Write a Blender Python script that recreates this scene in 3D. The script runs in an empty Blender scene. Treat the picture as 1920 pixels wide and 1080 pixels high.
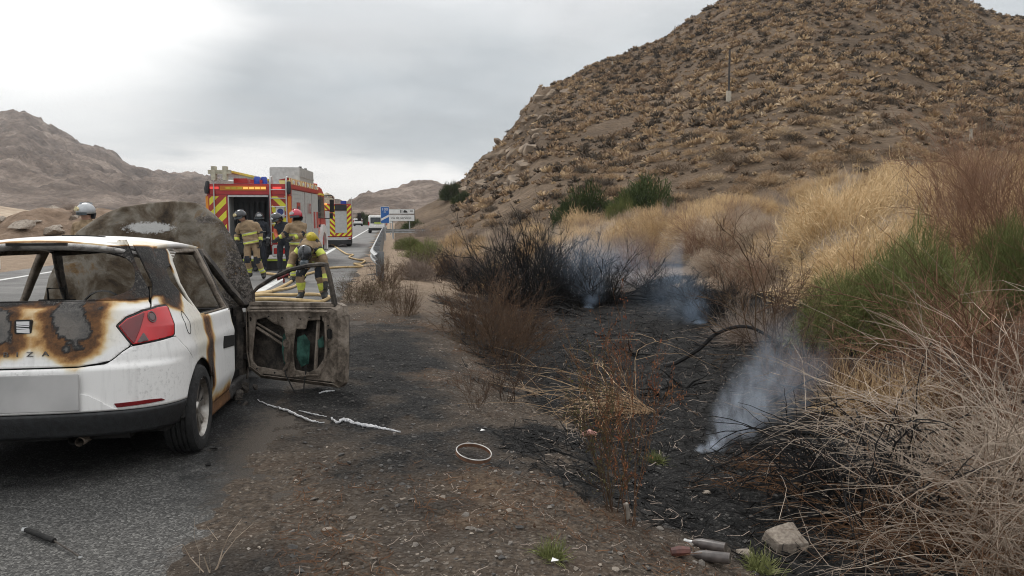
import bpy, bmesh, math, random
import numpy as np
from mathutils import Vector, Matrix, Euler
R = math.radians
rng = np.random.default_rng(7)
random.seed(7)
SC = bpy.context.scene
COL = SC.collection

# ------------------------------------------------------------------ camera
CAM_H = 1.6
PITCH = 5.16
cam_d = bpy.data.cameras.new('camera'); cam = bpy.data.objects.new('camera', cam_d); COL.objects.link(cam)
cam.location = (0, 0, CAM_H); cam.rotation_euler = (R(90 - PITCH), 0, 0)
cam_d.sensor_width = 36; cam_d.lens = 27.0; cam_d.clip_start = 0.05; cam_d.clip_end = 20000
SC.camera = cam

# ------------------------------------------------------------------ world: bright overcast
SUN_EL, SUN_AZ = 52, -35          # azimuth from +Y, negative = left of the view
W = bpy.data.worlds.new('World'); SC.world = W; W.use_nodes = True
nt = W.node_tree; nt.nodes.clear()
def wn(t, **k):
    n = nt.nodes.new(t)
    for a, b in k.items(): setattr(n, a, b)
    return n
L = nt.links.new
out = wn('ShaderNodeOutputWorld'); bg = wn('ShaderNodeBackground')
sky = wn('ShaderNodeTexSky', sky_type='NISHITA', sun_disc=False, sun_elevation=R(SUN_EL), sun_rotation=R(SUN_AZ), dust_density=3.0)
tc = wn('ShaderNodeTexCoord'); sep = wn('ShaderNodeSeparateXYZ'); L(tc.outputs['Generated'], sep.inputs[0])
mp = wn('ShaderNodeMapping'); mp.inputs['Scale'].default_value = (1.2, 1.2, 4.6); mp.inputs['Location'].default_value = (3.1, 0.4, 1.7)
L(tc.outputs['Generated'], mp.inputs[0])
n1 = wn('ShaderNodeTexNoise'); n1.inputs['Scale'].default_value = 1.9; n1.inputs['Detail'].default_value = 7; n1.inputs['Roughness'].default_value = .56
n1.inputs['Distortion'].default_value = .35
L(mp.outputs[0], n1.inputs['Vector'])
def mth(op, a, b=None, c=None):
    m = wn('ShaderNodeMath', operation=op)
    for i, v in enumerate((a, b, c)):
        if v is None: continue
        if isinstance(v, (int, float)): m.inputs[i].default_value = v
        else: L(v, m.inputs[i])
    return m.outputs[0]
nz = mth('SUBTRACT', n1.outputs['Fac'], .5)
warp = mth('MULTIPLY_ADD', nz, .36, sep.outputs['Z'])
cr = wn('ShaderNodeValToRGB'); L(warp, cr.inputs[0])
els = cr.color_ramp.elements
stops = [(0.0, (.80, .79, .775)), (.055, (.82, .81, .795)), (.10, (.52, .545, .56)), (.15, (.44, .475, .50)), (.21, (.56, .585, .60)),
         (.29, (.68, .69, .70)), (.5, (.98, .99, 1.0)), (1.0, (1.25, 1.26, 1.27))]
els[0].position, els[0].color = stops[0][0], (*stops[0][1], 1)
els[1].position, els[1].color = stops[-1][0], (*stops[-1][1], 1)
for p_, c_ in stops[1:-1]:
    e = els.new(p_); e.color = (*c_, 1)
# opening in the cloud where the sun stands behind it (upper left of the view)
dv = Vector((-.60, 1, .345)).normalized()
dot = wn('ShaderNodeVectorMath', operation='DOT_PRODUCT'); L(tc.outputs['Generated'], dot.inputs[0]); dot.inputs[1].default_value = dv
ang = mth('MULTIPLY_ADD', nz, .035, dot.outputs['Value'])
mr = wn('ShaderNodeMapRange'); mr.interpolation_type = 'SMOOTHSTEP'; L(ang, mr.inputs[0])
mr.inputs[1].default_value = .968; mr.inputs[2].default_value = .998
mx = wn('ShaderNodeMix', data_type='RGBA'); cl = wn('ShaderNodeVectorMath', operation='SCALE'); L(cr.outputs[0], cl.inputs[0])
n2 = wn('ShaderNodeTexNoise'); n2.inputs['Scale'].default_value = 3.4; n2.inputs['Detail'].default_value = 6; n2.inputs['Distortion'].default_value = .5; L(mp.outputs[0], n2.inputs['Vector'])
L(mth('MULTIPLY_ADD', mth('SUBTRACT', n2.outputs['Fac'], .5), .55, 1.0), cl.inputs['Scale'])
L(mr.outputs[0], mx.inputs[0]); L(cl.outputs[0], mx.inputs[6]); mx.inputs[7].default_value = (1.08, 1.07, 1.05, 1)
sk = wn('ShaderNodeVectorMath', operation='SCALE'); L(sky.outputs[0], sk.inputs[0]); sk.inputs['Scale'].default_value = .10
mx2 = wn('ShaderNodeMix', data_type='RGBA'); mx2.inputs[0].default_value = .96; L(sk.outputs[0], mx2.inputs[6]); L(mx.outputs[2], mx2.inputs[7])
L(mx2.outputs[2], bg.inputs[0]); bg.inputs[1].default_value = 1.0; L(bg.outputs[0], out.inputs[0])

sd = bpy.data.lights.new('sun', 'SUN'); sd.energy = 1.3; sd.angle = R(18); sd.color = (1, .96, .9)
so = bpy.data.objects.new('sun', sd); COL.objects.link(so)
_d = Vector((math.sin(R(SUN_AZ)) * math.cos(R(SUN_EL)), math.cos(R(SUN_AZ)) * math.cos(R(SUN_EL)), math.sin(R(SUN_EL))))
so.rotation_euler = _d.to_track_quat('Z', 'Y').to_euler(); so.location = (-20, 30, 40)

vs = SC.view_settings
vs.view_transform = 'Standard'; vs.look = 'None'; vs.exposure = 0.25; vs.gamma = 1.0; vs.use_curve_mapping = False
SC.cycles.max_bounces = 5; SC.cycles.diffuse_bounces = 2; SC.cycles.glossy_bounces = 2; SC.cycles.transmission_bounces = 4
SC.cycles.volume_bounces = 0; SC.cycles.transparent_max_bounces = 8
SC.cycles.volume_step_rate = 2.0; SC.cycles.volume_max_steps = 96
SC.cycles.use_adaptive_sampling = True; SC.cycles.adaptive_threshold = .012; SC.cycles.filter_width = 1.05
SC.cycles.use_denoising = True

# ------------------------------------------------------------------ helpers
def tag(o, label=None, cat=None, group=None, kind=None):
    if label: o['label'] = label
    if cat: o['category'] = cat
    if group: o['group'] = group
    if kind: o['kind'] = kind
    return o
def empty(name, loc=(0, 0, 0), rot=(0, 0, 0), parent=None):
    o = bpy.data.objects.new(name, None); COL.objects.link(o); o.location = loc; o.rotation_euler = rot
    o.empty_display_size = .2
    if parent: o.parent = parent
    return o
def link(name, me, parent=None, loc=None, rot=None):
    o = bpy.data.objects.new(name, me); COL.objects.link(o)
    if parent: o.parent = parent
    if loc is not None: o.location = loc
    if rot is not None: o.rotation_euler = rot
    return o
def np_mesh(name, V, F, mats, smooth=False, midx=None, attrs=None):
    """V (n,3) array, F (m,k) int array of equal sided faces"""
    V = np.asarray(V, dtype=np.float32); F = np.asarray(F, dtype=np.int32)
    me = bpy.data.meshes.new(name)
    me.vertices.add(len(V)); me.vertices.foreach_set('co', V.ravel())
    k = F.shape[1]
    me.loops.add(F.size); me.loops.foreach_set('vertex_index', F.ravel())
    me.polygons.add(len(F)); me.polygons.foreach_set('loop_start', np.arange(0, F.size, k, dtype=np.int32))
    if midx is not None: me.polygons.foreach_set('material_index', np.asarray(midx, dtype=np.int32))
    me.polygons.foreach_set('use_smooth', np.full(len(F), bool(smooth)))
    for m in (mats if isinstance(mats, (list, tuple)) else [mats]): me.materials.append(m)
    for nm, arr in (attrs or {}).items():
        a = me.attributes.new(nm, 'FLOAT', 'POINT'); a.data.foreach_set('value', np.asarray(arr, dtype=np.float32).ravel())
    me.update(calc_edges=True); me.validate()
    return me

class MB:
    """mesh builder: boxes, cylinders, tubes, polygons with material slots"""
    def __init__(s): s.v = []; s.f = []; s.m = []
    def add(s, vs, fs, m=0):
        b = len(s.v); s.v += [tuple(v) for v in vs]; s.f += [tuple(b + i for i in f) for f in fs]; s.m += [m] * len(fs)
        return s
    def box(s, lo, hi, m=0, rot=None, piv=None):
        x0, y0, z0 = lo; x1, y1, z1 = hi
        vs = [Vector(p) for p in ((x0,y0,z0),(x1,y0,z0),(x1,y1,z0),(x0,y1,z0),(x0,y0,z1),(x1,y0,z1),(x1,y1,z1),(x0,y1,z1))]
        if rot is not None:
            pv = Vector(piv) if piv else (vs[0] + vs[6]) / 2
            M = Euler(rot).to_matrix(); vs = [M @ (v - pv) + pv for v in vs]
        return s.add(vs, [(0,3,2,1),(4,5,6,7),(0,1,5,4),(1,2,6,5),(2,3,7,6),(3,0,4,7)], m)
    def tube(s, pts, rad, n=8, m=0, caps=True):
        pts = [Vector(p) for p in pts]; k = len(pts)
        if isinstance(rad, (int, float)): rad = [rad] * k
        rings = []; up = None
        for i in range(k):
            t = (pts[min(i+1, k-1)] - pts[max(i-1, 0)]).normalized()
            if up is None: up = Vector((0,0,1)) if abs(t.z) < .9 else Vector((1,0,0))
            a = t.cross(up).normalized(); b = a.cross(t).normalized(); up = b
            rings.append([pts[i] + (a * math.cos(2*math.pi*j/n) + b * math.sin(2*math.pi*j/n)) * rad[i] for j in range(n)])
        vs = [v for r in rings for v in r]; fs = []
        for i in range(k - 1):
            for j in range(n):
                fs.append((i*n+j, i*n+(j+1)%n, (i+1)*n+(j+1)%n, (i+1)*n+j))
        if caps: fs.append(tuple(reversed(range(n)))); fs.append(tuple((k-1)*n+j for j in range(n)))
        return s.add(vs, fs, m)
    def lathe(s, prof, axis='x', c=(0,0,0), n=24, m=0, a0=0, a1=2*math.pi):
        """prof: list of (axial, radius)"""
        vs = []; full = abs(a1 - a0 - 2*math.pi) < 1e-6; nn = n if full else n + 1
        for (ax, r) in prof:
            for j in range(nn):
                a = a0 + (a1 - a0) * j / n; u, w = r*math.cos(a), r*math.sin(a)
                p = {'x': (ax, u, w), 'y': (w, ax, u), 'z': (u, w, ax)}[axis]
                vs.append((p[0]+c[0], p[1]+c[1], p[2]+c[2]))
        fs = []
        for i in range(len(prof) - 1):
            for j in range(n if full else n):
                j2 = (j+1) % nn if full else j+1
                fs.append((i*nn+j, i*nn+j2, (i+1)*nn+j2, (i+1)*nn+j))
        return s.add(vs, fs, m)
    def prism(s, poly, lo, hi, axis='y', m=0):
        """extrude a 2D polygon along an axis"""
        def P(a, b, h): return {'y': (a, h, b), 'x': (h, a, b), 'z': (a, b, h)}[axis]
        n = len(poly); vs = [P(a, b, lo) for a, b in poly] + [P(a, b, hi) for a, b in poly]
        fs = [tuple(range(n)), tuple(reversed(range(n, 2*n)))] + [(i, i+n, (i+1)%n+n, (i+1)%n) for i in range(n)]
        return s.add(vs, fs, m)
    def mesh(s, name, mats, smooth=False, bevel=0, fixn=True):
        me = bpy.data.meshes.new(name); me.from_pydata(s.v, [], s.f)
        for m in (mats if isinstance(mats, (list, tuple)) else [mats]): me.materials.append(m)
        me.polygons.foreach_set('material_index', s.m)
        bm = bmesh.new(); bm.from_mesh(me)
        if fixn: bmesh.ops.recalc_face_normals(bm, faces=bm.faces)
        if bevel: bmesh.ops.bevel(bm, geom=[e for e in bm.edges if e.is_manifold and e.calc_face_angle(0) > .6], offset=bevel, segments=2, affect='EDGES', clamp_overlap=True)
        bm.to_mesh(me); bm.free()
        me.polygons.foreach_set('use_smooth', [bool(smooth)] * len(me.polygons))
        if smooth: me.set_sharp_from_angle(angle=R(38))
        me.update(); return me
    def build(s, name, mats, parent=None, smooth=False, bevel=0, loc=None, rot=None):
        return link(name, s.mesh(name, mats, smooth, bevel), parent, loc, rot)

# vector noise in numpy
def _hash(ix, iy, s):
    h = (ix.astype(np.int64) * 374761393 + iy.astype(np.int64) * 668265263 + s * 1442695041) & 0xffffffff
    h = ((h ^ (h >> 13)) * 1274126177) & 0xffffffff
    return ((h ^ (h >> 16)) & 0xffff) / 65535.0
def vnoise(x, y, s=0):
    x = np.asarray(x, float); y = np.asarray(y, float)
    ix = np.floor(x); iy = np.floor(y); fx = x - ix; fy = y - iy
    fx = fx*fx*(3-2*fx); fy = fy*fy*(3-2*fy)
    a = _hash(ix, iy, s); b = _hash(ix+1, iy, s); c = _hash(ix, iy+1, s); d = _hash(ix+1, iy+1, s)
    return (a*(1-fx)+b*fx)*(1-fy) + (c*(1-fx)+d*fx)*fy
def fbm(x, y, o=4, s=0, g=.5):
    t = 0; a = 1; n = 0
    for i in range(o):
        t = t + a * vnoise(np.asarray(x) * 2**i + 17.3*i, np.asarray(y) * 2**i - 9.1*i, s + i); n += a; a *= g
    return t / n - .5
def sstep(a, b, x):
    t = np.clip((np.asarray(x, float) - a) / (b - a), 0, 1); return t*t*(3-2*t)

# ------------------------------------------------------------------ materials
def M_(name, col, col2=None, scale=8, rough=.8, bump=0, bscale=None, metal=0, detail=4, ramp=(.35, .65), spec=.5, coat=0, obj=True):
    m = bpy.data.materials.new(name); m.use_nodes = True; t = m.node_tree; b = t.nodes['Principled BSDF']
    b.inputs['Base Color'].default_value = (*col, 1); b.inputs['Roughness'].default_value = rough; b.inputs['Metallic'].default_value = metal
    b.inputs['Specular IOR Level'].default_value = spec; b.inputs['Coat Weight'].default_value = coat
    tcn = t.nodes.new('ShaderNodeTexCoord'); src = tcn.outputs['Object']
    if not obj:
        g = t.nodes.new('ShaderNodeNewGeometry'); src = g.outputs['Position']
    if col2 is None: col2 = tuple(c * .78 for c in col)
    n = t.nodes.new('ShaderNodeTexNoise'); n.inputs['Scale'].default_value = scale; n.inputs['Detail'].default_value = detail
    t.links.new(src, n.inputs['Vector'])
    r = t.nodes.new('ShaderNodeValToRGB'); r.color_ramp.elements[0].position = ramp[0]; r.color_ramp.elements[1].position = ramp[1]
    r.color_ramp.elements[0].color = (*col2, 1); r.color_ramp.elements[1].color = (*col, 1)
    t.links.new(n.outputs['Fac'], r.inputs[0]); t.links.new(r.outputs[0], b.inputs['Base Color'])
    if bump:
        n2 = t.nodes.new('ShaderNodeTexNoise'); n2.inputs['Scale'].default_value = bscale or scale*3; n2.inputs['Detail'].default_value = 4
        t.links.new(src, n2.inputs['Vector'])
        bp = t.nodes.new('ShaderNodeBump'); bp.inputs['Strength'].default_value = min(1, bump); bp.inputs['Distance'].default_value = .02
        t.links.new(n2.outputs['Fac'], bp.inputs['Height']); t.links.new(bp.outputs[0], b.inputs['Normal'])
    return m
def emis(name, col, s):
    m = bpy.data.materials.new(name); m.use_nodes = True; b = m.node_tree.nodes['Principled BSDF']
    b.inputs['Base Color'].default_value = (*col, 1); b.inputs['Emission Color'].default_value = (*col, 1); b.inputs['Emission Strength'].default_value = s
    return m
class NT:
    """small node-graph helper for the larger materials"""
    def __init__(s, name):
        s.m = bpy.data.materials.new(name); s.m.use_nodes = True; s.t = s.m.node_tree; s.b = s.t.nodes['Principled BSDF']
        s.tc = s.t.nodes.new('ShaderNodeTexCoord'); s.geo = s.t.nodes.new('ShaderNodeNewGeometry')
        s.pos = s.geo.outputs['Position']; s.obj = s.tc.outputs['Object']
    def n(s, t, **k):
        n = s.t.nodes.new(t)
        for a, b in k.items(): setattr(n, a, b)
        return n
    def l(s, a, b): s.t.links.new(a, b)
    def noise(s, vec, scale, detail=4, rough=.5, dist=0):
        n = s.n('ShaderNodeTexNoise'); n.inputs['Scale'].default_value = scale; n.inputs['Detail'].default_value = detail
        n.inputs['Roughness'].default_value = rough; n.inputs['Distortion'].default_value = dist; s.l(vec, n.inputs['Vector']); return n.outputs['Fac']
    def voro(s, vec, scale, feature='F1', out='Distance', rand=1):
        n = s.n('ShaderNodeTexVoronoi', feature=feature); n.inputs['Scale'].default_value = scale; n.inputs['Randomness'].default_value = rand
        s.l(vec, n.inputs['Vector']); return n.outputs[out]
    def math(s, op, a, b=None, c=None, clamp=False):
        n = s.n('ShaderNodeMath', operation=op, use_clamp=clamp)
        for i, v in enumerate((a, b, c)):
            if v is None: continue
            if isinstance(v, (int, float)): n.inputs[i].default_value = v
            else: s.l(v, n.inputs[i])
        return n.outputs[0]
    def ramp(s, fac, stops, interp='LINEAR'):
        n = s.n('ShaderNodeValToRGB'); s.l(fac, n.inputs[0]); e = n.color_ramp.elements; n.color_ramp.interpolation = interp
        e[0].position = stops[0][0]; e[0].color = (*stops[0][1], 1); e[1].position = stops[-1][0]; e[1].color = (*stops[-1][1], 1)
        for p, c in stops[1:-1]:
            q = e.new(p); q.color = (*c, 1)
        return n.outputs[0]
    def rng(s, v, a, b, c=0, d=1):
        n = s.n('ShaderNodeMapRange'); s.l(v, n.inputs[0])
        for i, q in enumerate((a, b, c, d)): n.inputs[i+1].default_value = q
        return n.outputs[0]
    def mix(s, f, a, b):
        n = s.n('ShaderNodeMix', data_type='RGBA')
        for i, v in ((0, f), (6, a), (7, b)):
            if isinstance(v, (int, float)): n.inputs[i].default_value = v
            elif isinstance(v, tuple): n.inputs[i].default_value = (*v, 1)
            else: s.l(v, n.inputs[i])
        return n.outputs[2]
    def attr(s, name):
        n = s.n('ShaderNodeAttribute'); n.attribute_name = name; return n.outputs['Fac']
    def bump(s, h, strength, dist=.02, prev=None):
        n = s.n('ShaderNodeBump'); n.inputs['Strength'].default_value = strength; n.inputs['Distance'].default_value = dist; s.l(h, n.inputs['Height'])
        if prev is not None: s.l(prev, n.inputs['Normal'])
        return n.outputs[0]
    def fin(s, col=None, rough=None, normal=None, spec=None, metal=None):
        for nm, v in (('Base Color', col), ('Roughness', rough), ('Normal', normal), ('Specular IOR Level', spec), ('Metallic', metal)):
            if v is None: continue
            if isinstance(v, (int, float)): s.b.inputs[nm].default_value = v
            elif isinstance(v, tuple): s.b.inputs[nm].default_value = (*v, 1)
            else: s.l(v, s.b.inputs[nm])
        return s.m
# ------------------------------------------------------------------ terrain
RD = R(9.2)                              # the road runs 9.2 degrees to the left of the view
rf = np.array((-math.sin(RD), math.cos(RD))); rn = np.array((math.cos(RD), math.sin(RD)))
def road_q(X, Y): return X*rn[0] + Y*rn[1]     # metres to the right of the camera's line along the road
def road_p(X, Y): return X*rf[0] + Y*rf[1]
def road_xy(q, p): return (q*rn[0] + p*rf[0], q*rn[1] + p*rf[1])
Q_EDGE, Q_LINE, Q_LEFT = -.85, -2.82, -10.0
def gz(X, Y, fine=False):
    X = np.asarray(X, float); Y = np.asarray(Y, float)
    q = road_q(X, Y); p = road_p(X, Y)
    w = fbm(X*.25, Y*.25, 3, 11) * .9
    qq = q + w
    z = -.42 * sstep(.5, 2.3, qq) + 1.25 * sstep(4.3, 12, qq) + 1.5 * sstep(11, 24, qq) + .055 * np.clip(qq - 16, 0, 60)
    z = z * sstep(70, 45, p) + (1-sstep(70, 45, p)) * np.clip(q - 4, 0, 40) * .02
    amp = sstep(Q_EDGE + .05, Q_EDGE + .8, q)
    z = z + amp * (fbm(X*.8, Y*.8, 3, 3) * .12 + fbm(X*3, Y*3, 3, 5) * .05)
    z = z + (.020 + .085*fbm(X*1.7, Y*1.7, 4, 15) + .05*fbm(X*9, Y*9, 3, 16)) * sstep(Q_EDGE - .55, Q_EDGE + .40, q) * sstep(Q_EDGE + 1.6, Q_EDGE + .2, q) - .035*sstep(Q_EDGE + .2, Q_EDGE - .55, q)
    z = z + .25 * sstep(-12.5, -18, q) * (1 + fbm(X*.1, Y*.1, 3, 8))
    z = np.where((q < Q_EDGE - .75) & (q > -12), -.035, z)
    if fine:
        z = z + amp * (np.maximum(fbm(X*11, Y*11, 2, 21), 0) * .035 + np.maximum(fbm(X*24, Y*24, 2, 31), -.1) * .018)
    return z
def gz1(x, y): return float(gz(np.array([x]), np.array([y]))[0])

def growing(a, b, step, lim, g=1.12):
    core = list(np.arange(a, b, step)); hi = [b]; s = step
    while hi[-1] < lim: s *= g; hi.append(hi[-1] + s)
    return core + hi
gx_r = growing(-2.4, 4.6, .03, 3000); s = .03; lo = [-2.4]
while lo[-1] > -3000: s *= 1.13; lo.append(lo[-1] - s)
GX = np.array(lo[:0:-1] + gx_r); GY = growing(2.6, 9.5, .03, 4000, 1.035); s = .03; lo = [2.6]
while lo[-1] > -200: s *= 1.3; lo.append(lo[-1] - s)
GY = np.array(lo[:0:-1] + GY)
XX, YY = np.meshgrid(GX, GY)
ZZ = gz(XX, YY, True)
q_ = road_q(XX, YY)
# burnt ground: where the fire went, with an uneven edge
def burn_at(X, Y):
    q = road_q(X, Y); n = fbm(X*.7, Y*.7, 4, 41); n2 = fbm(X*2.6, Y*2.6, 3, 43)
    bowl = np.clip(1 - np.maximum(np.abs(q - 4.3) / 3.4, np.abs(Y - 12.4) / 8.6) + n*.75 + n2*.25, 0, 1)
    bowl = sstep(.0, .22, bowl)
    ash = np.clip(1 - np.sqrt(((q + .35) / 1.75)**2 + ((Y - 7.6) / 6.6)**2) + n*1.0 + n2*.7, 0, 1)
    ash = sstep(.0, 1.0, ash*1.15)
    near = sstep(.1, .5, np.clip(1 - np.sqrt(((q - 2.9) / 1.3)**2 + ((Y - 4.6) / 1.3)**2) + n*.9 + n2*.5, 0, 1)) * .9
    return np.maximum(np.maximum(bowl, ash*.92), near)
BURN = burn_at(XX, YY)
nx, ny = len(GX), len(GY)
ii = np.arange(nx*ny).reshape(ny, nx)
F = np.stack((ii[:-1,:-1], ii[:-1,1:], ii[1:,1:], ii[1:,:-1]), -1).reshape(-1, 4)

g = NT('dirt_and_ash')
burn = g.attr('burn'); litter = g.attr('litter')
nA = g.noise(g.pos, 3.2, 5, .6); nB = g.noise(g.pos, 22, 5, .65); nC = g.noise(g.pos, 90, 3, .6)
v1 = g.voro(g.pos, 62, out='Color'); v2 = g.voro(g.pos, 75, out='Color')
sepc = g.n('ShaderNodeSeparateColor'); g.l(v1, sepc.inputs[0]); sep2 = g.n('ShaderNodeSeparateColor'); g.l(v2, sep2.inputs[0])
soil = g.ramp(nB, [(.3, (.026, .020, .015)), (.5, (.066, .050, .037)), (.72, (.135, .104, .077))])
soil = g.mix(g.math('MULTIPLY', g.rng(sepc.outputs[0], .66, .97), .6), soil, g.ramp(sepc.outputs[1], [(0, (.06, .054, .048)), (.6, (.14, .12, .10)), (1, (.27, .235, .195))]))
soil = g.mix(g.rng(nA, .52, .66, 0, .28), soil, (.095, .060, .038))
soil = g.mix(litter, soil, g.ramp(nB, [(.3, (.036, .023, .016)), (.5, (.11, .070, .042)), (.75, (.21, .150, .098))]))
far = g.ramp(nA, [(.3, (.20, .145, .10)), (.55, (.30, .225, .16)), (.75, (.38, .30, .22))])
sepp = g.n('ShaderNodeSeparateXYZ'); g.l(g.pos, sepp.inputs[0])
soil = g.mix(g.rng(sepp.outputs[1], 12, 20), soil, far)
ashc = g.ramp(nC, [(.3, (.004, .004, .004)), (.55, (.012, .0115, .011)), (.75, (.042, .040, .038))])
ashc = g.mix(g.math('MULTIPLY', g.rng(sep2.outputs[0], .8, .97), .5), ashc, (.09, .085, .08))
bf = g.math('ADD', burn, g.math('MULTIPLY', g.math('SUBTRACT', nB, .5), 1.1))
bf = g.math('ADD', bf, g.math('MULTIPLY', g.math('SUBTRACT', nA, .5), .7))
bf = g.rng(bf, .15, .75)
colr = g.mix(bf, soil, ashc)
hgt = g.math('ADD', g.math('MULTIPLY', nB, .6), g.math('MULTIPLY', nC, .5))
hgt = g.math('ADD', hgt, g.math('MULTIPLY', g.voro(g.pos, 40), -.8))
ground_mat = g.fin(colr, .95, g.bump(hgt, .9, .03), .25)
ln = fbm(XX*.9, YY*.9, 3, 61) + fbm(XX*3.5, YY*3.5, 3, 62)*.6
LIT = sstep(.06, .30, ln) * sstep(-.7, .2, q_) * sstep(40, 20, YY) * .65
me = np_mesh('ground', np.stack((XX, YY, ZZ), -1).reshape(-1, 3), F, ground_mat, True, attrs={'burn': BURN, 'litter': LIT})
tag(link('ground', me), kind='structure')

# ------------------------------------------------------------------ road
a = NT('asphalt')
nA = a.noise(a.pos, 1.1, 4, .6); nB = a.noise(a.pos, 120, 3, .7); va = a.voro(a.pos, 95, out='Color'); sepa = a.n('ShaderNodeSeparateColor'); a.l(va, sepa.inputs[0])
sepp = a.n('ShaderNodeSeparateXYZ'); a.l(a.pos, sepp.inputs[0])
agg = a.ramp(sepa.outputs[0], [(0, (.040, .039, .037)), (.45, (.083, .081, .076)), (.8, (.140, .136, .128)), (1, (.25, .243, .228))])
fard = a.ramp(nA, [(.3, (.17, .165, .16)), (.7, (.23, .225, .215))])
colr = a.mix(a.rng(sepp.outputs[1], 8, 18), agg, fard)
colr = a.mix(a.rng(nA, .35, .65, .25, 0), colr, (.04, .04, .04))
soot = a.attr('soot')
sf = a.math('ADD', soot, a.math('MULTIPLY', a.math('SUBTRACT', a.noise(a.pos, 7, 5, .65), .5), .7))
colr = a.mix(a.rng(sf, .3, .75), colr, a.mix(a.rng(sepa.outputs[1], .75, 1), (.010, .010, .010), (.07, .07, .07)))
dirt_ = a.math('ADD', a.attr('dirt'), a.math('MULTIPLY', a.math('SUBTRACT', a.noise(a.pos, 16, 5, .7), .5), 1.2))
colr = a.mix(a.rng(dirt_, .35, .85), colr, a.ramp(nB, [(.35, (.030, .025, .021)), (.6, (.085, .070, .056)), (.75, (.15, .125, .10))]))
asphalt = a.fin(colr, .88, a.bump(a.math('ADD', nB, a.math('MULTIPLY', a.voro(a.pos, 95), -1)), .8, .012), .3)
PL = np.unique(np.concatenate((np.linspace(-40, 2, 30), np.linspace(2, 14, 160), np.linspace(14, 40, 60), np.geomspace(40, 900, 60))))
QL = np.concatenate((np.linspace(-11.4, -5, 14), np.linspace(-4.9, Q_EDGE + .6, 90)))
PP, QQ = np.meshgrid(PL, QL, indexing='ij')
edge = 0
Xr, Yr = (QQ+edge)*rn[0] + PP*rf[0], (QQ+edge)*rn[1] + PP*rf[1]
Zr = np.where(QQ > Q_EDGE + .5, -.08, .0) + 0*Xr
soot_r = sstep(0, .7, 1.25 - np.sqrt(((QQ + 1.2)/1.7)**2 + ((PP - 8.2)/3.6)**2) + fbm(Xr*1.2, Yr*1.2, 3, 77)*.8)
soot_r = np.maximum(soot_r, .8*sstep(0, .6, 1.1 - np.sqrt(((QQ + 2.4)/1.3)**2 + ((PP - 6.6)/2.6)**2)))
i2 = np.arange(PP.size).reshape(PP.shape)
F = np.stack((i2[:-1,:-1], i2[:-1,1:], i2[1:,1:], i2[1:,:-1]), -1).reshape(-1, 4)
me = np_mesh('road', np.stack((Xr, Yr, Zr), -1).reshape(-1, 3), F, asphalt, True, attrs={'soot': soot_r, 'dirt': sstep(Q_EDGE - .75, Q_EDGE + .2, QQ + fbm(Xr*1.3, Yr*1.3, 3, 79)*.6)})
tag(link('road', me), kind='structure')
white_paint = M_('road_paint', (.62, .62, .60), (.34, .34, .33), 5, .8, detail=8, ramp=(.3, .6), obj=False)
def strip(name, q0, q1, p0, p1, n=40):
    P = np.linspace(p0, p1, n); V = []
    for p in P:
        for q in (q0, q1):
            x, y = road_xy(q, p); V.append((x, y, .005))
    F = [(2*i, 2*i+1, 2*i+3, 2*i+2) for i in range(n-1)]
    return tag(link(name, np_mesh(name, V, F, white_paint)), kind='structure')
strip('road_marking', Q_LINE - .08, Q_LINE + .12, 9.5, 800)
strip('road_marking', Q_LEFT - .1, Q_LEFT + .1, -20, 800)
for k in range(9):
    strip('road_marking', (Q_LINE+Q_LEFT)/2 - .06, (Q_LINE+Q_LEFT)/2 + .06, 14 + k*17, 19.5 + k*17, 2)

# ------------------------------------------------------------------ hills
def px_el(x, y):
    """direction of a pixel of the photograph: (X/Y, Z/Y)"""
    c, s_ = math.cos(R(PITCH)), math.sin(R(PITCH)); u = (x-960)/1440; v = (540-y)/1440
    d = (u, c + v*s_, -s_ + v*c); return d[0]/d[1], d[2]/d[1]
def hill_mesh(name, sil, Y0, Y1, Yb, nt_, ny_, mat, namp, nscale, seed, prof, base=None, back=.5, rough_edge=None, ridged=0):
    pts = [px_el(x, y) for x, y in sil]
    T = np.linspace(pts[0][0], pts[-1][0], nt_); E = np.interp(T, [p[0] for p in pts], [p[1] for p in pts])
    D = np.concatenate((np.linspace(Y0, Y1, ny_), np.linspace(Y1, Yb, ny_//4)[1:]))
    TT, DD = np.meshgrid(T, D)
    EE = np.broadcast_to(E, TT.shape)
    crest = CAM_H + Y1 * EE
    f = np.clip((DD - Y0) / (Y1 - Y0), 0, 1)
    X = TT * DD
    b0 = gz(X, DD) if base is None else base
    # the crest height is reached at Y1; the profile is steep low down, rounded on top
    h = b0 + (crest - b0) * prof(f)
    fall = np.clip((DD - Y1) / (Yb - Y1), 0, 1)
    h = h * (1 - fall**1.5) - 2*fall
    k = np.clip(f * 3, 0, 1) * np.clip(crest / 6, 0, 1)
    h = h + k * namp * (fbm(X/nscale, DD/nscale, 6, seed, .58) * 1.0 + fbm(X/nscale*5, DD/nscale*5, 3, seed+9) * .3)
    if ridged: h = h + k * ridged * (.35 - np.abs(fbm(X/70 + 5, DD/110, 5, seed+31, .6)) * 2.2) + k * ridged * .22 * fbm(X/9, DD/14, 3, seed+37)
    if rough_edge is not None: h = h + rough_edge(X, DD, TT)
    ii = np.arange(TT.size).reshape(TT.shape)
    F = np.stack((ii[:-1,:-1], ii[:-1,1:], ii[1:,1:], ii[1:,:-1]), -1).reshape(-1, 4)
    me = np_mesh(name, np.stack((X, DD, h), -1).reshape(-1, 3), F, mat, True)
    o = tag(link(name, me), kind='structure')
    return o, (T, D, h, X, DD)
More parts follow.
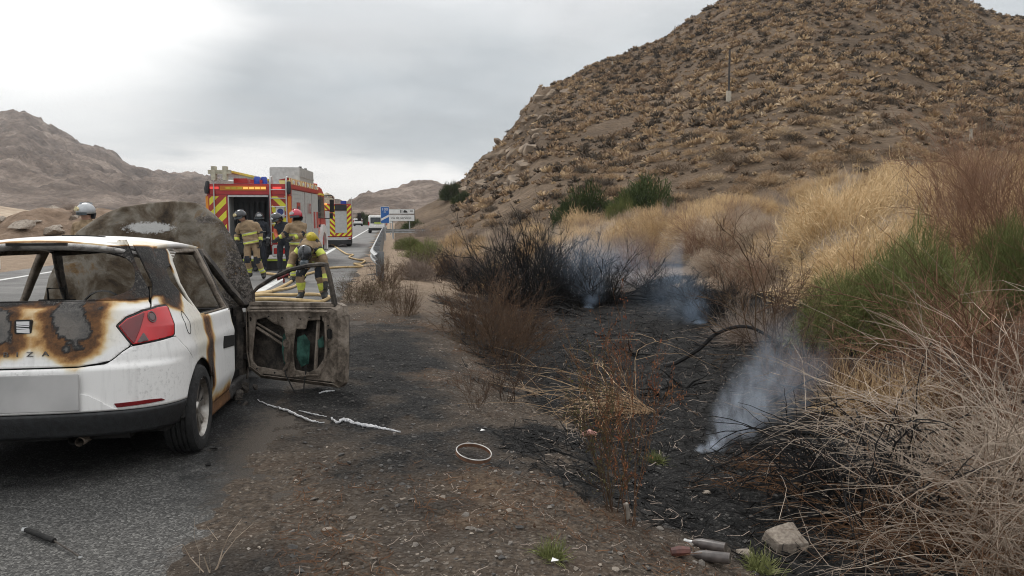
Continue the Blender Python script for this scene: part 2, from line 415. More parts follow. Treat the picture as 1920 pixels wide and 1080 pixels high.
def earth(name, dark, mid, light, s1, s2, bd):
    e = NT(name); nA = e.noise(e.pos, s1, 6, .62); nB = e.noise(e.pos, s2, 5, .65)
    c = e.ramp(nA, [(.32, dark), (.5, mid), (.68, light)])
    c = e.mix(e.rng(nB, .42, .62, 0, .55), c, tuple(x*.55 for x in mid))
    c = e.mix(e.rng(e.voro(e.pos, s2*.8), .0, .35, .5, 0), c, tuple(x*.45 for x in mid))
    return e.fin(c, .95, e.bump(nB, .8, bd), .15)
hill_mat = earth('dry_hillside', (.080, .056, .037), (.138, .097, .064), (.205, .148, .10), .09, 1.3, .8)
sil = [(740, 420), (780, 394), (830, 371), (850, 350), (868, 340), (890, 308), (918, 283), (945, 255), (965, 228), (985, 205), (1000, 180), (1013, 162), (1040, 156), (1070, 148), (1100, 126),
       (1180, 98), (1225, 80), (1250, 72), (1270, 55), (1300, 34), (1350, 2), (1420, -40), (1500, -72), (1600, -85), (1720, -58), (1770, -28), (1810, 0), (1850, 20), (1880, 30), (1920, 30), (2050, 20), (2300, 60), (2700, 160), (3200, 300)]
def crag(X, Y, T):
    m = sstep(-.085, -.05, T) * sstep(.075, .03, T) * sstep(70, 110, Y)
    r = np.abs(fbm(X/5, Y/9, 4, 201)) ; r2 = fbm(X/1.6, Y/3, 3, 203)
    return m * (r*5 - 1.0 + r2*1.3)
hill, HG = hill_mesh('hill', sil, 38, 150, 230, 430, 170, hill_mat, 2.6, 17, 101, lambda f: f**1.12 * (1 - .0*f), rough_edge=crag)
far_mat = earth('far_mountain', (.10, .075, .060), (.235, .18, .145), (.42, .335, .275), .03, .30, 9)
msil = [(-900, 260), (-600, 200), (-300, 255), (-100, 225), (0, 212), (20, 209), (45, 214), (60, 226), (90, 243), (130, 262), (170, 282), (195, 288), (215, 298), (232, 316), (260, 328), (300, 338), (340, 345), (390, 351), (450, 362), (540, 380), (620, 392), (700, 406)]
hill_mesh('mountain', msil, 330, 1000, 1600, 440, 150, far_mat, 26, 130, 301, lambda f: f**1.2, base=0.0, ridged=34)
sil3 = [(560, 412), (620, 400), (655, 388), (690, 369), (720, 361), (745, 358), (765, 350), (785, 346), (810, 347), (830, 354), (860, 358), (920, 372), (1000, 390), (1100, 405)]
hill_mesh('far_hill', sil3, 260, 520, 800, 300, 110, far_mat, 9, 50, 401, lambda f: f**1.1, base=0.0, ridged=12)
mound = [(-400, 395), (-200, 380), (0, 386), (60, 396), (110, 404), (160, 409), (240, 412)]
mound_mat = earth('pale_earth_bank', (.30, .225, .16), (.42, .33, .245), (.52, .43, .33), .06, .5, .4)
hill_mesh('earth_bank', mound, 60, 150, 300, 160, 60, mound_mat, 1.2, 14, 501, lambda f: f**.9, base=0.0)
# ------------------------------------------------------------------ burnt car
def burnt_paint():
    m = NT('burnt_white_paint'); s = m.attr('soot')
    nA = m.noise(m.obj, 9, 5, .65, .4); nB = m.noise(m.obj, 46, 4, .65); nC = m.noise(m.obj, 2.5, 3, .5)
    f = m.math('ADD', s, m.math('MULTIPLY', m.math('SUBTRACT', nA, .5), m.rng(s, .02, .4, .0, .20)))
    f = m.math('ADD', f, m.math('MULTIPLY', m.math('SUBTRACT', nB, .5), m.rng(s, .05, .4, .0, .18)), clamp=True)
    c = m.ramp(f, [(0, (.84, .83, .81)), (.10, (.78, .74, .65)), (.20, (.66, .50, .28)), (.29, (.44, .245, .085)), (.38, (.18, .083, .031)), (.47, (.055, .030, .018)), (.57, (.020, .018, .017)),
                   (.70, (.030, .029, .028)), (.80, (.10, .095, .09)), (.90, (.16, .145, .13)), (1, (.06, .05, .045))])
    fl_ = m.math('MULTIPLY', m.rng(m.noise(m.obj, 70, 5, .7, .8), .50, .60), m.math('MULTIPLY', m.rng(f, .46, .56), m.rng(nC, .38, .58, .15, .9)))
    c = m.mix(fl_, c, (.17, .155, .14))
    dirt = m.math('MULTIPLY', m.rng(nB, .52, .72), m.rng(nC, .45, .62, 0, .5))
    streak = m.n('ShaderNodeMapping'); m.l(m.obj, streak.inputs[0]); streak.inputs['Scale'].default_value = (24, 24, 2.2)
    st = m.rng(m.noise(streak.outputs[0], 1, 4, .6), .52, .78, 0, .30)
    c = m.mix(m.math('MULTIPLY', m.math('ADD', dirt, st), m.rng(f, .1, .3, .7, .1)), c, (.16, .15, .14))
    rough = m.rng(f, .1, .4, .28, .85)
    return m.fin(c, rough, m.bump(m.math('MULTIPLY', nB, m.rng(f, .3, .6)), .5, .01), .45)
car_paint = burnt_paint()
def scorched(name, stops, sc=6, metal=0.0, rough=.8):
    m = NT(name); nA = m.noise(m.obj, sc, 6, .68, .6); nB = m.noise(m.obj, sc*7, 5, .7)
    f = m.math('ADD', m.math('MULTIPLY', nA, .75), m.math('MULTIPLY', nB, .25))
    return m.fin(m.ramp(f, stops), rough, m.bump(nB, .7, .012), .3, metal)
char = scorched('charred_metal', [(.3, (.012, .011, .010)), (.45, (.035, .031, .028)), (.55, (.085, .072, .06)), (.68, (.16, .135, .11))])
soot_black = scorched('soot_black', [(.3, (.008, .008, .008)), (.6, (.022, .021, .02)), (.75, (.05, .046, .042))], 9)
bare_metal = scorched('heat_stained_steel', [(.32, (.028, .023, .019)), (.42, (.10, .080, .062)), (.52, (.23, .19, .152)), (.66, (.36, .31, .26))], 5, .0, .7)
bumper_black = M_('bumper_plastic', (.022, .024, .026), (.012, .012, .013), 30, .55, .2)
tyre_mat = M_('tyre_rubber', (.020, .020, .020), (.009, .009, .009), 18, .85, .4)
alloy = M_('dirty_alloy', (.42, .40, .37), (.16, .14, .12), 14, .38, metal=.75)
red_lens = M_('red_lens', (.62, .010, .016), (.46, .006, .010), 5, .12, coat=.6)
dark_lens = M_('dark_red_lens', (.20, .008, .012), (.13, .006, .010), 6, .2, coat=.5)
grey_lens = M_('smoked_lens', (.17, .12, .12), (.09, .06, .06), 6, .2)
chrome = M_('chrome', (.75, .75, .75), (.6, .6, .6), 6, .18, metal=1)
badge_white = M_('badge_silver', (.80, .80, .80), (.7, .7, .7), 10, .3)
badge_black = M_('badge_black', (.012, .012, .012), rough=.5)
badge_grey = M_('badge_grey', (.13, .12, .11), (.07, .065, .06), 40, .5)
plate_mat = M_('blank_plate', (.50, .49, .48), (.36, .355, .35), 3, .5)
green_glass = M_('broken_green_glass', (.06, .15, .12), (.02, .05, .04), 16, .2)

CAR_HEAD = 9.3; CAR_PITCH = -3.2; BODY_DROP = .062
car = empty('burnt_car', (-2.968, 5.07, -BODY_DROP), (R(CAR_PITCH), 0, R(CAR_HEAD)))
tag(car, 'burnt-out white hatchback with raised bonnet and open front door on the road shoulder', 'car')

# plan curve of the body: from the middle of the tail round the corner and forward along the side
plan = [(0, -.735), (.16, -.733), (.32, -.722), (.46, -.700), (.58, -.662), (.68, -.600), (.755, -.515), (.80, -.41), (.825, -.28), (.838, -.10), (.842, .15), (.845, .6), (.842, 1.2), (.838, 1.8), (.825, 2.25), (.80, 2.65), (.74, 2.95), (.62, 3.15), (.40, 3.27), (0, 3.31)]
plan = np.array(plan); pu = np.concatenate(([0], np.cumsum(np.hypot(*np.diff(plan, axis=0).T)))); PU_MAX = pu[-1]
def catmull(t, T, P):
    i = np.clip(np.searchsorted(T, t, side='right') - 1, 0, len(T) - 2)
    d = np.gradient(P, T)
    h = T[i+1] - T[i]; s_ = (t - T[i]) / h
    return (2*s_**3-3*s_**2+1)*P[i] + (s_**3-2*s_**2+s_)*h*d[i] + (-2*s_**3+3*s_**2)*P[i+1] + (s_**3-s_**2)*h*d[i+1]
def plan_at(u):
    au = np.abs(u); x = catmull(au, pu, plan[:, 0]); y = catmull(au, pu, plan[:, 1])
    e = 1e-3; dx = (catmull(np.minimum(au+e, PU_MAX), pu, plan[:, 0]) - x); dy = (catmull(np.minimum(au+e, PU_MAX), pu, plan[:, 1]) - y)
    l = np.hypot(dx, dy) + 1e-9; nx, ny = dy/l, -dx/l        # outward normal
    s_ = np.sign(u); s_ = np.where(s_ == 0, 1, s_)
    return x*s_, y, nx*s_, ny
def u_of_y(y): return float(np.interp(y, plan[4:16, 1], pu[4:16]))
def inset(u, z):
    au = np.abs(u)
    rear = sstep(1.15, .55, au)                              # 1 on the tail, 0 on the flank
    low = .05 * sstep(.48, .28, z)**1 + .0*z
    ridge = .028 * sstep(.735, .765, z) * rear
    tail = .085 * np.clip((z - .76) / .34, 0, 1.0)**1.3
    side = .035 * np.clip((z - .62) / .36, 0, 1.0)**2
    crease = -.012 * np.exp(-((z - .80)/.05)**2) * (1 - rear)
    glass_r = np.clip(z - 1.08, 0, 1) * .80 + .35*np.clip(z-1.2, 0, 1)**2; glass_s = np.clip(z - .97, 0, 1) * .50 + .25*np.clip(z-1.15, 0, 1)**2
    return low + ridge + rear * (tail + glass_r) + (1 - rear) * (side + crease + glass_s)
def zlift(z): return z + .27*np.clip(z - 1.12, 0, 1)
def S(u, z):
    x, y, nx, ny = plan_at(u); i = inset(u, z); return np.stack((x - nx*i, y - ny*i, zlift(z) + 0*u), -1)

def car_soot(P):
    x, y, z = P[:, 0], P[:, 1], P[:, 2]
    n = fbm(x*7 + 3, (y + z)*7, 4, 601); n2 = fbm(x*3 - y*2, z*4 + y, 3, 603)
    rear = sstep(-.30, -.50, y) * (np.abs(x) < .72)
    s = np.zeros(len(P))
    # tailgate: scorched around two burnt-through patches and along the window
    def blob(cx, cz, rx, rz, k=1.0):
        d = np.sqrt(((x - cx)/rx)**2 + ((z - cz)/rz)**2) + n*1.3
        return k * np.clip(1.25 - d*.62, 0, 1)
    t = np.maximum(blob(.265, .985, .135, .115), blob(-.21, 1.0, .15, .125))
    core = np.maximum(sstep(1.0, .85, np.sqrt(((x-.265)/.14)**2 + ((z-.995)/.125)**2) + n*2.0), sstep(1.0, .85, np.sqrt(((x+.21)/.15)**2 + ((z-1.0)/.13)**2) + n*2.0))
    t = np.clip(t, 0, .42) + core*(.34 + n2*.55)
    band = .46 * sstep(1.06, 1.125, z + n*.05) * sstep(.66, .2, np.abs(x) + 0*n)
    halo = (.20 + .10*sstep(.10, .16, np.abs(x - .02))) * sstep(.84, .93, z + n*.05) * sstep(.56, .34, np.abs(x - .03) + n*.12)
    s = np.where(rear > .5, np.maximum(np.maximum(t, band), halo), s)
    rearglass = sstep(1.075, 1.14, z + n*.10 - .03*sstep(.4, .62, np.abs(x))) * sstep(-.05, -.22, y)
    s = np.maximum(s, rearglass * (.60 + n2*.5) * sstep(1.50, 1.46, z))
    # rear pillar and round the windows
    pil = sstep(.13, .03, np.abs(y + .21 + (z - 1.1)*-.55) - .06 + n*.16) * sstep(1.0, 1.12, z + n*.12) * sstep(1.50, 1.44, z)
    s = np.maximum(s, pil * (.60 + n2*.6))
    # flank: behind the rear door, sills, front wing
    arch = sstep(.17, .02, np.abs(y - .28) + n*.16) * sstep(.25, .4, z) * sstep(1.05, .95, z)
    s = np.maximum(s, arch * (.43 + n2*.3))
    s = np.maximum(s, .09 * sstep(.40, .06, np.abs(y - .10) + n*.3) * (z > .7))
    s = np.maximum(s, .40 * sstep(.42, .28, z + n*.15) * sstep(.2, .5, y))
    s = np.maximum(s, sstep(1.15, 1.4, y + n*.5) * (.62 + n2*.5))
    # roof: sooty at the rear edge and over the cabin's front
    roof = z > 1.475
    s = np.where(roof, np.maximum(.34 * sstep(-.34, -.44, y + n*.16) , sstep(.9, 1.3, y + n*.5) * .6), s)
    s = np.where(roof, np.maximum(s, .13*sstep(.0, .2, n2)), s)
    return np.clip(s, 0, 1)

def clip_panel(name, fn, u0, u1, v0, v1, nu, nv, keep, mat, parent, thick=.012, attr=True, smooth=True):
    """surface patch fn(u, v) cut exactly along the zero lines of the keep functions, given a thickness"""
    us = np.linspace(u0, u1, nu + 1); vsn = np.linspace(v0, v1, nv + 1)
    UU, VV = np.meshgrid(us, vsn); 
    K = [k(UU, VV) for k in keep]
    verts = []; key = {}; faces = []
    def vid(p):
        k = (round(p[0]*2e4), round(p[1]*2e4))
        if k not in key: key[k] = len(verts); verts.append(p[:2])
        return key[k]
    for j in range(nv):
        for i in range(nu):
            idx = ((j, i), (j, i+1), (j+1, i+1), (j+1, i))
            poly = [(UU[a], VV[a], *[k[a] for k in K]) for a in idx]
            for q in range(len(K)):
                if all(p[2+q] >= 0 for p in poly): continue
                npoly = []
                for a in range(len(poly)):
                    A, B = poly[a], poly[(a+1) % len(poly)]; fa, fb = A[2+q], B[2+q]
                    if fa >= 0: npoly.append(A)
                    if (fa >= 0) != (fb >= 0):
                        t = fa / (fa - fb); npoly.append(tuple(A[m] + (B[m]-A[m])*t for m in range(len(A))))
                poly = npoly
                if len(poly) < 3: break
            if len(poly) >= 3:
                f = []
                for p in poly:
                    w = vid(p)
                    if not f or f[-1] != w: f.append(w)
                if len(f) > 1 and f[0] == f[-1]: f.pop()
                if len(f) >= 3: faces.append(f)
    if not verts: return None
    A = np.array(verts); P = fn(A[:, 0], A[:, 1])
    me = bpy.data.meshes.new(name); me.from_pydata(P.tolist(), [], faces); me.materials.append(mat)
    if attr:
        at = me.attributes.new('soot', 'FLOAT', 'POINT'); at.data.foreach_set('value', (car_soot(P) if attr is True else attr(P)).astype(np.float32))
    bm = bmesh.new(); bm.from_mesh(me); bmesh.ops.remove_doubles(bm, verts=bm.verts, dist=2e-4); bmesh.ops.recalc_face_normals(bm, faces=bm.faces)
    # outward = away from the cabin's middle
    c = Vector((0, .8, .6)); tot = sum((f.calc_center_median() - c).dot(f.normal) * f.calc_area() for f in bm.faces)
    if tot < 0: bmesh.ops.reverse_faces(bm, faces=bm.faces)
    bm.to_mesh(me); bm.free()
    me.polygons.foreach_set('use_smooth', [smooth]*len(me.polygons)); me.set_sharp_from_angle(angle=R(50)); me.update()
    o = link(name, me, parent)
    if thick:
        md = o.modifiers.new('thickness', 'SOLIDIFY'); md.thickness = thick; md.offset = -1
    return o
def yS(u, z): return S(u, z)[..., 1]
def xS(u, z): return S(u, z)[..., 0]
def arch_f(c): return lambda u, z: np.hypot(yS(u, z) - c, (z - .36)) - .345
GAP = .004
# tailgate outline
def tail_edge(u, z):      # half width of the tailgate at a height
    return np.interp(z, [.755, .775, .80, .86, .93, 1.00, 1.08, 1.2, 1.3, 1.42], [.30, .46, .515, .57, .60, .625, .655, .635, .60, .56])
def rear_win(u, z):       # > 0 outside the rear window
    x = xS(u, z); z = zlift(z); zc = 1.285; hx = .548 - .16*(z - zc); hz = .158
    return (np.abs(x)/hx)**3.6 + (np.abs(z - zc - .014*(1-(x/.6)**2))/hz)**3.0 - 1
lamp_poly = [(.545, 1.005), (.60, 1.055), (.70, 1.085), (.84, 1.098), (.90, 1.09), (.885, .99), (.86, .925), (.72, .912), (.60, .905)]
def poly_sdf(px, pz, poly):
    d = np.full(np.shape(px), 1e9); ins = np.zeros(np.shape(px), bool); n = len(poly)
    for i in range(n):
        ax, az = poly[i]; bx, bz = poly[(i+1) % n]; ex, ez = bx-ax, bz-az; wx, wz = px-ax, pz-az
        t = np.clip((wx*ex + wz*ez)/(ex*ex+ez*ez), 0, 1); d = np.minimum(d, np.hypot(wx-ex*t, wz-ez*t))
        c = ((az > pz) != (bz > pz)) & (px < (bx-ax)*(pz-az)/(bz-az+1e-12)+ax); ins ^= c
    return np.where(ins, -d, d)
# taillight outline in (unrolled width, height)
LU = 1.0
lamp_uv = [(.520, .985), (.585, 1.032), (.71, 1.070), (.86, 1.092), (.975, 1.096), (.985, 1.08), (.965, .98), (.94, .910), (.92, .896), (.74, .876), (.615, .862)]
def lamp_f(u, z): return poly_sdf(np.abs(u), z, lamp_uv)
UA = u_of_y(-.36)
UB = u_of_y(.36); UR = u_of_y(1.17); UF = u_of_y(2.12)
ridge = lambda u: .752 + 0*np.abs(u)
def bump_top(u): return np.interp(np.abs(u), [0, .30, .46, .50, .55, .595, .615, .66, .92, .95, 1.06, 1.20], [.752, .752, .765, .79, .83, .856, .863, .868, .897, .89, .79, .69])
for sgn in (1, -1):
    def rg(a, b): return (a, b) if sgn > 0 else (-b, -a)
    a_, b_ = rg(.0, u_of_y(-.10))
clip_panel('rear_bumper', S, -1.25, 1.25, .485, .93, 150, 30, [lambda u, z: bump_top(u) - z - GAP, arch_f(0), lambda u, z: lamp_f(u, z) - .004, lambda u, z: -.0 - yS(u, z) - .15], car_paint, car)
ub = clip_panel('lower_bumper', lambda u, z: S(u, z) + np.stack((0*u, np.where(np.abs(u) < .9, -.012, 0)*sstep(.9, .5, np.abs(u)), 0*u), -1), -1.22, 1.22, .335, .48, 110, 8, [arch_f(0), lambda u, z: -.20 - yS(u, z)], bumper_black, car, .03, False)
clip_panel('tailgate', S, -.80, .80, .757, 1.13, 120, 30, [lambda u, z: tail_edge(u, z) - np.abs(xS(u, z)) - GAP, lambda u, z: rear_win(u, z) - .0, lambda u, z: lamp_f(u, z) - .006, lambda u, z: z - bump_top(u) - GAP], car_paint, car)
clip_panel('rear_window_frame', S, -.86, .86, 1.10, 1.425, 120, 34, [lambda u, z: tail_edge(u, z) - np.abs(xS(u, z)) - .012, lambda u, z: rear_win(u, z), lambda u, z: z - 1.132], car_paint, car, .02)
def win_rear_door(u, z):
    y = yS(u, z); return poly_sdf(y, z, [(.20, 1.00), (.09, 1.20), (.17, 1.325), (.35, 1.37), (.98, 1.385), (1.06, 1.0)])
def win_quarter(u, z):
    y = yS(u, z); return poly_sdf(y, z, [(.15, 1.03), (-.11, 1.215), (-.09, 1.275), (.06, 1.30), (.055, 1.20)])
def win_front(u, z):
    y = yS(u, z); return poly_sdf(y, z, [(1.14, .99), (1.12, 1.388), (1.22, 1.388), (1.92, 1.03), (1.95, .99)])
def a_line(u, z):
    y = yS(u, z); return np.interp(y, [-1, 1.25, 2.06, 2.2, 3.4], [1.45, 1.45, 1.0, .95, .80]) - z
for sgn, sd_ in ((1, 'right'), (-1, 'left')):
    def rr(a, b): return (a, b) if sgn > 0 else (-b, -a)
    a_, b_ = rr(.50, UB)
    clip_panel('quarter_panel', S, a_, b_, .31, 1.405, 90, 70,
        [lambda u, z: np.maximum(np.abs(xS(u, z)) - tail_edge(u, z) - GAP, (np.abs(u) > .95)*1.0 - .5), lambda u, z: z - bump_top(u) - GAP*0 + (yS(u, z) > -.20)*9.0, arch_f(0), lambda u, z: lamp_f(u, z) - .004,
         win_rear_door, win_quarter, lambda u, z: np.where(z < 1.0, .30 + .10*np.clip((z-.62)/.3, -1, 0)*0 - yS(u, z) - GAP, 1.0)], car_paint, car)
    # rear door skin
    a_, b_ = rr(u_of_y(.02), UR)
    clip_panel('rear_door', S, a_, b_, .30, .985, 60, 40, [lambda u, z: np.hypot(yS(u, z), z - .36) - .385, lambda u, z: yS(u, z) - .30 - GAP, lambda u, z: 1.145 - yS(u, z)], car_paint, car)
    fr = clip_panel('rear_door_frame', S, a_, b_, .985, 1.40, 60, 34, [lambda u, z: yS(u, z) - .20, lambda u, z: 1.10 - yS(u, z), win_rear_door, lambda u, z: z - .988], bare_metal, car, .035, False)
    if sgn < 0:
        a_, b_ = rr(u_of_y(1.16), UF)
        clip_panel('front_door', S, a_, b_, .30, 1.40, 60, 60, [lambda u, z: yS(u, z) - 1.155, a_line, win_front], char, car, .03, False)
    else:
        a_, b_ = rr(u_of_y(1.0), u_of_y(2.4))
        clip_panel('door_pillar', S, a_, b_, .96, 1.405, 60, 40, [lambda u, z: yS(u, z) - 1.105, a_line, lambda u, z: poly_sdf(yS(u, z), z, [(1.19, .5), (1.17, 1.36), (1.24, 1.36), (1.96, .95), (1.96, .5)])], char, car, .05, False)
        clip_panel('centre_pillar', lambda u, z: S(u, z) - np.stack((.05 + 0*u, 0*u, 0*u), -1), u_of_y(1.05), u_of_y(1.22), .28, 1.0, 8, 20, [lambda u, z: 1.20 - yS(u, z)], char, car, .06, False)
    a_, b_ = rr(u_of_y(.25), u_of_y(2.2))
    clip_panel('sill', lambda u, z: S(u, np.maximum(z, .30)) * np.array((.985, 1, 0)) + np.stack((0*u, 0*u, z), -1), a_, b_, .20, .298, 40, 5, [lambda u, z: np.hypot(yS(u, z), z - .36) - .36], car_paint, car, .06)
    a_, b_ = rr(u_of_y(2.0), PU_MAX - .35)
    clip_panel('front_wing', S, a_, b_, .25, .93, 60, 36, [arch_f(2.47), a_line, lambda u, z: yS(u, z) - 2.06], char, car, .015, False)
clip_panel('front_end', S, -PU_MAX, -PU_MAX+.5, .25, .70, 20, 14, [], char, car, .02, False)
clip_panel('front_end', S, PU_MAX-.5, PU_MAX, .25, .70, 20, 14, [], char, car, .02, False)
# roof skin
def roof_fn(u, v):
    yr = -.435 + .0*u; y = yr + (1.27 - yr) * v
    hw = np.interp(v, [0, .15, .5, 1], [.545, .585, .60, .56])
    x = u * hw
    y = y + .16 * np.abs(u)**3 * (1-v)**3 - .05*(u**2)*v
    z = 1.566 - .060*np.abs(u)**2.6 - .030*(v - .55)**2*2 - .048*(1-v)**4
    return np.stack((x, y, z), -1)
clip_panel('roof', roof_fn, -1, 1, 0, 1, 44, 50, [], car_paint, car, .03)
# smoke-stained spoiler under the roof's rear edge, with the brake-light slot
def spoil_fn(u, v):
    P = roof_fn(u, 0*u); return P + np.stack((0*u, -.006 - .014*np.sin(v*3.14) + .05*v*v, -.008 - .046*v + .006*np.abs(u)**2*v), -1)
sp = clip_panel('roof_spoiler', spoil_fn, -1, 1, 0, 1, 60, 12, [], scorched('smoked_spoiler', [(.32, (.03, .028, .026)), (.42, (.20, .19, .18)), (.50, (.50, .48, .46)), (.60, (.72, .70, .67))], 4.5), car, .015, False)
MB().box((-.17, -.466, 1.474), (.17, -.42, 1.490)).build('brake_light', soot_black, sp)
def on_roof(u, v, h=.004): q = roof_fn(np.array([u]), np.array([v]))[0]; return (q[0], q[1], q[2] + h)
MB().tube([on_roof(-.10, .30), on_roof(.12, .29), on_roof(.42, .24)], .004, 6).build('melted_trim', soot_black, car)

# taillights
def lens(name, fn, mat, off, parent, sgn, nu=40, nv=24):
    a, b = (.50, 1.0) if sgn > 0 else (-1.0, -.50)
    return clip_panel(name, lambda u, z: S(u, z) + np.stack((np.sign(u)*off*.5, -off + 0*u, 0*u), -1), a, b, .87, 1.11, nu, nv, [fn], mat, parent, .02, False)
for sgn in (1, -1):
    tl = lens('taillight', lambda u, z: -lamp_f(u, z) + .002, badge_black, -.002, car, sgn)
    lens('lens', lambda u, z: -lamp_f(u, z) - .008, red_lens, .004, tl, sgn, 60, 36)
    lens('inner_lens', lambda u, z: -np.maximum(lamp_f(u, z) + .012, (np.abs(u) - .615) - .55*(z - .862)), dark_lens, .009, tl, sgn, 60, 36)
    lens('reversing_lamp', lambda u, z: -poly_sdf(np.abs(u), z, [(.64, .880), (.72, .887), (.69, .94)]), grey_lens, .011, tl, sgn, 60, 36)
    lens('lamp_ring', lambda u, z: -(np.abs(np.hypot((np.abs(u)-.775)*1.0, z-1.03) - .031) - .003), grey_lens, .012, tl, sgn, 80, 50)
    lens('lamp_bowl', lambda u, z: .024 - np.hypot((np.abs(u)-.775), z-1.03), grey_lens, .011, tl, sgn, 80, 50)
    a, b = (.44, .86) if sgn > 0 else (-.86, -.44)
    clip_panel('reflector', lambda u, z: S(u, z) + np.stack((0*u, -.008 + 0*u, 0*u), -1), a, b, .49, .54, 60, 20, [lambda u, z: -poly_sdf(np.abs(u), z, [(.50, .527), (.515, .502), (.80, .512), (.775, .526), (.70, .531)])], dark_lens, car, .012, False)
# seams on the bumper: the plate recess edge
clip_panel('bumper_insert', lambda u, z: S(u, z) + np.stack((0*u, -.010 + 0*u, 0*u), -1), -.52, .52, .49, .60, 80, 14, [lambda u, z: np.interp(np.abs(u), [0, .30, .36, .44, .50], [.60, .60, .588, .54, .497]) - z], car_paint, car, .012)
MB().box((-.30, -.752, .50), (.325, -.738, .715)).build('number_plate', plate_mat, car, bevel=.004)
# fuel flap outline
fl = MB(); ring = []
for k in range(25):
    t_ = 2*math.pi*k/24; y_, z_ = -.20 + .045*math.cos(t_), .965 + .075*math.sin(t_)
    p = S(np.array([u_of_y(y_)]), np.array([z_]))[0]; ring.append((p[0]+.001, p[1], p[2]))
fl.tube(ring, .0025, 5, caps=False).build('fuel_flap', soot_black, car)
# badge and lettering
bd = MB(); w, h = .048, .043
rr_ = [(x*w*(1-.0*i), z*h) for i, (x, z) in enumerate([(-.85, -1), (.7, -1), (.92, -.85), (1, .8), (.85, 1), (-.75, 1), (-.95, .85), (-1, -.8)])]
Pb = S(np.array([.0]), np.array([.992]))[0]
badge = bd.prism([(x, .992+z) for x, z in rr_], Pb[1]-.012, Pb[1]+.012, 'y').build('badge', badge_black, car, bevel=.002)
b2 = MB(); k_ = .82
for (z0, z1, s0) in ((.38, .95, 1), (-.95, -.38, 1)):
    b2.prism([(-.85*w*k_, .992+z0*h*k_+.003), (.9*w*k_, .992+z0*h*k_-.004), (.9*w*k_, .992+z1*h*k_), (-.85*w*k_, .992+z1*h*k_)], Pb[1]-.016, Pb[1]-.008, 'y')
for d in (-.007, .007):
    b2.prism([(-.86*w*k_, .992+d-.001), (.86*w*k_, .992+d-.007), (.86*w*k_, .992+d-.001), (-.86*w*k_, .992+d+.006)], Pb[1]-.016, Pb[1]-.008, 'y')
b2.build('badge_letter', badge_white, badge)
def text_mesh(name, s, size, mat, parent, loc, rot, extr=.002, sx=1, spacing=1, align='CENTER'):
    c = bpy.data.curves.new(name, 'FONT'); c.body = s; c.size = size; c.extrude = extr; c.align_x = align; c.space_character = spacing
    o = bpy.data.objects.new(name, c); COL.objects.link(o)
    me = bpy.data.meshes.new_from_object(o.evaluated_get(bpy.context.evaluated_depsgraph_get())); bpy.data.objects.remove(o); bpy.data.curves.remove(c)
    me.materials.clear(); me.materials.append(mat); me.name = name
    r = link(name, me, parent, loc, rot); r.scale = (sx, 1, 1); return r
Pl = S(np.array([.0]), np.array([.83]))[0]
for ch, x_ in zip('IBIZA', (-.150, -.082, -.022, .046, .130)):
    text_mesh('letter', ch, .040, badge_grey, car, (x_, Pl[1]-.004, .822), (R(86), 0, 0), .003, 1.45)
# dark interior: floor, seat frames, dash
inn = MB(); inn.box((-.72, -.45, .30), (.72, 2.2, .36)); inn.box((-.70, -.50, .36), (.70, -.42, .74)); inn.box((-.70, 2.0, .36), (.70, 2.3, .86)); inn.box((-.8, -.35, .36), (-.66, .45, .70)); inn.box((.66, -.35, .36), (.8, .45, .70))
inn.build('cabin_floor', soot_black, car)
for sx in (-.36, .36):
    s_ = MB()
    s_.tube([(sx-.22, .95, .45), (sx-.23, .78, .95), (sx-.12, .74, 1.08), (sx+.12, .74, 1.08), (sx+.23, .78, .95), (sx+.22, .95, .45)], .018, 8)
    for zz in (.55, .68, .82, .94): s_.tube([(sx-.22, .93-(zz-.45)*.33, zz), (sx, .96-(zz-.45)*.33, zz), (sx+.22, .93-(zz-.45)*.33, zz)], .006, 5)
    s_.box((sx-.22, .92, .40), (sx+.22, 1.38, .48)); s_.tube([(sx-.06, .74, 1.05), (sx-.06, .72, 1.18), (sx+.06, .72, 1.18), (sx+.06, .74, 1.05)], .008, 6)
    s_.build('seat_frame', soot_black, car)
rs = MB(); rs.tube([(-.6, -.05, .5), (-.6, -.2, 1.0), (.6, -.2, 1.0), (.6, -.05, .5)], .016, 6); rs.box((-.6, -.05, .4), (.6, .4, .5)); rs.build('rear_seat_frame', soot_black, car)
MB().box((-.66, 1.85, .80), (.66, 2.15, .94)).lathe([(-.01, .17), (.012, .185), (.03, .17)], 'y', (-.36, 1.68, .95), 20).build('dashboard', soot_black, car)
wi = MB()
wi.tube([(-.50, -.43, 1.37), (-.49, -.40, 1.2), (-.52, -.50, 1.14), (-.58, -.55, 1.12)], .005, 5).tube([(-.40, -.42, 1.36), (-.37, -.44, 1.22), (-.25, -.5, 1.17), (-.19, -.55, 1.12)], .004, 5)
wi.build('hanging_wire', soot_black, car)
# headliner cross bars and front pillar on the left
MB().tube([(-.56, 1.22, 1.455), (0, 1.27, 1.495), (.56, 1.22, 1.455)], .03, 8).build('roof_rail', char, car)
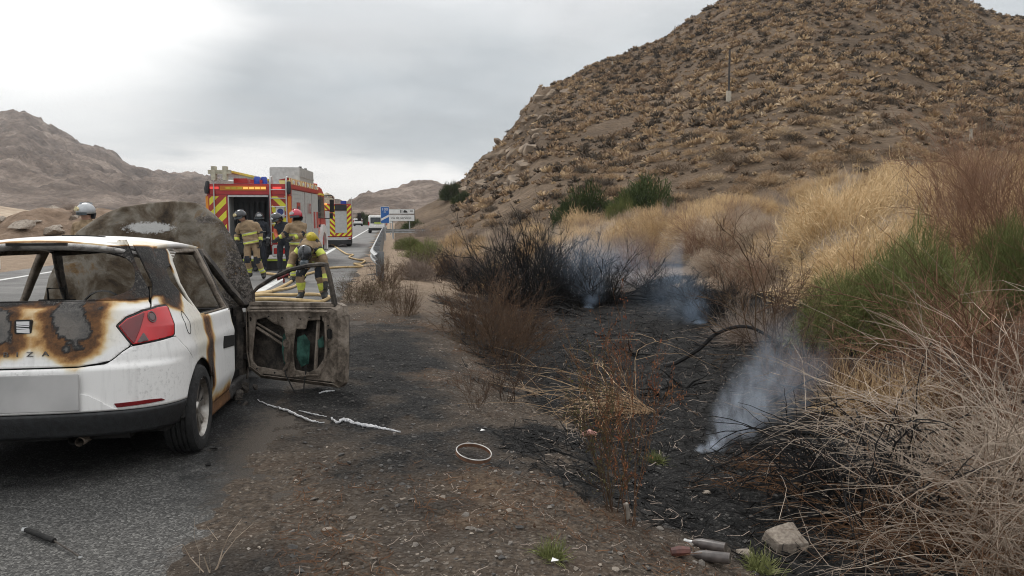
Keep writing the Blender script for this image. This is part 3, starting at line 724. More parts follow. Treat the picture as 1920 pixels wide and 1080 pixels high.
# wheels
def wheel(parent, x, y, r, out, flat=0, rim_mat=alloy, tyre=True, name='wheel', lift=0):
    wh = empty(name, (x, y, r + lift), (0, 0, 0 if out > 0 else math.pi), parent)
    if tyre:
        t = MB(); w = .105
        prof = [(-w*.8, r*.66), (-w*.97, r*.72), (-w, r*.85), (-w*.86, r*.955), (-w*.62, r*.99)]
        for g_ in (-.42, -.12, .18, .46):
            prof += [(w*(g_-.05), r), (w*(g_-.04), r*.965), (w*(g_+.04), r*.965), (w*(g_+.05), r)]
        prof += [(w*.66, r*.99), (w*.86, r*.955), (w, r*.85), (w*.97, r*.72), (w*.8, r*.66)]
        t.lathe(prof, 'x', n=48); to = t.build('tyre', tyre_mat, wh, smooth=True)
    rm = MB(); rm.lathe([(-.08, r*.6), (-.09, r*.67), (.07, r*.64), (.088, r*.68), (.092, r*.665), (.075, r*.625), (.02, r*.58), (-.08, r*.57)], 'x', n=40)
    rm.lathe([(-.02, 0), (-.02, r*.58)], 'x', n=24, m=1)
    rm.lathe([(.07, 0), (.072, r*.12), (.05, r*.17), (0, r*.18)], 'x', n=16)
    for k in range(5):
        a0 = 2*math.pi*k/5 + .3
        for da in (-.17, .17):
            a1 = a0 + da; a2 = a0 + da*1.5
            c0 = Vector((.055, math.cos(a1)*r*.14, math.sin(a1)*r*.14)); c1 = Vector((.066, math.cos(a2)*r*.61, math.sin(a2)*r*.61))
            t_ = Vector((0, -math.sin(a0), math.cos(a0)))
            wd0, wd1 = .016, .021
            vs_ = [c0 - t_*wd0, c0 + t_*wd0, c1 + t_*wd1, c1 - t_*wd1]; vb = [v + Vector((-.035, 0, 0)) for v in vs_]
            rm.add(vs_ + vb, [(0,1,2,3), (7,6,5,4), (0,4,5,1), (1,5,6,2), (2,6,7,3), (3,7,4,0)])
    rm.build('rim', [rim_mat, soot_black], wh, smooth=True)
    return wh
wheel(car, .745, 0, .30, 1, lift=BODY_DROP); wheel(car, -.745, 0, .30, -1, lift=BODY_DROP)
for sx in (1, -1): wheel(car, sx*.72, 2.47, .24, sx, rim_mat=char, tyre=False, lift=BODY_DROP + .13)
ax = MB(); ax.tube([(-.7, 0, .3), (.7, 0, .3)], .05, 8); ax.box((-.55, -.60, .30), (.55, -.1, .40)); ax.lathe([(-.62, .03), (-.5, .03)], 'y', (.26, -.06, .315), 10)
ax.build('underbody', soot_black, car)
MB().lathe([(0, .026), (.14, .026), (.14, .02), (.02, .02)], 'y', (.30, -.70, .305), 12).build('exhaust_tip', bare_metal, car)
for sx in (1, -1):
    al = MB()
    al.lathe([(sx*.52, .352), (sx*.80, .352)], 'x', (0, 0, .36), 20, a0=0, a1=math.pi)
    al.lathe([(sx*.52, 0), (sx*.52, .352)], 'x', (0, 0, .36), 20, a0=0, a1=math.pi)
    al.build('wheel_housing', soot_black, car)
# bonnet, standing open: hinge at the scuttle, outer skin towards us
def bonnet_mat_():
    m = NT('burnt_bonnet'); nA = m.noise(m.obj, 3.4, 6, .65, .5); nB = m.noise(m.obj, 34, 5, .72); nC = m.noise(m.obj, 1.6, 3, .5)
    c = m.ramp(nA, [(.32, (.018, .014, .011)), (.42, (.070, .050, .031)), (.50, (.12, .098, .072)), (.58, (.19, .17, .14)), (.66, (.15, .092, .042)), (.74, (.055, .036, .02))])
    ash = m.attr('ash'); f = m.rng(m.math('ADD', ash, m.math('MULTIPLY', m.math('SUBTRACT', nB, .5), 1.1)), .42, .62)
    c = m.mix(f, c, (.46, .455, .44))
    blk = m.attr('black'); f2 = m.rng(m.math('ADD', blk, m.math('MULTIPLY', m.math('SUBTRACT', nB, .5), 1.6)), .42, .58)
    c = m.mix(f2, c, m.mix(m.rng(nB, .45, .6), (.014, .013, .012), (.15, .13, .115)))
    return m.fin(c, .8, m.bump(m.math('ADD', nB, nA), .6, .012), .3)
bn_tilt = R(80)
hinge = Vector((0, 2.10, .93))
def bonnet_fn(u, v):
    hw = np.interp(v, [0, .12, .36, .66, .85, .93, 1], [.86, .86, .80, .685, .575, .50, .42])
    x = u*hw*np.where(u < 0, 1.15 + .08*v, 1.03) - .035 - .02*v; l = .97*v + .05*(1-u*u)*v + (.05*u - .03*np.abs(u)**8)*v
    bul = .035*(1-u**2) + .08*np.sin(np.clip(v, 0, 1)*1.5)*.7 - .05*v**4 - .06*np.abs(u)**6 + .020*np.exp(-((np.abs(u)-.55)/.07)**2) + .05*fbm(u*2.2+4, v*2.6, 3, 71) + .018*fbm(u*9, v*9, 3, 72)
    y = hinge.y + l*math.cos(bn_tilt) - bul*math.sin(bn_tilt) ; z = hinge.z + l*math.sin(bn_tilt) + bul*math.cos(bn_tilt)
    return np.stack((x, y, z), -1)
bo = clip_panel('bonnet', bonnet_fn, -1, 1, 0, 1, 70, 60, [], bonnet_mat_(), car, .007, False)
me = bo.data; co = np.empty(len(me.vertices)*3, np.float32); me.vertices.foreach_get('co', co); co = co.reshape(-1, 3)
bx_, bz_ = co[:, 0], co[:, 2]
ash_ = .9*np.clip(1.15 - np.sqrt(((bx_+.10)/.36)**2 + ((bz_-1.70)/.085)**2), 0, 1) + .42*np.clip(1.1 - np.hypot((bx_+.42)/.2, (bz_-1.5)/.14), 0, 1)
blk_ = np.maximum(.66*sstep(.42, .66, bx_ - (bz_-1.5)*.15 + fbm(bx_*6, bz_*6, 3, 5)*.3), .60*np.clip(1.2 - np.hypot((bx_-.40)/.22, (bz_-1.78)/.10), 0, 1))
for nm_, ar_ in (('ash', ash_), ('black', blk_)):
    a_ = me.attributes.new(nm_, 'FLOAT', 'POINT'); a_.data.foreach_set('value', ar_.astype(np.float32))
eb = MB(); eb.box((-.55, 2.35, .35), (.55, 3.05, .62)); eb.tube([(-.3, 2.5, .62), (-.3, 2.8, .70), (.2, 2.9, .68), (.5, 2.6, .6)], .04, 8)
eb.build('engine_block', soot_black, car)
# scuttle / bulkhead behind the open bonnet
MB().box((-.74, 2.08, .40), (.74, 2.14, .90)).build('bulkhead', char, car)
# open front door: inner panel towards us
DL = 1.10
door = empty('open_front_door', (.80, 2.02, .03), (R(0), R(0.5), R(60)), car)
door['label'] = 'stripped burnt front door standing open, bare metal with broken green glass'
# door local: y runs back from the hinge (negative), x outward; inner face at -x
def rect_holes(name, y0, y1, z0, z1, res, holes, outline, mat, x, thick, dome=0):
    ny_, nz_ = int((y1-y0)/res), int((z1-z0)/res)
    o = clip_panel(name, lambda u, v: np.stack((x + dome*(1-((v-.62)/.4)**2) - .02*((u+.55)/.55)**2*0, u, v), -1), y0, y1, z0, z1, ny_, nz_, [lambda u, v: -outline(u, v)] + holes, mat, door, thick, False)
    return o
dout = [(-.03, .33), (.0, .48), (.0, .90), (-.04, .935), (-1.0, .955), (-1.065, .93), (-1.08, .85), (-1.075, .40), (-1.06, .24), (-1.02, .20), (-.16, .25)]
outl = lambda u, v: poly_sdf(u, v, dout)
h1 = lambda u, v: poly_sdf(u, v, [(-.15, .78), (-.24, .80), (-.33, .745), (-.42, .72), (-.46, .66), (-.44, .58), (-.42, .50), (-.43, .42), (-.47, .345), (-.15, .375), (-.10, .42), (-.12, .62)]) - .018
h2 = lambda u, v: poly_sdf(u, v, [(-.59, .70), (-.70, .70), (-.72, .78), (-.86, .79), (-.88, .72), (-.86, .46), (-.80, .38), (-.72, .345), (-.58, .36), (-.56, .50), (-.57, .60)]) - .018
h3 = lambda u, v: np.maximum(np.abs(u+.855) - .013, np.abs(v-.82) - .022)*1.0
h4 = lambda u, v: np.hypot(u+.63, v-.81) - .012
h5 = lambda u, v: np.maximum(np.abs(u+.50) - .012, np.abs(v-.47) - .016)
h6 = lambda u, v: np.maximum(np.abs(u+.07) - .012, np.abs(v-.80) - .022)
rect_holes('inner_panel', -1.10, .02, .20, .97, .016, [h1, h2, h3, h4, h5, h6], lambda u, v: outl(u, v) + .045, bare_metal, -.065, .012, .018)
rect_holes('door_skin', -1.10, .02, .20, .97, .02, [], outl, char, .055, .01, .012)
ed = MB(); pts = [Vector((0, y, z)) for y, z in dout]; n_ = len(pts); cy, cz = -.54, .58
for i in range(n_):
    a, b = pts[i], pts[(i+1) % n_]
    def inn_(p): return Vector((-.062, cy + (p.y-cy)*.925, cz + (p.z-cz)*.90))
    A, B = Vector((.055, a.y, a.z)), Vector((.055, b.y, b.z))
    ed.add([A, B, Vector((-.02, b.y, b.z)), Vector((-.02, a.y, a.z))], [(0,1,2,3)]); ed.add([Vector((-.02, a.y, a.z)), Vector((-.02, b.y, b.z)), inn_(b), inn_(a)], [(0,1,2,3)])
o = ed.build('door_edge', [bare_metal], door); md = o.modifiers.new('t', 'SOLIDIFY'); md.thickness = .006
# window frame of the door
wf = MB(); wf.tube([(.0, -.07, .93), (-.01, -.075, 1.05), (-.02, -.14, 1.10), (-.045, -.33, 1.19), (-.065, -.55, 1.265), (-.08, -.75, 1.30), (-.088, -.90, 1.31), (-.088, -.955, 1.30)], [.017, .017, .018, .019, .020, .021, .022, .023], 6)
wf.tube([(-.088, -.94, 1.315), (-.07, -.965, 1.2), (-.02, -.985, .93)], [.023, .024, .030], 6)
wf.build('window_frame', char, door)
MB().box((-.05, -1.0, .925), (.06, -.05, .962)).build('window_rail', bare_metal, door, bevel=.008)
rg_ = MB(); rg_.tube([(-.02, -.12, .72), (-.02, -.50, .52)], .014, 6).tube([(-.02, -.12, .76), (-.02, -.46, .60)], .010, 6).tube([(-.01, -.80, .80), (-.01, -.76, .34)], .018, 6)
rg_.build('window_regulator', bare_metal, door)
gl = MB(); gl.prism([(-.43, .66), (-.50, .70), (-.53, .55), (-.49, .36), (-.44, .40), (-.42, .52)], -.045, -.040, 'x').prism([(-.58, .64), (-.66, .67), (-.72, .60), (-.70, .40), (-.62, .37), (-.57, .46)], -.03, -.025, 'x').prism([(-.80, .62), (-.86, .66), (-.87, .56), (-.81, .55)], -.03, -.025, 'x')
gl.build('broken_glass', green_glass, door)
MB().box((-.075, -.975, .64), (-.045, -.925, .73)).build('door_lock', soot_black, door, bevel=.01)
hw_ = MB(); hw_.tube([(-.06, -.45, .40), (-.10, -.5, .30), (-.14, -.62, .16), (-.12, -.72, .04)], .006, 5).tube([(-.06, -.70, .40), (-.10, -.70, .22), (-.14, -.71, .05)], .006, 5).build('hanging_cable', soot_black, door)
for z in (.42, .72): MB().box((-.03, -.01, z), (.03, .06, z+.05)).build('hinge', char, door)
MB().tube([(-.082, -.08, .875), (-.086, -.30, .88), (-.086, -.60, .885), (-.082, -.95, .885)], .012, 6).build('pressed_rib', bare_metal, door, smooth=True)
MB().tube([(-.080, -.92, .84), (-.084, -.93, .62), (-.082, -.92, .42), (-.080, -.84, .31), (-.078, -.60, .29)], .011, 6).build('pressed_rib', bare_metal, door, smooth=True)
MB().tube([(-.082, -.50, .70), (-.086, -.53, .56), (-.084, -.52, .42), (-.080, -.46, .33)], .016, 6).build('pressed_rib', bare_metal, door, smooth=True)
MB().lathe([(-.095, .0), (-.093, .035), (-.078, .045)], 'x', (0, -.50, .585), 14).build('mounting_boss', bare_metal, door, smooth=True)
for y_, z_ in ((-.30, .83), (-.45, .82), (-.75, .83), (-.16, .34), (-.36, .31), (-.68, .30), (-.95, .55), (-.95, .76)): MB().lathe([(-.082, .008), (-.074, .008)], 'x', (0, y_, z_), 8).lathe([(-.082, 0), (-.082, .008)], 'x', (0, y_, z_), 8).build('clip_hole', soot_black, door)
# A-pillar post and door aperture on the right
MB().tube([(.70, 2.06, .30), (.72, 2.06, .70), (.70, 2.06, .95)], [.07, .06, .045], 8).build('front_pillar', char, car)
MB().box((.70, .36, .97), (.80, 1.15, .985)).build('window_seal', soot_black, car)
clip_panel('door_handle', lambda u, z: S(u, z) + np.stack((.006 + 0*u, 0*u, 0*u), -1), u_of_y(.70), u_of_y(1.14), .66, .82, 20, 12, [lambda u, z: .785 - .07*(yS(u, z) - .75) - z, lambda u, z: z - .69 + .05*(yS(u, z) - .75)], soot_black, car, .01, False)
# ------------------------------------------------------------------ fire engines
fe_red = M_('fire_red', (.47, .022, .022), (.38, .016, .017), 3, .35, coat=.3)
fe_red2 = M_('faded_cab_red', (.55, .05, .035), (.46, .035, .03), 3, .4, coat=.2)
fe_orange = M_('orange_edge', (.72, .27, .03), (.62, .21, .03), 3, .45)
shutter = M_('shutter_grey', (.50, .51, .50), (.42, .43, .42), 6, .45, metal=.15)
alu = M_('aluminium', (.56, .56, .55), (.44, .44, .43), 9, .4, metal=.4)
white_met = M_('white_enamel', (.74, .74, .72), (.60, .60, .58), 5, .4)
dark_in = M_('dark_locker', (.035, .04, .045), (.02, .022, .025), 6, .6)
black_pl = M_('black_plastic', (.02, .02, .022), (.012, .012, .013), 9, .5)
glass_dk = M_('vehicle_glass', (.05, .06, .065), (.03, .035, .04), 3, .08)
lamp_red = M_('tail_lamp_red', (.55, .02, .02), (.42, .015, .015), 9, .2)
lamp_amber = emis('amber_flasher', (1.0, .45, .10), .7)
lamp_redlit = emis('red_flasher', (1.0, .10, .08), .35)
blue_lamp = M_('blue_beacon', (.03, .07, .42), (.02, .05, .30), 5, .2)
cream = M_('worn_cream_metal', (.55, .51, .40), (.36, .33, .25), 12, .6)
yellow_pt = M_('yellow_paint', (.72, .55, .06), (.58, .43, .05), 6, .5)
def chevron(name, c1, c2, period, direction, axis=0):
    m = NT(name); sx = m.n('ShaderNodeSeparateXYZ'); m.l(m.obj, sx.inputs[0])
    f = m.math('ADD', sx.outputs[axis], m.math('MULTIPLY', sx.outputs[2], direction))
    f = m.math('FRACT', m.math('MULTIPLY', f, 1/period)); f = m.math('GREATER_THAN', f, .5)
    return m.fin(m.mix(f, c1, c2), .35)
YEL, DRED = (.70, .66, .05), (.36, .045, .03)
chev_l = chevron('chevron_rising', YEL, DRED, .42, -1.0); chev_r = chevron('chevron_falling', YEL, DRED, .42, 1.0)
chev_s = chevron('chevron_side', (.80, .70, .28), DRED, .34, -1.0, 1)
tyre_w = M_('truck_tyre', (.022, .022, .022), (.012, .012, .012), 6, .85)
def truck_wheel(par, x, y, r, sgn, hub=white_met):
    w = empty('wheel', (x, y, r), (0, 0, 0 if sgn > 0 else math.pi), par)
    MB().lathe([(-.14, r*.6), (-.15, r*.9), (-.10, r), (.10, r), (.15, r*.9), (.14, r*.6)], 'x', n=32).build('tyre', tyre_w, w, smooth=True)
    MB().lathe([(.13, r*.6), (.10, r*.5), (.02, r*.36), (.06, r*.2), (.10, 0)], 'x', n=24).build('rim', hub, w, smooth=True)
FE_HEAD = 5.0
fe = empty('fire_engine', (-8.07, 23.65, 0), (0, 0, R(FE_HEAD)))
tag(fe, 'large red fire engine with open rear locker and ladders on its roof, nearer of two', 'fire engine')
fx = lambda a: -1.25 + a          # metres from the left edge of the tail
MB().box((-1.20, .02, .55), (1.20, 6.0, .85)).box((-.45, .3, .45), (.45, 7.2, .60)).build('chassis', black_pl, fe)
# rear superstructure: frame pieces butted round the open locker
MB().box((-1.25, 0, .82), (-.62, .30, 2.32)).build('rear_corner', fe_red, fe, bevel=.02)
MB().box((.62, 0, .60), (1.25, .30, 2.32)).build('rear_corner', fe_red, fe, bevel=.02)
MB().box((-1.25, -.003, 2.323), (1.25, .30, 2.66)).build('rear_beam', fe_red, fe, bevel=.03)
MB().box((-.83, -.02, 2.46), (.55, -.004, 2.60)).build('light_panel', fe_orange, fe)
for k in range(7):
    x = -.66 + k*.175
    MB().box((x, -.032, 2.50), (x+.145, -.021, 2.56)).build('flasher', lamp_amber if k >= 3 else yellow_pt, fe)
for x in (-1.13, .74): MB().box((x, -.02, 2.50), (x+.26, -.004, 2.57)).build('flasher', lamp_redlit, fe)
for x0, x1, mt in ((-1.155, -.66, chev_l), (.70, 1.13, chev_r)):
    MB().box((x0, -.008, .86), (x1, -.001, 2.28)).build('chevron_panel', mt, fe)
for x in (-1.27, 1.165): MB().box((x, -.012, .84), (x+.105, .09, 2.30)).build('corner_strip', fe_orange, fe, bevel=.02)
for x in (-1.21, 1.21):
    MB().tube([(x, -.03, 2.36), (x, -.04, 2.5), (x, .06, 2.72)], [.07, .085, .06], 8).build('corner_lamp', black_pl, fe, smooth=True)
# open locker: recess with dark back, shelf and pump gear
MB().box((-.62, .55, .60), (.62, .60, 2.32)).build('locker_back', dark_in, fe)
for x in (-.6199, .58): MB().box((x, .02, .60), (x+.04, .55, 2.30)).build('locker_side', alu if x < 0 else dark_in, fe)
MB().box((-.60, -.01, 2.26), (.60, .06, 2.315)).build('shutter_roll', alu, fe)
for k in range(6): MB().tube([(-.48+k*.17, .50, 2.1), (-.48+k*.17+.03*math.sin(k), .48, 1.4), (-.45+k*.17, .5, .9)], .035, 6).build('hanging_hose', black_pl, fe)
MB().box((-.55, .10, .62), (.55, .50, .95)).build('pump', black_pl, fe, bevel=.03)
for x in (-.3, .0, .3): MB().lathe([(.0, .08), (.06, .08), (.06, 0)], 'y', (x, .04, .80), 12).build('outlet', alu, fe)
MB().box((-1.22, -.10, .30), (1.22, .25, .345)).build('rear_step', M_('lime_strip', (.45, .55, .06), (.36, .44, .05), 6, .5), fe)
MB().box((-1.20, -.06, .06), (1.20, .0, .298)).build('rear_skirt', black_pl, fe)
for x in (-1.22, .68):
    h = MB().box((x, -.09, .42), (x+.50, .0, .80)).build('lamp_housing', white_met, fe, bevel=.03)
    MB().box((x+.06, -.11, .52), (x+.40, -.088, .70)).build('tail_lamp', lamp_red, h, bevel=.02)
# rear ladder on the right
ld = empty('rear_ladder', (.66, -.10, 0), (0, 0, 0), fe)
for x in (.02, .50): MB().tube([(x, 0, .80), (x, 0, 2.70), (x, .06, 2.86), (x, .26, 2.9), (x, .30, 2.62)], .022, 8).build('rail', alu, ld)
for k in range(7): MB().tube([(.02, 0, .92+k*.26), (.50, 0, .92+k*.26)], .016, 6).build('rung', alu, ld)
MB().tube([(-1.0, -.05, 1.1), (-1.0, -.06, 2.75), (-.98, .1, 2.8)], .02, 6).build('grab_rail', alu, fe)
MB().box((.82, -.055, 1.62), (1.08, -.012, 1.98)).build('equipment_box', white_met, fe, bevel=.02)
MB().lathe([(-.062, .10), (-.056, .10)], 'y', (.96, 0, 1.81), 16).lathe([(-.064, 0), (-.062, .10)], 'y', (.96, 0, 1.81), 16).build('round_emblem', M_('emblem_blue', (.03, .05, .18), (.02, .03, .12), 20, .5), fe)
# right flank
MB().box((-1.25, .61, .82), (1.20, 5.35, 2.58)).box((-1.25, .303, .82), (-.64, .608, 2.58)).box((.64, .303, .82), (1.20, .608, 2.58)).box((-.638, .303, 2.33), (.638, .608, 2.58)).build('body', fe_red, fe)
for (y0, y1) in ((.38, 2.55), (2.68, 3.9)):
    sh = MB().box((1.201, y0, .80), (1.232, y1, 2.50)).build('roller_shutter', shutter, fe)
    for k in range(1, 14): MB().box((1.233, y0, .80+k*.121), (1.238, y1, .812+k*.121)).build('slat', shutter, sh)
MB().box((1.201, 3.96, .72), (1.240, 5.30, 2.50)).build('roller_shutter', shutter, fe)
MB().box((1.203, .02, 2.52), (1.262, 5.35, 2.66)).build('top_rail', fe_red, fe, bevel=.01)
rr = MB().box((.95, .05, 2.663), (1.255, 5.3, 2.86), rot=(0, R(-12), 0), piv=(1.255, 0, 2.663)).build('roof_edge', chev_s, fe)
for k in range(6): MB().box((1.23, .5+k*.85, 2.68), (1.275, .72+k*.85, 2.80)).build('side_lamp', lamp_amber if False else white_met, fe, bevel=.02)
MB().box((1.239, 1.15, 1.42), (1.246, 1.72, 2.12)).build('emblem_panel', fe_red, fe, bevel=.0)
MB().box((1.247, 1.27, 1.80), (1.252, 1.60, 2.0)).build('emblem_mark', M_('emblem_grey', (.12, .10, .12), (.08, .07, .08), 20, .5), fe)
text_mesh('lettering', '112', .50, fe_red, fe, (1.262, 3.30, 1.78), (R(90), 0, R(90)), .002, 1.0)
text_mesh('lettering', 'BOMBEROS', .20, white_met, fe, (1.262, 6.45, 1.18), (R(90), 0, R(90)), .002, 1.0)
for y in (4.3, 4.9): MB().box((1.241, y, 1.25), (1.25, y+.30, 1.85)).build('side_decal', fe_red, fe)
# cab
cb = MB(); prof = [(5.40, .70), (5.40, 2.62), (5.75, 2.80), (6.5, 2.82), (7.05, 2.60), (7.32, 1.75), (7.42, 1.55), (7.45, .55), (7.0, .50)]
cb.prism(prof, -1.20, 1.20, 'x'); cabo = cb.build('cab', fe_red2, fe, bevel=.05)
for y0, y1 in ((5.50, 6.05), (6.16, 6.95)):
    MB().prism([(y0, 1.62), (y0, 2.45), (y1 - (.1 if y1 > 6.5 else 0), 2.45), (y1+ (.12 if y1 > 6.5 else 0), 1.62)], 1.195, 1.212, 'x').build('side_window', glass_dk, fe)
MB().box((1.203, 6.09, .75), (1.215, 6.115, 2.5)).build('door_gap', black_pl, fe)
for y in (5.62, 6.30): MB().box((1.202, y, 1.28), (1.24, y+.22, 1.38)).build('door_handle', black_pl, fe)
MB().box((1.205, 5.45, 1.02), (1.216, 7.0, 1.14)).build('side_stripe', fe_orange, fe)
MB().box((1.205, 5.42, 2.50), (1.216, 7.0, 2.58)).build('top_stripe', yellow_pt, fe)
arch = MB(); arch.lathe([(.95, .58), (1.30, .58), (1.32, .62), (1.30, .88), (.95, .88), (.95, .58)], 'x', (0, 6.35, .50), 24, a0=-.2, a1=math.pi+.2); arch.build('wheel_arch', white_met, fe, smooth=True)
MB().prism([(7.05, 2.56), (7.31, 1.76), (7.34, 1.76), (7.08, 2.56)], -1.1, 1.1, 'x').build('windscreen', glass_dk, fe)
for sg in (1, -1):
    mr_ = MB(); mr_.tube([(sg*1.18, 7.0, 2.5), (sg*1.50, 7.15, 2.52), (sg*1.55, 7.2, 2.4)], .025, 6).tube([(sg*1.18, 7.1, 1.6), (sg*1.48, 7.2, 1.62)], .02, 6).box((sg*1.48-.07, 7.12, 1.85), (sg*1.48+.09, 7.2, 2.36)).box((sg*1.46-.06, 7.12, 1.60), (sg*1.46+.06, 7.2, 1.82))
    mr_.build('mirror', black_pl, fe)
truck_wheel(fe, 1.05, 6.35, .50, 1); truck_wheel(fe, -1.05, 6.35, .50, -1)
truck_wheel(fe, 1.0, 2.2, .50, 1); truck_wheel(fe, -1.0, 2.2, .50, -1)
# roof load
rb = MB().box((.15, 2.3, 2.70), (1.15, 5.0, 3.32)).build('roof_box', alu, fe, bevel=.02)
for y in (3.2, 4.2): MB().tube([(1.0, y, 3.31), (1.0, y, 3.40)], .05, 8).build('box_latch', black_pl, rb)
MB().box((1.152, 2.3, 3.0), (1.165, 5.0, 3.04)).build('box_rail', alu, rb)
lad = empty('roof_ladder', (0, 0, 0), (0, 0, 0), fe)
for x, m_ in ((-1.0, cream), (-.62, cream)):
    MB().box((x, -.35, 2.86), (x+.10, 5.5, 2.99)).build('rail', alu, lad)
MB().box((-.52, -.3, 2.985), (-.44, 5.6, 3.05)).build('pole', yellow_pt, lad)
for k in range(12): MB().tube([(-.98, .1+k*.45, 2.92), (-.54, .1+k*.45, 2.92)], .02, 6).build('rung', alu, lad)
for x in (-.95, -.62): MB().box((x, -.45, 2.75), (x+.12, -.25, 3.16)).box((x-.10, -.42, 2.93), (x+.22, -.28, 3.05)).build('ladder_foot', cream, lad)
MB().box((-.50, .3, 2.68), (-.10, 1.0, 2.84)).box((.0, .3, 2.68), (.35, .9, 2.80)).build('roof_bracket', fe_red, fe)
for x, y in ((.45, .35), (.62, .5)): MB().lathe([(2.67, .10), (2.86, .10), (2.90, .07), (2.90, 0)], 'z', (x-.25, y, 0), 16).build('beacon', blue_lamp, fe, smooth=True)
MB().lathe([(2.82, .34), (2.94, .34), (2.96, .25), (2.96, 0)], 'z', (.75, 6.2, 0), 20).build('hatch', fe_red2, fe, smooth=True)
MB().box((-.9, 6.4, 2.8), (.4, 6.65, 2.98)).build('light_bar', blue_lamp, fe, bevel=.03)
MB().box((-1.2, .3, 2.582), (.93, 5.35, 2.675)).build('roof_deck', alu, fe)

# second engine, further up the shoulder
fe2 = empty('fire_engine', (-10.2, 43.2, 0), (0, 0, R(11.2)))
tag(fe2, 'smaller fire engine with white tail and red chevron columns, farther up the shoulder', 'fire engine')
MB().box((-1.20, .03, .55), (1.20, 5.2, 2.42)).build('body', fe_red, fe2, bevel=.03)
MB().box((-1.15, 5.25, .55), (1.15, 7.0, 2.45)).build('cab', fe_red2, fe2, bevel=.12)
MB().box((-1.18, -.02, .62), (-.02, .025, 2.02)).build('rear_panel', shutter, fe2)
MB().box((.28, -.02, .80), (.92, .025, 2.05)).build('roller_shutter', shutter, fe2)
for k in range(9): MB().box((.28, -.03, .86+k*.13), (.92, -.022, .875+k*.13)).build('slat', alu, fe2)
c2a = chevron('chevron_far_rising', YEL, DRED, .30, -1.0); c2b = chevron('chevron_far_falling', YEL, DRED, .30, 1.0)
for x0, x1, z0, z1, mt in ((-.015, .27, .62, 2.05, c2b), (.93, 1.17, .62, 2.35, c2a), (-1.18, .92, 2.07, 2.36, c2b), (.275, .925, .62, .79, c2a)):
    MB().box((x0, -.025, z0), (x1, .022, z1)).build('chevron_panel', mt, fe2)
MB().box((-1.15, -.12, .42), (1.15, .02, .56)).build('rear_step', alu, fe2)
MB().box((-1.15, -.08, .18), (1.15, .01, .40)).build('rear_skirt', black_pl, fe2)
for x in (-.85, 1.0): MB().box((x, -.15, .46), (x+.14, -.122, .53)).build('tail_lamp', lamp_red, fe2)
for x in (-.75, -.3): MB().box((x, -.05, 2.38), (x+.16, .0, 2.45)).build('flasher', lamp_amber if x > -.5 else lamp_redlit, fe2)
MB().lathe([(2.42, .16), (2.60, .16), (2.60, 0)], 'z', (.75, .3, 0), 12).build('beacon', blue_lamp, fe2)
MB().box((.28, -.08, 2.06), (.92, -.03, 2.40)).build('shutter_box', black_pl, fe2)
MB().box((-.9, .2, 2.425), (.2, 3.0, 2.75)).tube([(-.5, .1, 2.8), (-.2, 1.2, 3.0), (.1, 2.6, 2.85)], .10, 8).tube([(-.8, .2, 2.9), (-.7, 2.2, 2.95)], .08, 6).build('roof_load', cream, fe2)
MB().tube([(1.18, .1, 2.42), (1.2, .1, 2.8)], .015, 5).build('aerial', alu, fe2)
MB().tube([(1.21, .06, .7), (1.21, .06, 2.4)], .03, 6).build('corner_rail', alu, fe2)
MB().tube([(1.15, 6.3, 1.9), (1.6, 6.5, 1.9)], .02, 5).box((1.5, 6.4, 1.45), (1.75, 6.55, 1.95)).build('mirror', black_pl, fe2)
MB().lathe([(0, .20), (.05, .20), (.05, .12), (0, .12)], 'y', (-.75, -.10, 1.35), 16).build('hose_reel', black_pl, fe2)
for x in (-1, 1): truck_wheel(fe2, x*1.0, 1.6, .48, x); truck_wheel(fe2, x*1.0, 6.0, .48, x)

# ------------------------------------------------------------------ van and a far car
def van_like(name, loc, rz, label, cat, L_, W_, H_, paint):
    v = empty(name, loc, (0, 0, R(rz))); tag(v, label, cat); w = W_/2
    pf = [(0.02, .32), (0, .75), (.08, 1.0), (.22, H_-.10), (.45, H_), (L_*.55, H_), (L_*.68, H_*.94), (L_*.86, H_*.56), (L_*.98, H_*.48), (L_, .40), (L_-.1, .30)]
    MB().prism(pf, -w, w, 'x').build('body', paint, v, bevel=.07)
    MB().prism([(-.66*w/w*.8, 0)]*3, 0, 0, 'y') if False else None
    MB().box((-w*.78, -.012+.10, 1.08), (w*.78, .17, H_-.22), rot=(R(-7), 0, 0)).build('rear_window', glass_dk, v, bevel=.03)
    MB().box((-w*.98, -.04, .30), (w*.98, .12, .58)).build('rear_bumper', black_pl, v, bevel=.03)
    for s_ in (-1, 1):
        MB().box((s_*w-.10 if s_ > 0 else -w-.01, .0, .85), (w+.01 if s_ > 0 else -w+.10, .10, 1.28)).build('tail_lamp', lamp_red, v, bevel=.02)
        MB().box((s_*(w+.02)-.01, L_*.30, 1.02), (s_*(w+.02)+.01, L_*.72, H_-.3)).build('side_window', glass_dk, v)
        MB().box((s_*(w+.12)-.09, L_*.70, 1.05), (s_*(w+.12)+.09, L_*.74, 1.28)).build('mirror', black_pl, v, bevel=.02)
        for y in (L_*.18, L_*.80): truck_wheel(v, s_*(w-.12), y, .33, s_, alu)
    return v
vn = van_like('delivery_van', (-14.75, 84.5, 0), 9.2, 'white panel van driving away up the road behind the blue sign', 'van', 4.6, 1.95, 1.95, white_met)
MB().box((-.35, -.01, 1.05), (.45, .01, 1.2)).build('side_print', M_('lime_print', (.5, .6, .1), (.4, .5, .1), 6, .5), vn)
van_like('distant_car', (-33, 165, 0), 9.2, 'tiny white car far up the road beyond the engines', 'car', 4.2, 1.8, 1.6, white_met)

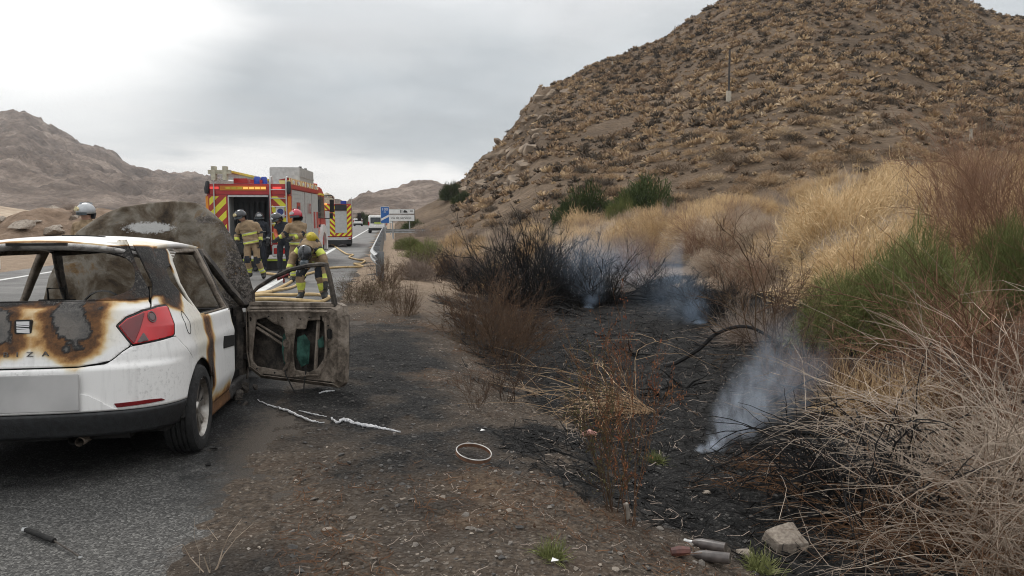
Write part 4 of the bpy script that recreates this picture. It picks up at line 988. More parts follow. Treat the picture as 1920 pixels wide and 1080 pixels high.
# ------------------------------------------------------------------ guardrail
galv = M_('galvanised_steel', (.46, .47, .47), (.33, .34, .34), 3, .5, metal=.3, obj=False)
galv_dk = M_('weathered_zinc', (.24, .25, .255), (.16, .165, .17), 4, .6, metal=.2, obj=False)
def wbeam(path, name='beam', parent=None, h=.60):
    """w-shaped steel beam along a ground path, facing the road"""
    prof = [(.00, -.155), (.0, -.13), (-.075, -.09), (-.075, -.05), (0, -.015), (0, .015), (-.075, .05), (-.075, .09), (0, .13), (0, .155)]
    V = []; F = []; n = len(prof)
    for i, (x, y) in enumerate(path):
        a = Vector(path[min(i+1, len(path)-1)]) - Vector(path[max(i-1, 0)]); a.normalize(); r_ = Vector((a.y, -a.x))
        for d, z in prof: V.append((x + r_.x*d, y + r_.y*d, h + z))
    for i in range(len(path)-1):
        for j in range(n-1): F.append((i*n+j, i*n+j+1, (i+1)*n+j+1, (i+1)*n+j))
    o = link(name, np_mesh(name, V, F, galv), parent); md = o.modifiers.new('t', 'SOLIDIFY'); md.thickness = .006
    return o
gr = empty('guardrail', (*road_xy(-.35, 21.5), 0)); tag(gr, 'grey steel crash barrier running away along the right road edge', 'guardrail')
gpath = []
for p in np.concatenate((np.linspace(19.3, 26, 9), np.linspace(28, 76, 20))):
    q = -.42 + .28*max(0, (22.5-p)/4.5)**1.5; x, y = road_xy(q, p); gpath.append((x - gr.location.x, y - gr.location.y))
wbeam(gpath, parent=gr)
for p in np.arange(19.8, 76, 2.0):
    q = -.42 + .28*max(0, (22.5-p)/4.5)**1.5
    x, y = road_xy(q + .13, p); x -= gr.location.x; y -= gr.location.y
    MB().box((x-.05, y-.06, -.1), (x+.06, y-.045, .76)).box((x-.05, y+.045, -.1), (x+.06, y+.06, .76)).box((x+.045, y-.045, -.1), (x+.06, y+.045, .76)).box((x-.12, y-.07, .46), (x-.05, y+.07, .76)).build('post', galv_dk, gr)
gr2 = empty('guardrail', (*road_xy(-.4, 62), 0)); tag(gr2, 'short crash barrier end turning away right behind the blue sign', 'guardrail')
wbeam([(0, 0), (1.0, .1), (2.2, .15), (3.4, .2)], parent=gr2, h=.62)
for x in (.8, 2.6): MB().box((x, .06, -.2), (x+.1, .16, .75)).build('post', galv, gr2)

# ------------------------------------------------------------------ road signs
sign_blue = M_('sign_blue', (.02, .13, .40), (.02, .11, .35), 4, .4); sign_white = M_('sign_white', (.75, .76, .74), (.66, .67, .65), 4, .45); sign_blk = M_('sign_black', (.02, .02, .02), rough=.5)
sx_, sy_ = road_xy(-.15, 56.5)
s1 = empty('exit_countdown_sign', (sx_, sy_, gz1(sx_, sy_)), (0, 0, R(6))); tag(s1, 'blue 100 m countdown sign with white diagonal bar above the crash barrier', 'road sign')
MB().tube([(.0, .05, -.3), (.0, .05, 2.45)], .045, 8).build('post', galv, s1)
MB().box((-.31, -.01, 1.24), (.31, .01, 2.44)).build('border', sign_white, s1)
MB().box((-.285, -.022, 1.265), (.285, -.011, 2.415)).build('panel', sign_blue, s1)
MB().prism([(-.27, 1.42), (.27, 1.70), (.27, 1.86), (-.27, 1.58)], -.034, -.024, 'y').build('bar', sign_white, s1)
text_mesh('lettering', '100', .27, sign_white, s1, (0, -.03, 2.16), (R(90), 0, 0), .002, 1.1)
text_mesh('lettering', 'm', .20, sign_white, s1, (0, -.03, 1.99), (R(90), 0, 0), .002, 1.1)
sx_, sy_ = road_xy(.2, 67)
s2 = empty('direction_sign', (sx_, sy_, gz1(sx_, sy_)), (0, 0, R(4))); tag(s2, 'white service-road direction sign of two stacked boards half behind bushes', 'road sign')
for x in (.25, 1.7): MB().tube([(x, .06, -.3), (x, .06, 2.4)], .05, 8).build('post', galv, s2)
for z0, z1 in ((1.98, 2.42), (1.36, 1.95)):
    MB().box((-.15, -.02, z0), (2.15, .0, z1)).build('board_back', sign_blk, s2); MB().box((-.12, -.03, z0+.03), (2.12, -.021, z1-.03)).build('board', sign_white, s2)
text_mesh('lettering', 'vía de servicio', .30, sign_blk, s2, (1.0, -.036, 1.56), (R(90), 0, 0), .002, 1.0)
MB().prism([(1.05, 2.08), (1.10, 2.08), (1.10, 2.34), (1.05, 2.34)], -.04, -.032, 'y').prism([(.92, 2.08), (.97, 2.08), (.97, 2.34), (.92, 2.34)], -.04, -.032, 'y').prism([(1.2, 2.1), (1.55, 2.1), (1.5, 2.24), (1.3, 2.33), (1.2, 2.25)], -.04, -.032, 'y').prism([(1.75, 2.2), (2.0, 2.2), (2.0, 2.28), (1.75, 2.28)], -.04, -.032, 'y').build('pictogram', sign_blk, s2)
sx_, sy_ = road_xy(.3, 78)
s3 = empty('small_sign', (sx_, sy_, gz1(sx_, sy_)), (0, 0, R(5))); tag(s3, 'small white plate with orange top on a short post between bigger signs', 'road sign')
MB().tube([(0, .03, -.2), (0, .03, 1.9)], .04, 6).build('post', galv, s3); MB().box((-.28, -.02, 1.15), (.28, 0, 1.75)).build('plate', sign_white, s3); MB().box((-.28, -.02, 1.752), (.28, 0, 1.92)).build('top_band', fe_orange, s3)
# white marker posts on the far side of the carriageway
for k, (q, p, lab) in enumerate(((-12.6, 27.5, 'white roadside marker post left of the raised bonnet'),)):
    x, y = road_xy(q, p); d_ = empty('marker_post', (x, y, 0)); tag(d_, lab, 'marker post')
    MB().box((-.06, -.04, -.1), (.06, .04, 1.05)).build('post', white_met, d_, bevel=.02); MB().box((-.062, -.042, .72), (.062, .042, .86)).build('band', black_pl, d_)
# ------------------------------------------------------------------ fire hoses
hose_mat = M_('tan_hose', (.55, .40, .20), (.43, .30, .14), 12, .7, obj=False)
def smooth_path(pts, n=12):
    P = np.array(pts, float); t = np.arange(len(P)); tt = np.linspace(0, len(P)-1, n*(len(P)-1)+1)
    return np.stack([catmull(tt, t.astype(float), P[:, k]) for k in range(P.shape[1])], -1)
def gpx(x, y, z=0.0):
    """ground point seen at a pixel of the photograph"""
    a, b = px_el(x, y); Y = (z - CAM_H)/b; return (a*Y, Y)
def hose(pix, label, r=.035, z=.035, pts=None):
    P = smooth_path([(*gpx(x, y), z + (k % 2)*.012) for k, (x, y) in enumerate(pix)] if pts is None else pts)
    o = MB().tube([tuple(p) for p in P], r, 8).build('fire_hose', hose_mat, smooth=True)
    return tag(o, label, 'fire hose', 'fire hoses on the road')
hose([(610, 452), (622, 459), (633, 467), (650, 478), (662, 479), (655, 484), (668, 488), (684, 491), (676, 496), (664, 497), (680, 501), (668, 503), (640, 503), (612, 506), (590, 512)], 'tan hose winding in tight bends on the road towards the crash barrier')
hose([(590, 512), (560, 522), (542, 533), (525, 543), (500, 552), (470, 558), (455, 560)], 'tan hose running past the crouching firefighter towards the car')
hose([(452, 562), (490, 557), (540, 556), (585, 556), (612, 558), (616, 563), (600, 569), (570, 568), (520, 564), (475, 566), (440, 568)], 'tan hose looped at the hands of the crouching firefighter')
hose([(430, 548), (465, 555), (500, 550), (520, 548), (548, 541), (570, 530)], 'tan hose lying behind the car\'s open door and raised bonnet', .03)
hose([(492, 514), (512, 517), (530, 520), (550, 524)], 'short tan hose piece beside the fire engine\'s rear step', .035)
yl = [(405, 548, .05), (425, 540, .07), (445, 546, .05), (460, 540, .06), (440, 534, .07), (415, 541, .05)]
# ------------------------------------------------------------------ firefighters
turnout = M_('tan_turnout', (.33, .235, .14), (.22, .155, .092), 9, .9, .5, 30)
hivis = M_('lime_band', (.66, .72, .10), (.50, .56, .10), 14, .5)
silver_band = M_('silver_band', (.48, .49, .46), (.36, .37, .34), 14, .4)
navy = M_('dark_navy_cloth', (.022, .026, .034), (.012, .014, .02), 10, .85, .4, 30)
boot = M_('black_boot', (.014, .014, .014), (.025, .024, .023), 10, .6)
glove = M_('dark_glove', (.035, .034, .034), (.018, .018, .018), 14, .8)
skin_m = M_('skin', (.42, .24, .17), (.34, .19, .13), 14, .6)
hair_m = M_('dark_hair', (.025, .018, .014), (.015, .011, .009), 20, .8)
hel_black = M_('black_helmet', (.025, .028, .032), (.015, .017, .02), 6, .22, coat=.5)
hel_red = M_('red_helmet', (.50, .02, .05), (.42, .016, .04), 6, .25, coat=.5)
hel_gold = M_('gilded_plate', (.72, .62, .36), (.60, .50, .28), 14, .35)
hel_silver = M_('silver_helmet', (.52, .53, .54), (.38, .39, .40), 6, .3, metal=.3)
visor_m = M_('smoked_visor', (.10, .12, .13), (.06, .07, .08), 6, .1)
tank_m = M_('yellow_cylinder', (.62, .50, .05), (.50, .39, .04), 8, .4)
orange_m = M_('orange_cloth', (.62, .16, .08), (.50, .12, .06), 8, .8)
def person(base, J, label, mats, bands, helmet, extra=None, scale=1.0, rad=1.0, fat=1.0, facing=(0, -1, 0), beard=False, jacket=None):
    """J: joints relative to base, x to the viewer's right, y away, z up. mats: default material per bone"""
    root = empty('person', base); tag(root, label, 'person', None); root.scale = (scale,)*3
    order = ['pelvis', 'belly', 'chest', 'neck', 'head', 'crown', 'shl', 'ell', 'wrl', 'shr', 'elr', 'wrr', 'hil', 'knl', 'anl', 'tol', 'hir', 'knr', 'anr', 'tor']
    rads = dict(pelvis=(.155, .125), belly=(.165, .135), chest=(.175, .14), neck=(.07, .07), head=(.092, .10), crown=(.075, .08), shl=(.095, .095), shr=(.095, .095), ell=(.068, .068), elr=(.068, .068), wrl=(.055, .055), wrr=(.055, .055),
                hil=(.105, .11), hir=(.105, .11), knl=(.085, .085), knr=(.085, .085), anl=(.07, .07), anr=(.07, .07), tol=(.05, .045), tor=(.05, .045))
    V = [Vector(J[k]) for k in order]; ix = {k: i for i, k in enumerate(order)}
    bones = [('pelvis', 'belly'), ('belly', 'chest'), ('chest', 'neck'), ('neck', 'head'), ('head', 'crown'), ('chest', 'shl'), ('shl', 'ell'), ('ell', 'wrl'), ('chest', 'shr'), ('shr', 'elr'), ('elr', 'wrr'),
             ('pelvis', 'hil'), ('hil', 'knl'), ('knl', 'anl'), ('anl', 'tol'), ('pelvis', 'hir'), ('hir', 'knr'), ('knr', 'anr'), ('anr', 'tor')]
    me = bpy.data.meshes.new('body'); me.from_pydata([tuple(v) for v in V], [(ix[a], ix[b]) for a, b in bones], [])
    o = bpy.data.objects.new('body', me); COL.objects.link(o)
    sk_ = o.modifiers.new('skin', 'SKIN'); sk_.branch_smoothing = .4; sk_.use_smooth_shade = True
    sl = me.skin_vertices[0].data
    for k in order:
        f_ = 1 if k in ('head', 'crown', 'neck') else rad
        sl[ix[k]].radius = (rads[k][0]*f_, rads[k][1]*f_); sl[ix[k]].use_root = (k == 'pelvis')
    ss = o.modifiers.new('ss', 'SUBSURF'); ss.levels = 2; ss.render_levels = 2
    bm_me = bpy.data.meshes.new_from_object(o.evaluated_get(bpy.context.evaluated_depsgraph_get()))
    bpy.data.objects.remove(o); bpy.data.meshes.remove(me); bm_me.name = 'body'
    allm = []; 
    def mi(m):
        if m not in allm: allm.append(m)
        return allm.index(m)
    n = len(bm_me.polygons); cen = np.empty(n*3, np.float32); bm_me.polygons.foreach_get('center', cen); cen = cen.reshape(-1, 3)
    best = np.full(n, 1e9); bi = np.zeros(n, int); bt = np.zeros(n)
    for k, (a, b) in enumerate(bones):
        A, B = np.array(J[a]), np.array(J[b]); d = B - A; t = np.clip(((cen - A) @ d) / (d @ d), 0, 1)
        ds = np.linalg.norm(cen - (A + t[:, None]*d), axis=1) / ((rads[a][0]*(1-t) + rads[b][0]*t))
        w = ds < best; best[w] = ds[w]; bi[w] = k; bt[w] = t[w]
    mid = np.zeros(n, int)
    for k, (a, b) in enumerate(bones):
        key = b[:2] if b[:2] in ('el', 'wr', 'kn', 'an', 'to', 'hi', 'sh') else b
        m0 = mats.get(key, mats['torso']); mid[bi == k] = mi(m0)
        for (kk, t0, t1, m_) in bands:
            if kk == key: mid[(bi == k) & (bt >= t0) & (bt <= t1)] = mi(m_)
    if beard:
        hd = np.array(J['head']); mid[(bi == 3) & (cen[:, 2] < hd[2]-.02)] = mi(hair_m)
    for m_ in allm: bm_me.materials.append(m_)
    bm_me.polygons.foreach_set('material_index', mid.astype(np.int32)); bm_me.polygons.foreach_set('use_smooth', [True]*n)
    # crumple the cloth a little
    nv = len(bm_me.vertices); co = np.empty(nv*3, np.float32); bm_me.vertices.foreach_get('co', co); co = co.reshape(-1, 3)
    nn = np.empty(nv*3, np.float32); bm_me.vertices.foreach_get('normal', nn); nn = nn.reshape(-1, 3)
    dz = fbm(co[:, 0]*9 + co[:, 1]*5, co[:, 2]*14, 3, int(abs(base[0])*100)) * .045
    dz[co[:, 2] > J['neck'][2] + .02] *= .15 if J['head'][2] > J['chest'][2] else 1
    co += nn * dz[:, None]; bm_me.vertices.foreach_set('co', co.ravel()); bm_me.update()
    link('body', bm_me, root)
    # loose jacket over the trunk, with its reflective bands
    if jacket:
        A, B, C, D = (Vector(J[k]) for k in ('pelvis', 'belly', 'chest', 'neck')); hm = A + (A - B).normalized()*.07
        path = [hm, A, A.lerp(B, .5), B, B.lerp(C, .35), B.lerp(C, .7), C, C.lerp(D, .45), C.lerp(D, .8), D]
        wx = [.215, .215, .21, .208, .212, .22, .225, .20, .12, .085]; wy = [.165, .165, .162, .16, .165, .17, .165, .14, .10, .08]
        fine = []
        for i in range(len(path)-1):
            for j in range(5): t = j/5; fine.append((path[i].lerp(path[i+1], t), wx[i]*(1-t)+wx[i+1]*t, wy[i]*(1-t)+wy[i+1]*t))
        fine.append((path[-1], wx[-1], wy[-1])); sh_ax = (Vector(J['shr']) - Vector(J['shl'])).normalized(); jm = MB(); nn_ = 20
        for i, (p, a, b) in enumerate(fine):
            tg = (fine[min(i+1, len(fine)-1)][0] - fine[max(i-1, 0)][0]).normalized(); xa = (sh_ax - tg*sh_ax.dot(tg)).normalized(); ya = tg.cross(xa)
            for j in range(nn_):
                an = 2*math.pi*j/nn_; k_ = 1 + .05*math.sin(3*an + i*.7) + .03*math.sin(7*an - i*1.3)
                jm.v.append(tuple(p + xa*a*math.cos(an)*k_ + ya*b*math.sin(an)*k_))
        for i in range(len(fine)-1):
            bm_ = 1 if (2 <= i <= 4 or 17 <= i <= 19) else (2 if i in (5, 20) else 0)
            for j in range(nn_): jm.f.append((i*nn_+j, i*nn_+(j+1)%nn_, (i+1)*nn_+(j+1)%nn_, (i+1)*nn_+j)); jm.m.append(bm_)
        jo = jm.build('jacket', jacket, root, smooth=True); md = jo.modifiers.new('t', 'SOLIDIFY'); md.thickness = .015
    # gloves with five bent fingers
    for s_, wr, el in ((-1, 'wrl', 'ell'), (1, 'wrr', 'elr')):
        w = Vector(J[wr]); d = (w - Vector(J[el])).normalized(); side = d.cross(Vector(facing)); side = side.normalized() if side.length > .1 else Vector((1, 0, 0)); pn = side.cross(d).normalized()
        gm = MB(); c = w + d*.06
        gm.tube([w - d*.05, w + d*.0, w + d*.05, w + d*.095], [.052, .045, .046, .036], 8)
        for k, (off, ln) in enumerate(((-.034, .075), (-.012, .088), (.011, .084), (.033, .066))):
            b0 = w + d*.085 + side*off; gm.tube([b0, b0 + d*ln*.5 + pn*.006, b0 + d*ln*.8 + pn*.03, b0 + d*ln*.85 + pn*.055], [.0125, .012, .011, .009], 6)
        b0 = w + d*.03 - side*.035; gm.tube([b0, b0 + d*.035 - side*.03 + pn*.01, b0 + d*.07 - side*.03 + pn*.03], [.016, .013, .010], 6)
        gm.build('glove', mats.get('glove', glove), root, smooth=True)
    # helmet
    H = Vector(J['head']); up = (Vector(J['crown']) - H).normalized(); fw = Vector(helmet.get('face', facing)); fw = (fw - up*fw.dot(up)).normalized(); rt = fw.cross(up).normalized()
    hq = empty('helmet', (0, 0, 0), parent=root) ; Mx = Matrix((( rt.x, fw.x, up.x, H.x), (rt.y, fw.y, up.y, H.y), (rt.z, fw.z, up.z, H.z), (0, 0, 0, 1))); hq.matrix_local = Mx
    shell = MB(); rows = []
    for i in range(9):
        th = i/8*math.pi*.60; rows.append((.155*math.cos(th) + .02, .150*math.sin(th)))
    shell.lathe([(a, max(b, .001)) for a, b in rows], 'z', (0, -.005, .02), 24)
    shell.v = [(x*.92, y*1.12, z) for x, y, z in shell.v]
    sh = shell.build('shell', helmet['mat'], hq, smooth=True); md = sh.modifiers.new('t', 'SOLIDIFY'); md.thickness = .008
    MB().prism([(-.02, .155), (.02, .155), (.02, .20), (-.02, .20)], -.13, .10, 'y').build('crest', helmet.get('crest', helmet['mat']), hq, bevel=.012)
    MB().lathe([(.0, .145), (.05, .155)], 'z', (0, .012, -.035), 16, a0=math.pi*.0+.25, a1=math.pi-.25).build('visor', helmet.get('visor', visor_m), hq, smooth=True)
    MB().prism([(-.055, .045), (.055, .045), (.075, .075), (.035, .12), (-.035, .12), (-.075, .075)], .140, .172, 'y').build('front_plate', helmet.get('plate', hel_gold), hq, bevel=.006)
    MB().lathe([(-.10, .13), (.0, .155)], 'z', (0, -.02, 0), 12, a0=math.pi*1.15, a1=math.pi*1.85).build('neck_guard', helmet.get('guard', navy), hq, smooth=True)
    fc = MB(); fc.add([(-.014, .088, -.03), (.014, .088, -.03), (0, .122, -.035), (0, .092, .02)], [(0,1,2), (0,2,3), (2,1,3), (0,3,1)]); fc.build('nose', helmet.get('facemat', skin_m), hq)
    return root
def stand(**k):
    J = dict(pelvis=(0, 0, .98), belly=(0, 0, 1.13), chest=(0, 0, 1.36), neck=(0, -.01, 1.54), head=(0, -.02, 1.65), crown=(0, -.02, 1.76), shl=(-.20, 0, 1.44), ell=(-.27, .02, 1.16), wrl=(-.26, -.08, .92), shr=(.20, 0, 1.44), elr=(.27, .02, 1.16), wrr=(.26, -.08, .92),
             hil=(-.10, 0, .90), knl=(-.12, -.02, .50), anl=(-.13, .03, .09), tol=(-.14, -.14, .04), hir=(.10, 0, .90), knr=(.12, -.02, .50), anr=(.13, .03, .09), tor=(.14, -.14, .04))
    J.update(k); return J
TAN = dict(torso=turnout, neck=turnout, head=skin_m, crown=hair_m, sh=turnout, el=turnout, wr=turnout, hi=turnout, kn=turnout, an=turnout, to=boot)
TB = [('wr', .45, .72, hivis), ('el', .80, 1.0, navy), ('an', .50, .62, hivis), ('an', .62, .68, silver_band), ('an', .68, .80, hivis), ('an', .84, 1, boot), ('kn', .85, 1.0, navy), ('an', 0, .12, navy)]
JK = [turnout, hivis, silver_band]
def at(px, py, dz=0): x, y = gpx(px, py); return (x, y, dz)
# A: standing beside the engine, looking down to the left
person(at(474, 524), stand(pelvis=(.0, 0, 1.0), belly=(-.03, 0, 1.15), chest=(-.08, -.02, 1.38), neck=(-.17, -.05, 1.54), head=(-.24, -.09, 1.64), crown=(-.26, -.10, 1.75), shl=(-.30, 0, 1.44), ell=(-.40, .04, 1.18), wrl=(-.36, -.05, .98), shr=(.13, .02, 1.44), elr=(.24, .04, 1.20), wrr=(.24, -.03, .98),
       knl=(-.09, -.10, .53), anl=(-.08, .04, .12), tol=(-.12, -.12, .05), knr=(.16, -.06, .52), anr=(.26, .12, .10), tor=(.30, -.05, .05)),
       'firefighter in tan turnout gear with black helmet standing by the open locker, head bowed left', TAN, TB, dict(mat=hel_black, face=(-.6, -.8, -.25)), facing=(-.5, -.85, 0), rad=1.06, jacket=JK)
# B: dark figure behind him, at the locker
person(at(489, 509), stand(head=(.0, .0, 1.62), crown=(.0, .0, 1.73)), 'firefighter all in black with black helmet, half hidden at the engine\'s locker', dict(torso=navy, neck=navy, head=navy, crown=hair_m, sh=navy, el=navy, wr=navy, hi=navy, kn=navy, an=navy, to=boot),
       [('wr', .5, .7, silver_band)], dict(mat=hel_black, face=(.3, -.9, 0), facemat=navy, plate=hel_silver), rad=1.05, jacket=[navy, navy, silver_band])
# C: black vest over orange, striped helmet
person(at(534, 514), stand(chest=(-.02, 0, 1.36), neck=(-.08, -.05, 1.50), head=(-.15, -.10, 1.58), crown=(-.20, -.12, 1.68), shl=(-.20, 0, 1.40), ell=(-.22, -.05, 1.14), wrl=(-.10, -.20, 1.02)), 'firefighter in black and orange with silver striped helmet bent behind the red-helmeted man',
       dict(torso=navy, neck=navy, head=skin_m, crown=hair_m, sh=navy, el=orange_m, wr=orange_m, hi=navy, kn=navy, an=navy, to=boot), [('el', 0, .4, navy)], dict(mat=hel_black, crest=hel_silver, plate=hel_silver, face=(-.6, -.7, -.3)))
# D: red helmet, facing left with his arm stretched down
person(at(559, 529), stand(pelvis=(.02, 0, 1.0), belly=(.02, 0, 1.15), chest=(.02, -.02, 1.38), neck=(.02, -.03, 1.55), head=(.01, -.06, 1.65), crown=(.0, -.05, 1.77), shl=(-.16, -.10, 1.44), ell=(-.26, -.16, 1.22), wrl=(-.42, -.20, 1.10), shr=(.20, .06, 1.44), elr=(.16, -.10, 1.20), wrr=(-.08, -.24, 1.10)),
       'firefighter in red helmet and tan gear reaching one arm down to the left', TAN, TB, dict(mat=hel_red, crest=hel_red, plate=hel_silver, face=(-.45, -.9, -.1)), facing=(-.5, -.85, 0), beard=True, rad=1.05, jacket=JK)
# F: bent towards us over the hose, breathing cylinder on the back
pf = person(at(585, 564), dict(pelvis=(-.02, .32, .86), belly=(-.02, .22, .98), chest=(-.02, .0, 1.06), neck=(-.02, -.18, 1.0), head=(-.03, -.27, .93), crown=(-.03, -.38, .95), shl=(-.22, -.04, 1.03), ell=(-.36, -.06, .80), wrl=(-.40, -.22, .58), shr=(.18, -.04, 1.02), elr=(.30, -.08, .68), wrr=(.32, -.20, .34),
       hil=(-.12, .30, .80), knl=(-.22, -.02, .50), anl=(-.20, .02, .12), tol=(-.24, -.14, .05), hir=(.10, .30, .80), knr=(.16, -.02, .48), anr=(.24, .02, .12), tor=(.28, -.14, .05)),
       'crouching firefighter with black helmet, face mask and yellow air cylinder bent over the hoses', dict(TAN, head=navy, sh=navy, kn=turnout), [('wr', .45, .72, hivis), ('el', .0, .35, hivis), ('kn', .62, 1.0, navy), ('an', 0, .30, turnout), ('an', .38, .50, hivis), ('an', .50, .56, silver_band), ('an', .56, .72, hivis), ('an', .84, 1, boot), ('chest', 0, 1, navy)],
       dict(mat=hel_black, face=(0, -.35, -.94), plate=hel_black, facemat=navy), facing=(0, -1, 0), rad=1.1, jacket=JK)
ck = MB(); ck.tube([(.02, .30, 1.16), (.02, .26, 1.17), (.03, -.06, 1.25), (.03, -.10, 1.26), (.03, -.14, 1.26)], [.05, .085, .10, .085, .03], 16); ck.build('air_cylinder', tank_m, pf, smooth=True)
MB().tube([(-.03, -.30, .84), (-.03, -.40, .74), (-.03, -.42, .66)], [.075, .085, .05], 12).build('face_mask', visor_m, pf, smooth=True)
MB().tube([(-.03, -.42, .70), (-.10, -.40, .58), (-.20, -.2, .66), (-.15, 0, .9)], .02, 6).build('air_hose', black_pl, pf, smooth=True)
for s_ in (-.16, .12): MB().tube([(s_, -.13, 1.0), (s_, -.02, 1.19), (s_, .22, 1.12), (s_, .30, .95)], .03, 6).build('shoulder_strap', black_pl, pf)
# G: behind the raised bonnet, only the helmet shows
gx0, gy0 = -8.0, 14.5
person((gx0, gy0, 0), stand(), 'firefighter with pale helmet standing hidden behind the raised bonnet on the left', TAN, TB, dict(mat=hel_silver, face=(-.6, -.8, 0), plate=hel_gold, crest=hel_silver), scale=1.03, facing=(-.6, -.8, 0), jacket=JK)
# tool held by the crouching man: branch pipe
nz_ = MB(); x_, y_ = gpx(585, 564); nz_.tube([(x_-.36, y_-.28, .55), (x_-.46, y_-.34, .50), (x_-.56, y_-.38, .47)], [.03, .035, .05], 10).tube([(x_-.44, y_-.33, .51), (x_-.44, y_-.33, .38)], .018, 6)
tag(nz_.build('hose_nozzle', M_('red_nozzle', (.25, .02, .02), (.05, .02, .02), 20, .4), smooth=True), 'red and black hose nozzle in the crouching firefighter\'s hand', 'nozzle')
# ------------------------------------------------------------------ vegetation
def ray_ground(px, py, far=200):
    a, b = px_el(px, py); Y = np.linspace(2.2, far, 6000); Z = CAM_H + b*Y; g_ = gz(a*Y, Y); k = np.argmax(Z < g_)
    if k == 0 and not (Z[0] < g_[0]): k = len(Y)-1
    return Vector((a*Y[k], Y[k], g_[k]))
def plant_mat(name, tones, rough=.9, scale=1.5, transl=0):
    m = NT(name); oi = m.n('ShaderNodeObjectInfo'); n1_ = m.noise(m.obj, scale, 3, .6); n2_ = m.noise(m.obj, scale*9, 3, .6)
    f = m.math('ADD', m.math('MULTIPLY', n1_, .6), m.math('MULTIPLY', n2_, .5)); f = m.math('ADD', f, m.math('MULTIPLY', oi.outputs['Random'], .26)); f = m.math('SUBTRACT', f, .18)
    k = len(tones); c = m.ramp(f, [(.25 + .5*i/(k-1), t) for i, t in enumerate(tones)])
    return m.fin(c, rough, spec=.15)
gold = plant_mat('golden_dry_stems', [(.29, .20, .12), (.50, .355, .20), (.70, .52, .305), (.82, .66, .43)])
straw = plant_mat('pale_straw', [(.30, .235, .18), (.45, .36, .275), (.62, .51, .39), (.72, .61, .48)])
lilac = plant_mat('grey_dry_twigs', [(.14, .105, .085), (.22, .17, .14), (.32, .26, .215), (.40, .33, .28)])
rust = plant_mat('scorched_rust_stems', [(.055, .030, .019), (.105, .056, .032), (.17, .095, .052), (.25, .16, .095)])
darkbr = plant_mat('scorched_brown_twigs', [(.030, .020, .014), (.06, .038, .026), (.10, .062, .040), (.14, .10, .06)])
blackt = plant_mat('charred_twigs', [(.006, .006, .006), (.012, .012, .012), (.022, .021, .021), (.042, .041, .041)])
greenb = plant_mat('green_broom', [(.065, .075, .026), (.12, .135, .046), (.185, .20, .075), (.26, .265, .12)])
dgreen = plant_mat('dark_green_shrub', [(.028, .040, .016), (.055, .075, .027), (.085, .11, .04), (.12, .14, .06)])
olive = plant_mat('olive_shrub', [(.035, .030, .018), (.07, .062, .032), (.11, .10, .048), (.15, .14, .06)])
bark = plant_mat('pale_dead_wood', [(.13, .098, .075), (.27, .213, .165), (.42, .345, .275), (.56, .475, .385)])

def strips(P, W_, side):
    """P (n, k, 3) centre lines, W_ (n, k) widths, side (n, 3): ribbons -> V, F"""
    n, k, _ = P.shape; V = np.empty((n, k, 2, 3)); V[:, :, 0] = P - side[:, None]*W_[..., None]*.5; V[:, :, 1] = P + side[:, None]*W_[..., None]*.5
    b = np.arange(n)[:, None]*k*2 + np.arange(k-1)[None]*2
    F = np.stack((b, b+1, b+3, b+2), -1).reshape(-1, 4); return V.reshape(-1, 3), F
def blades(seed, n, H, spread, base_r, w, lean=.9, droop=.25, wig=.10, k=4, up=0.0, flat=1.0):
    """a bush of thin stems fanning out from a broken-up base"""
    r = np.random.default_rng(seed); a = r.random(n)*2*np.pi; rr = base_r*np.sqrt(r.random(n))
    B = np.stack((rr*np.cos(a), rr*np.sin(a), r.random(n)*up), -1)
    a2 = a + r.normal(0, .7, n); el = np.clip(r.normal(1.05, lean*.5, n), .05, 1.55)
    D = np.stack((np.cos(a2)*np.cos(el)*spread, np.sin(a2)*np.cos(el)*spread, np.sin(el)*flat), -1); L_ = H*(.45 + .55*r.random(n))
    t = np.linspace(0, 1, k); P = B[:, None] + D[:, None]*(L_[:, None]*t)[..., None]
    P[:, :, 2] -= (droop*L_[:, None]*t**2) * np.cos(el)[:, None]
    P[:, 1:] += r.normal(0, 1, (n, k-1, 3))*wig*L_[:, None, None]*t[1:][None, :, None]
    P[:, :, 2] = np.maximum(P[:, :, 2], 0)
    S_ = r.normal(0, 1, (n, 3)); S_ -= D*(np.sum(S_*D, 1)/np.maximum(np.sum(D*D, 1), 1e-6))[:, None]; S_ /= np.linalg.norm(S_, axis=1)[:, None]
    Wd = w*(.6 + .8*r.random(n))[:, None]*(1 - .75*t)[None]
    return strips(P, Wd, S_)
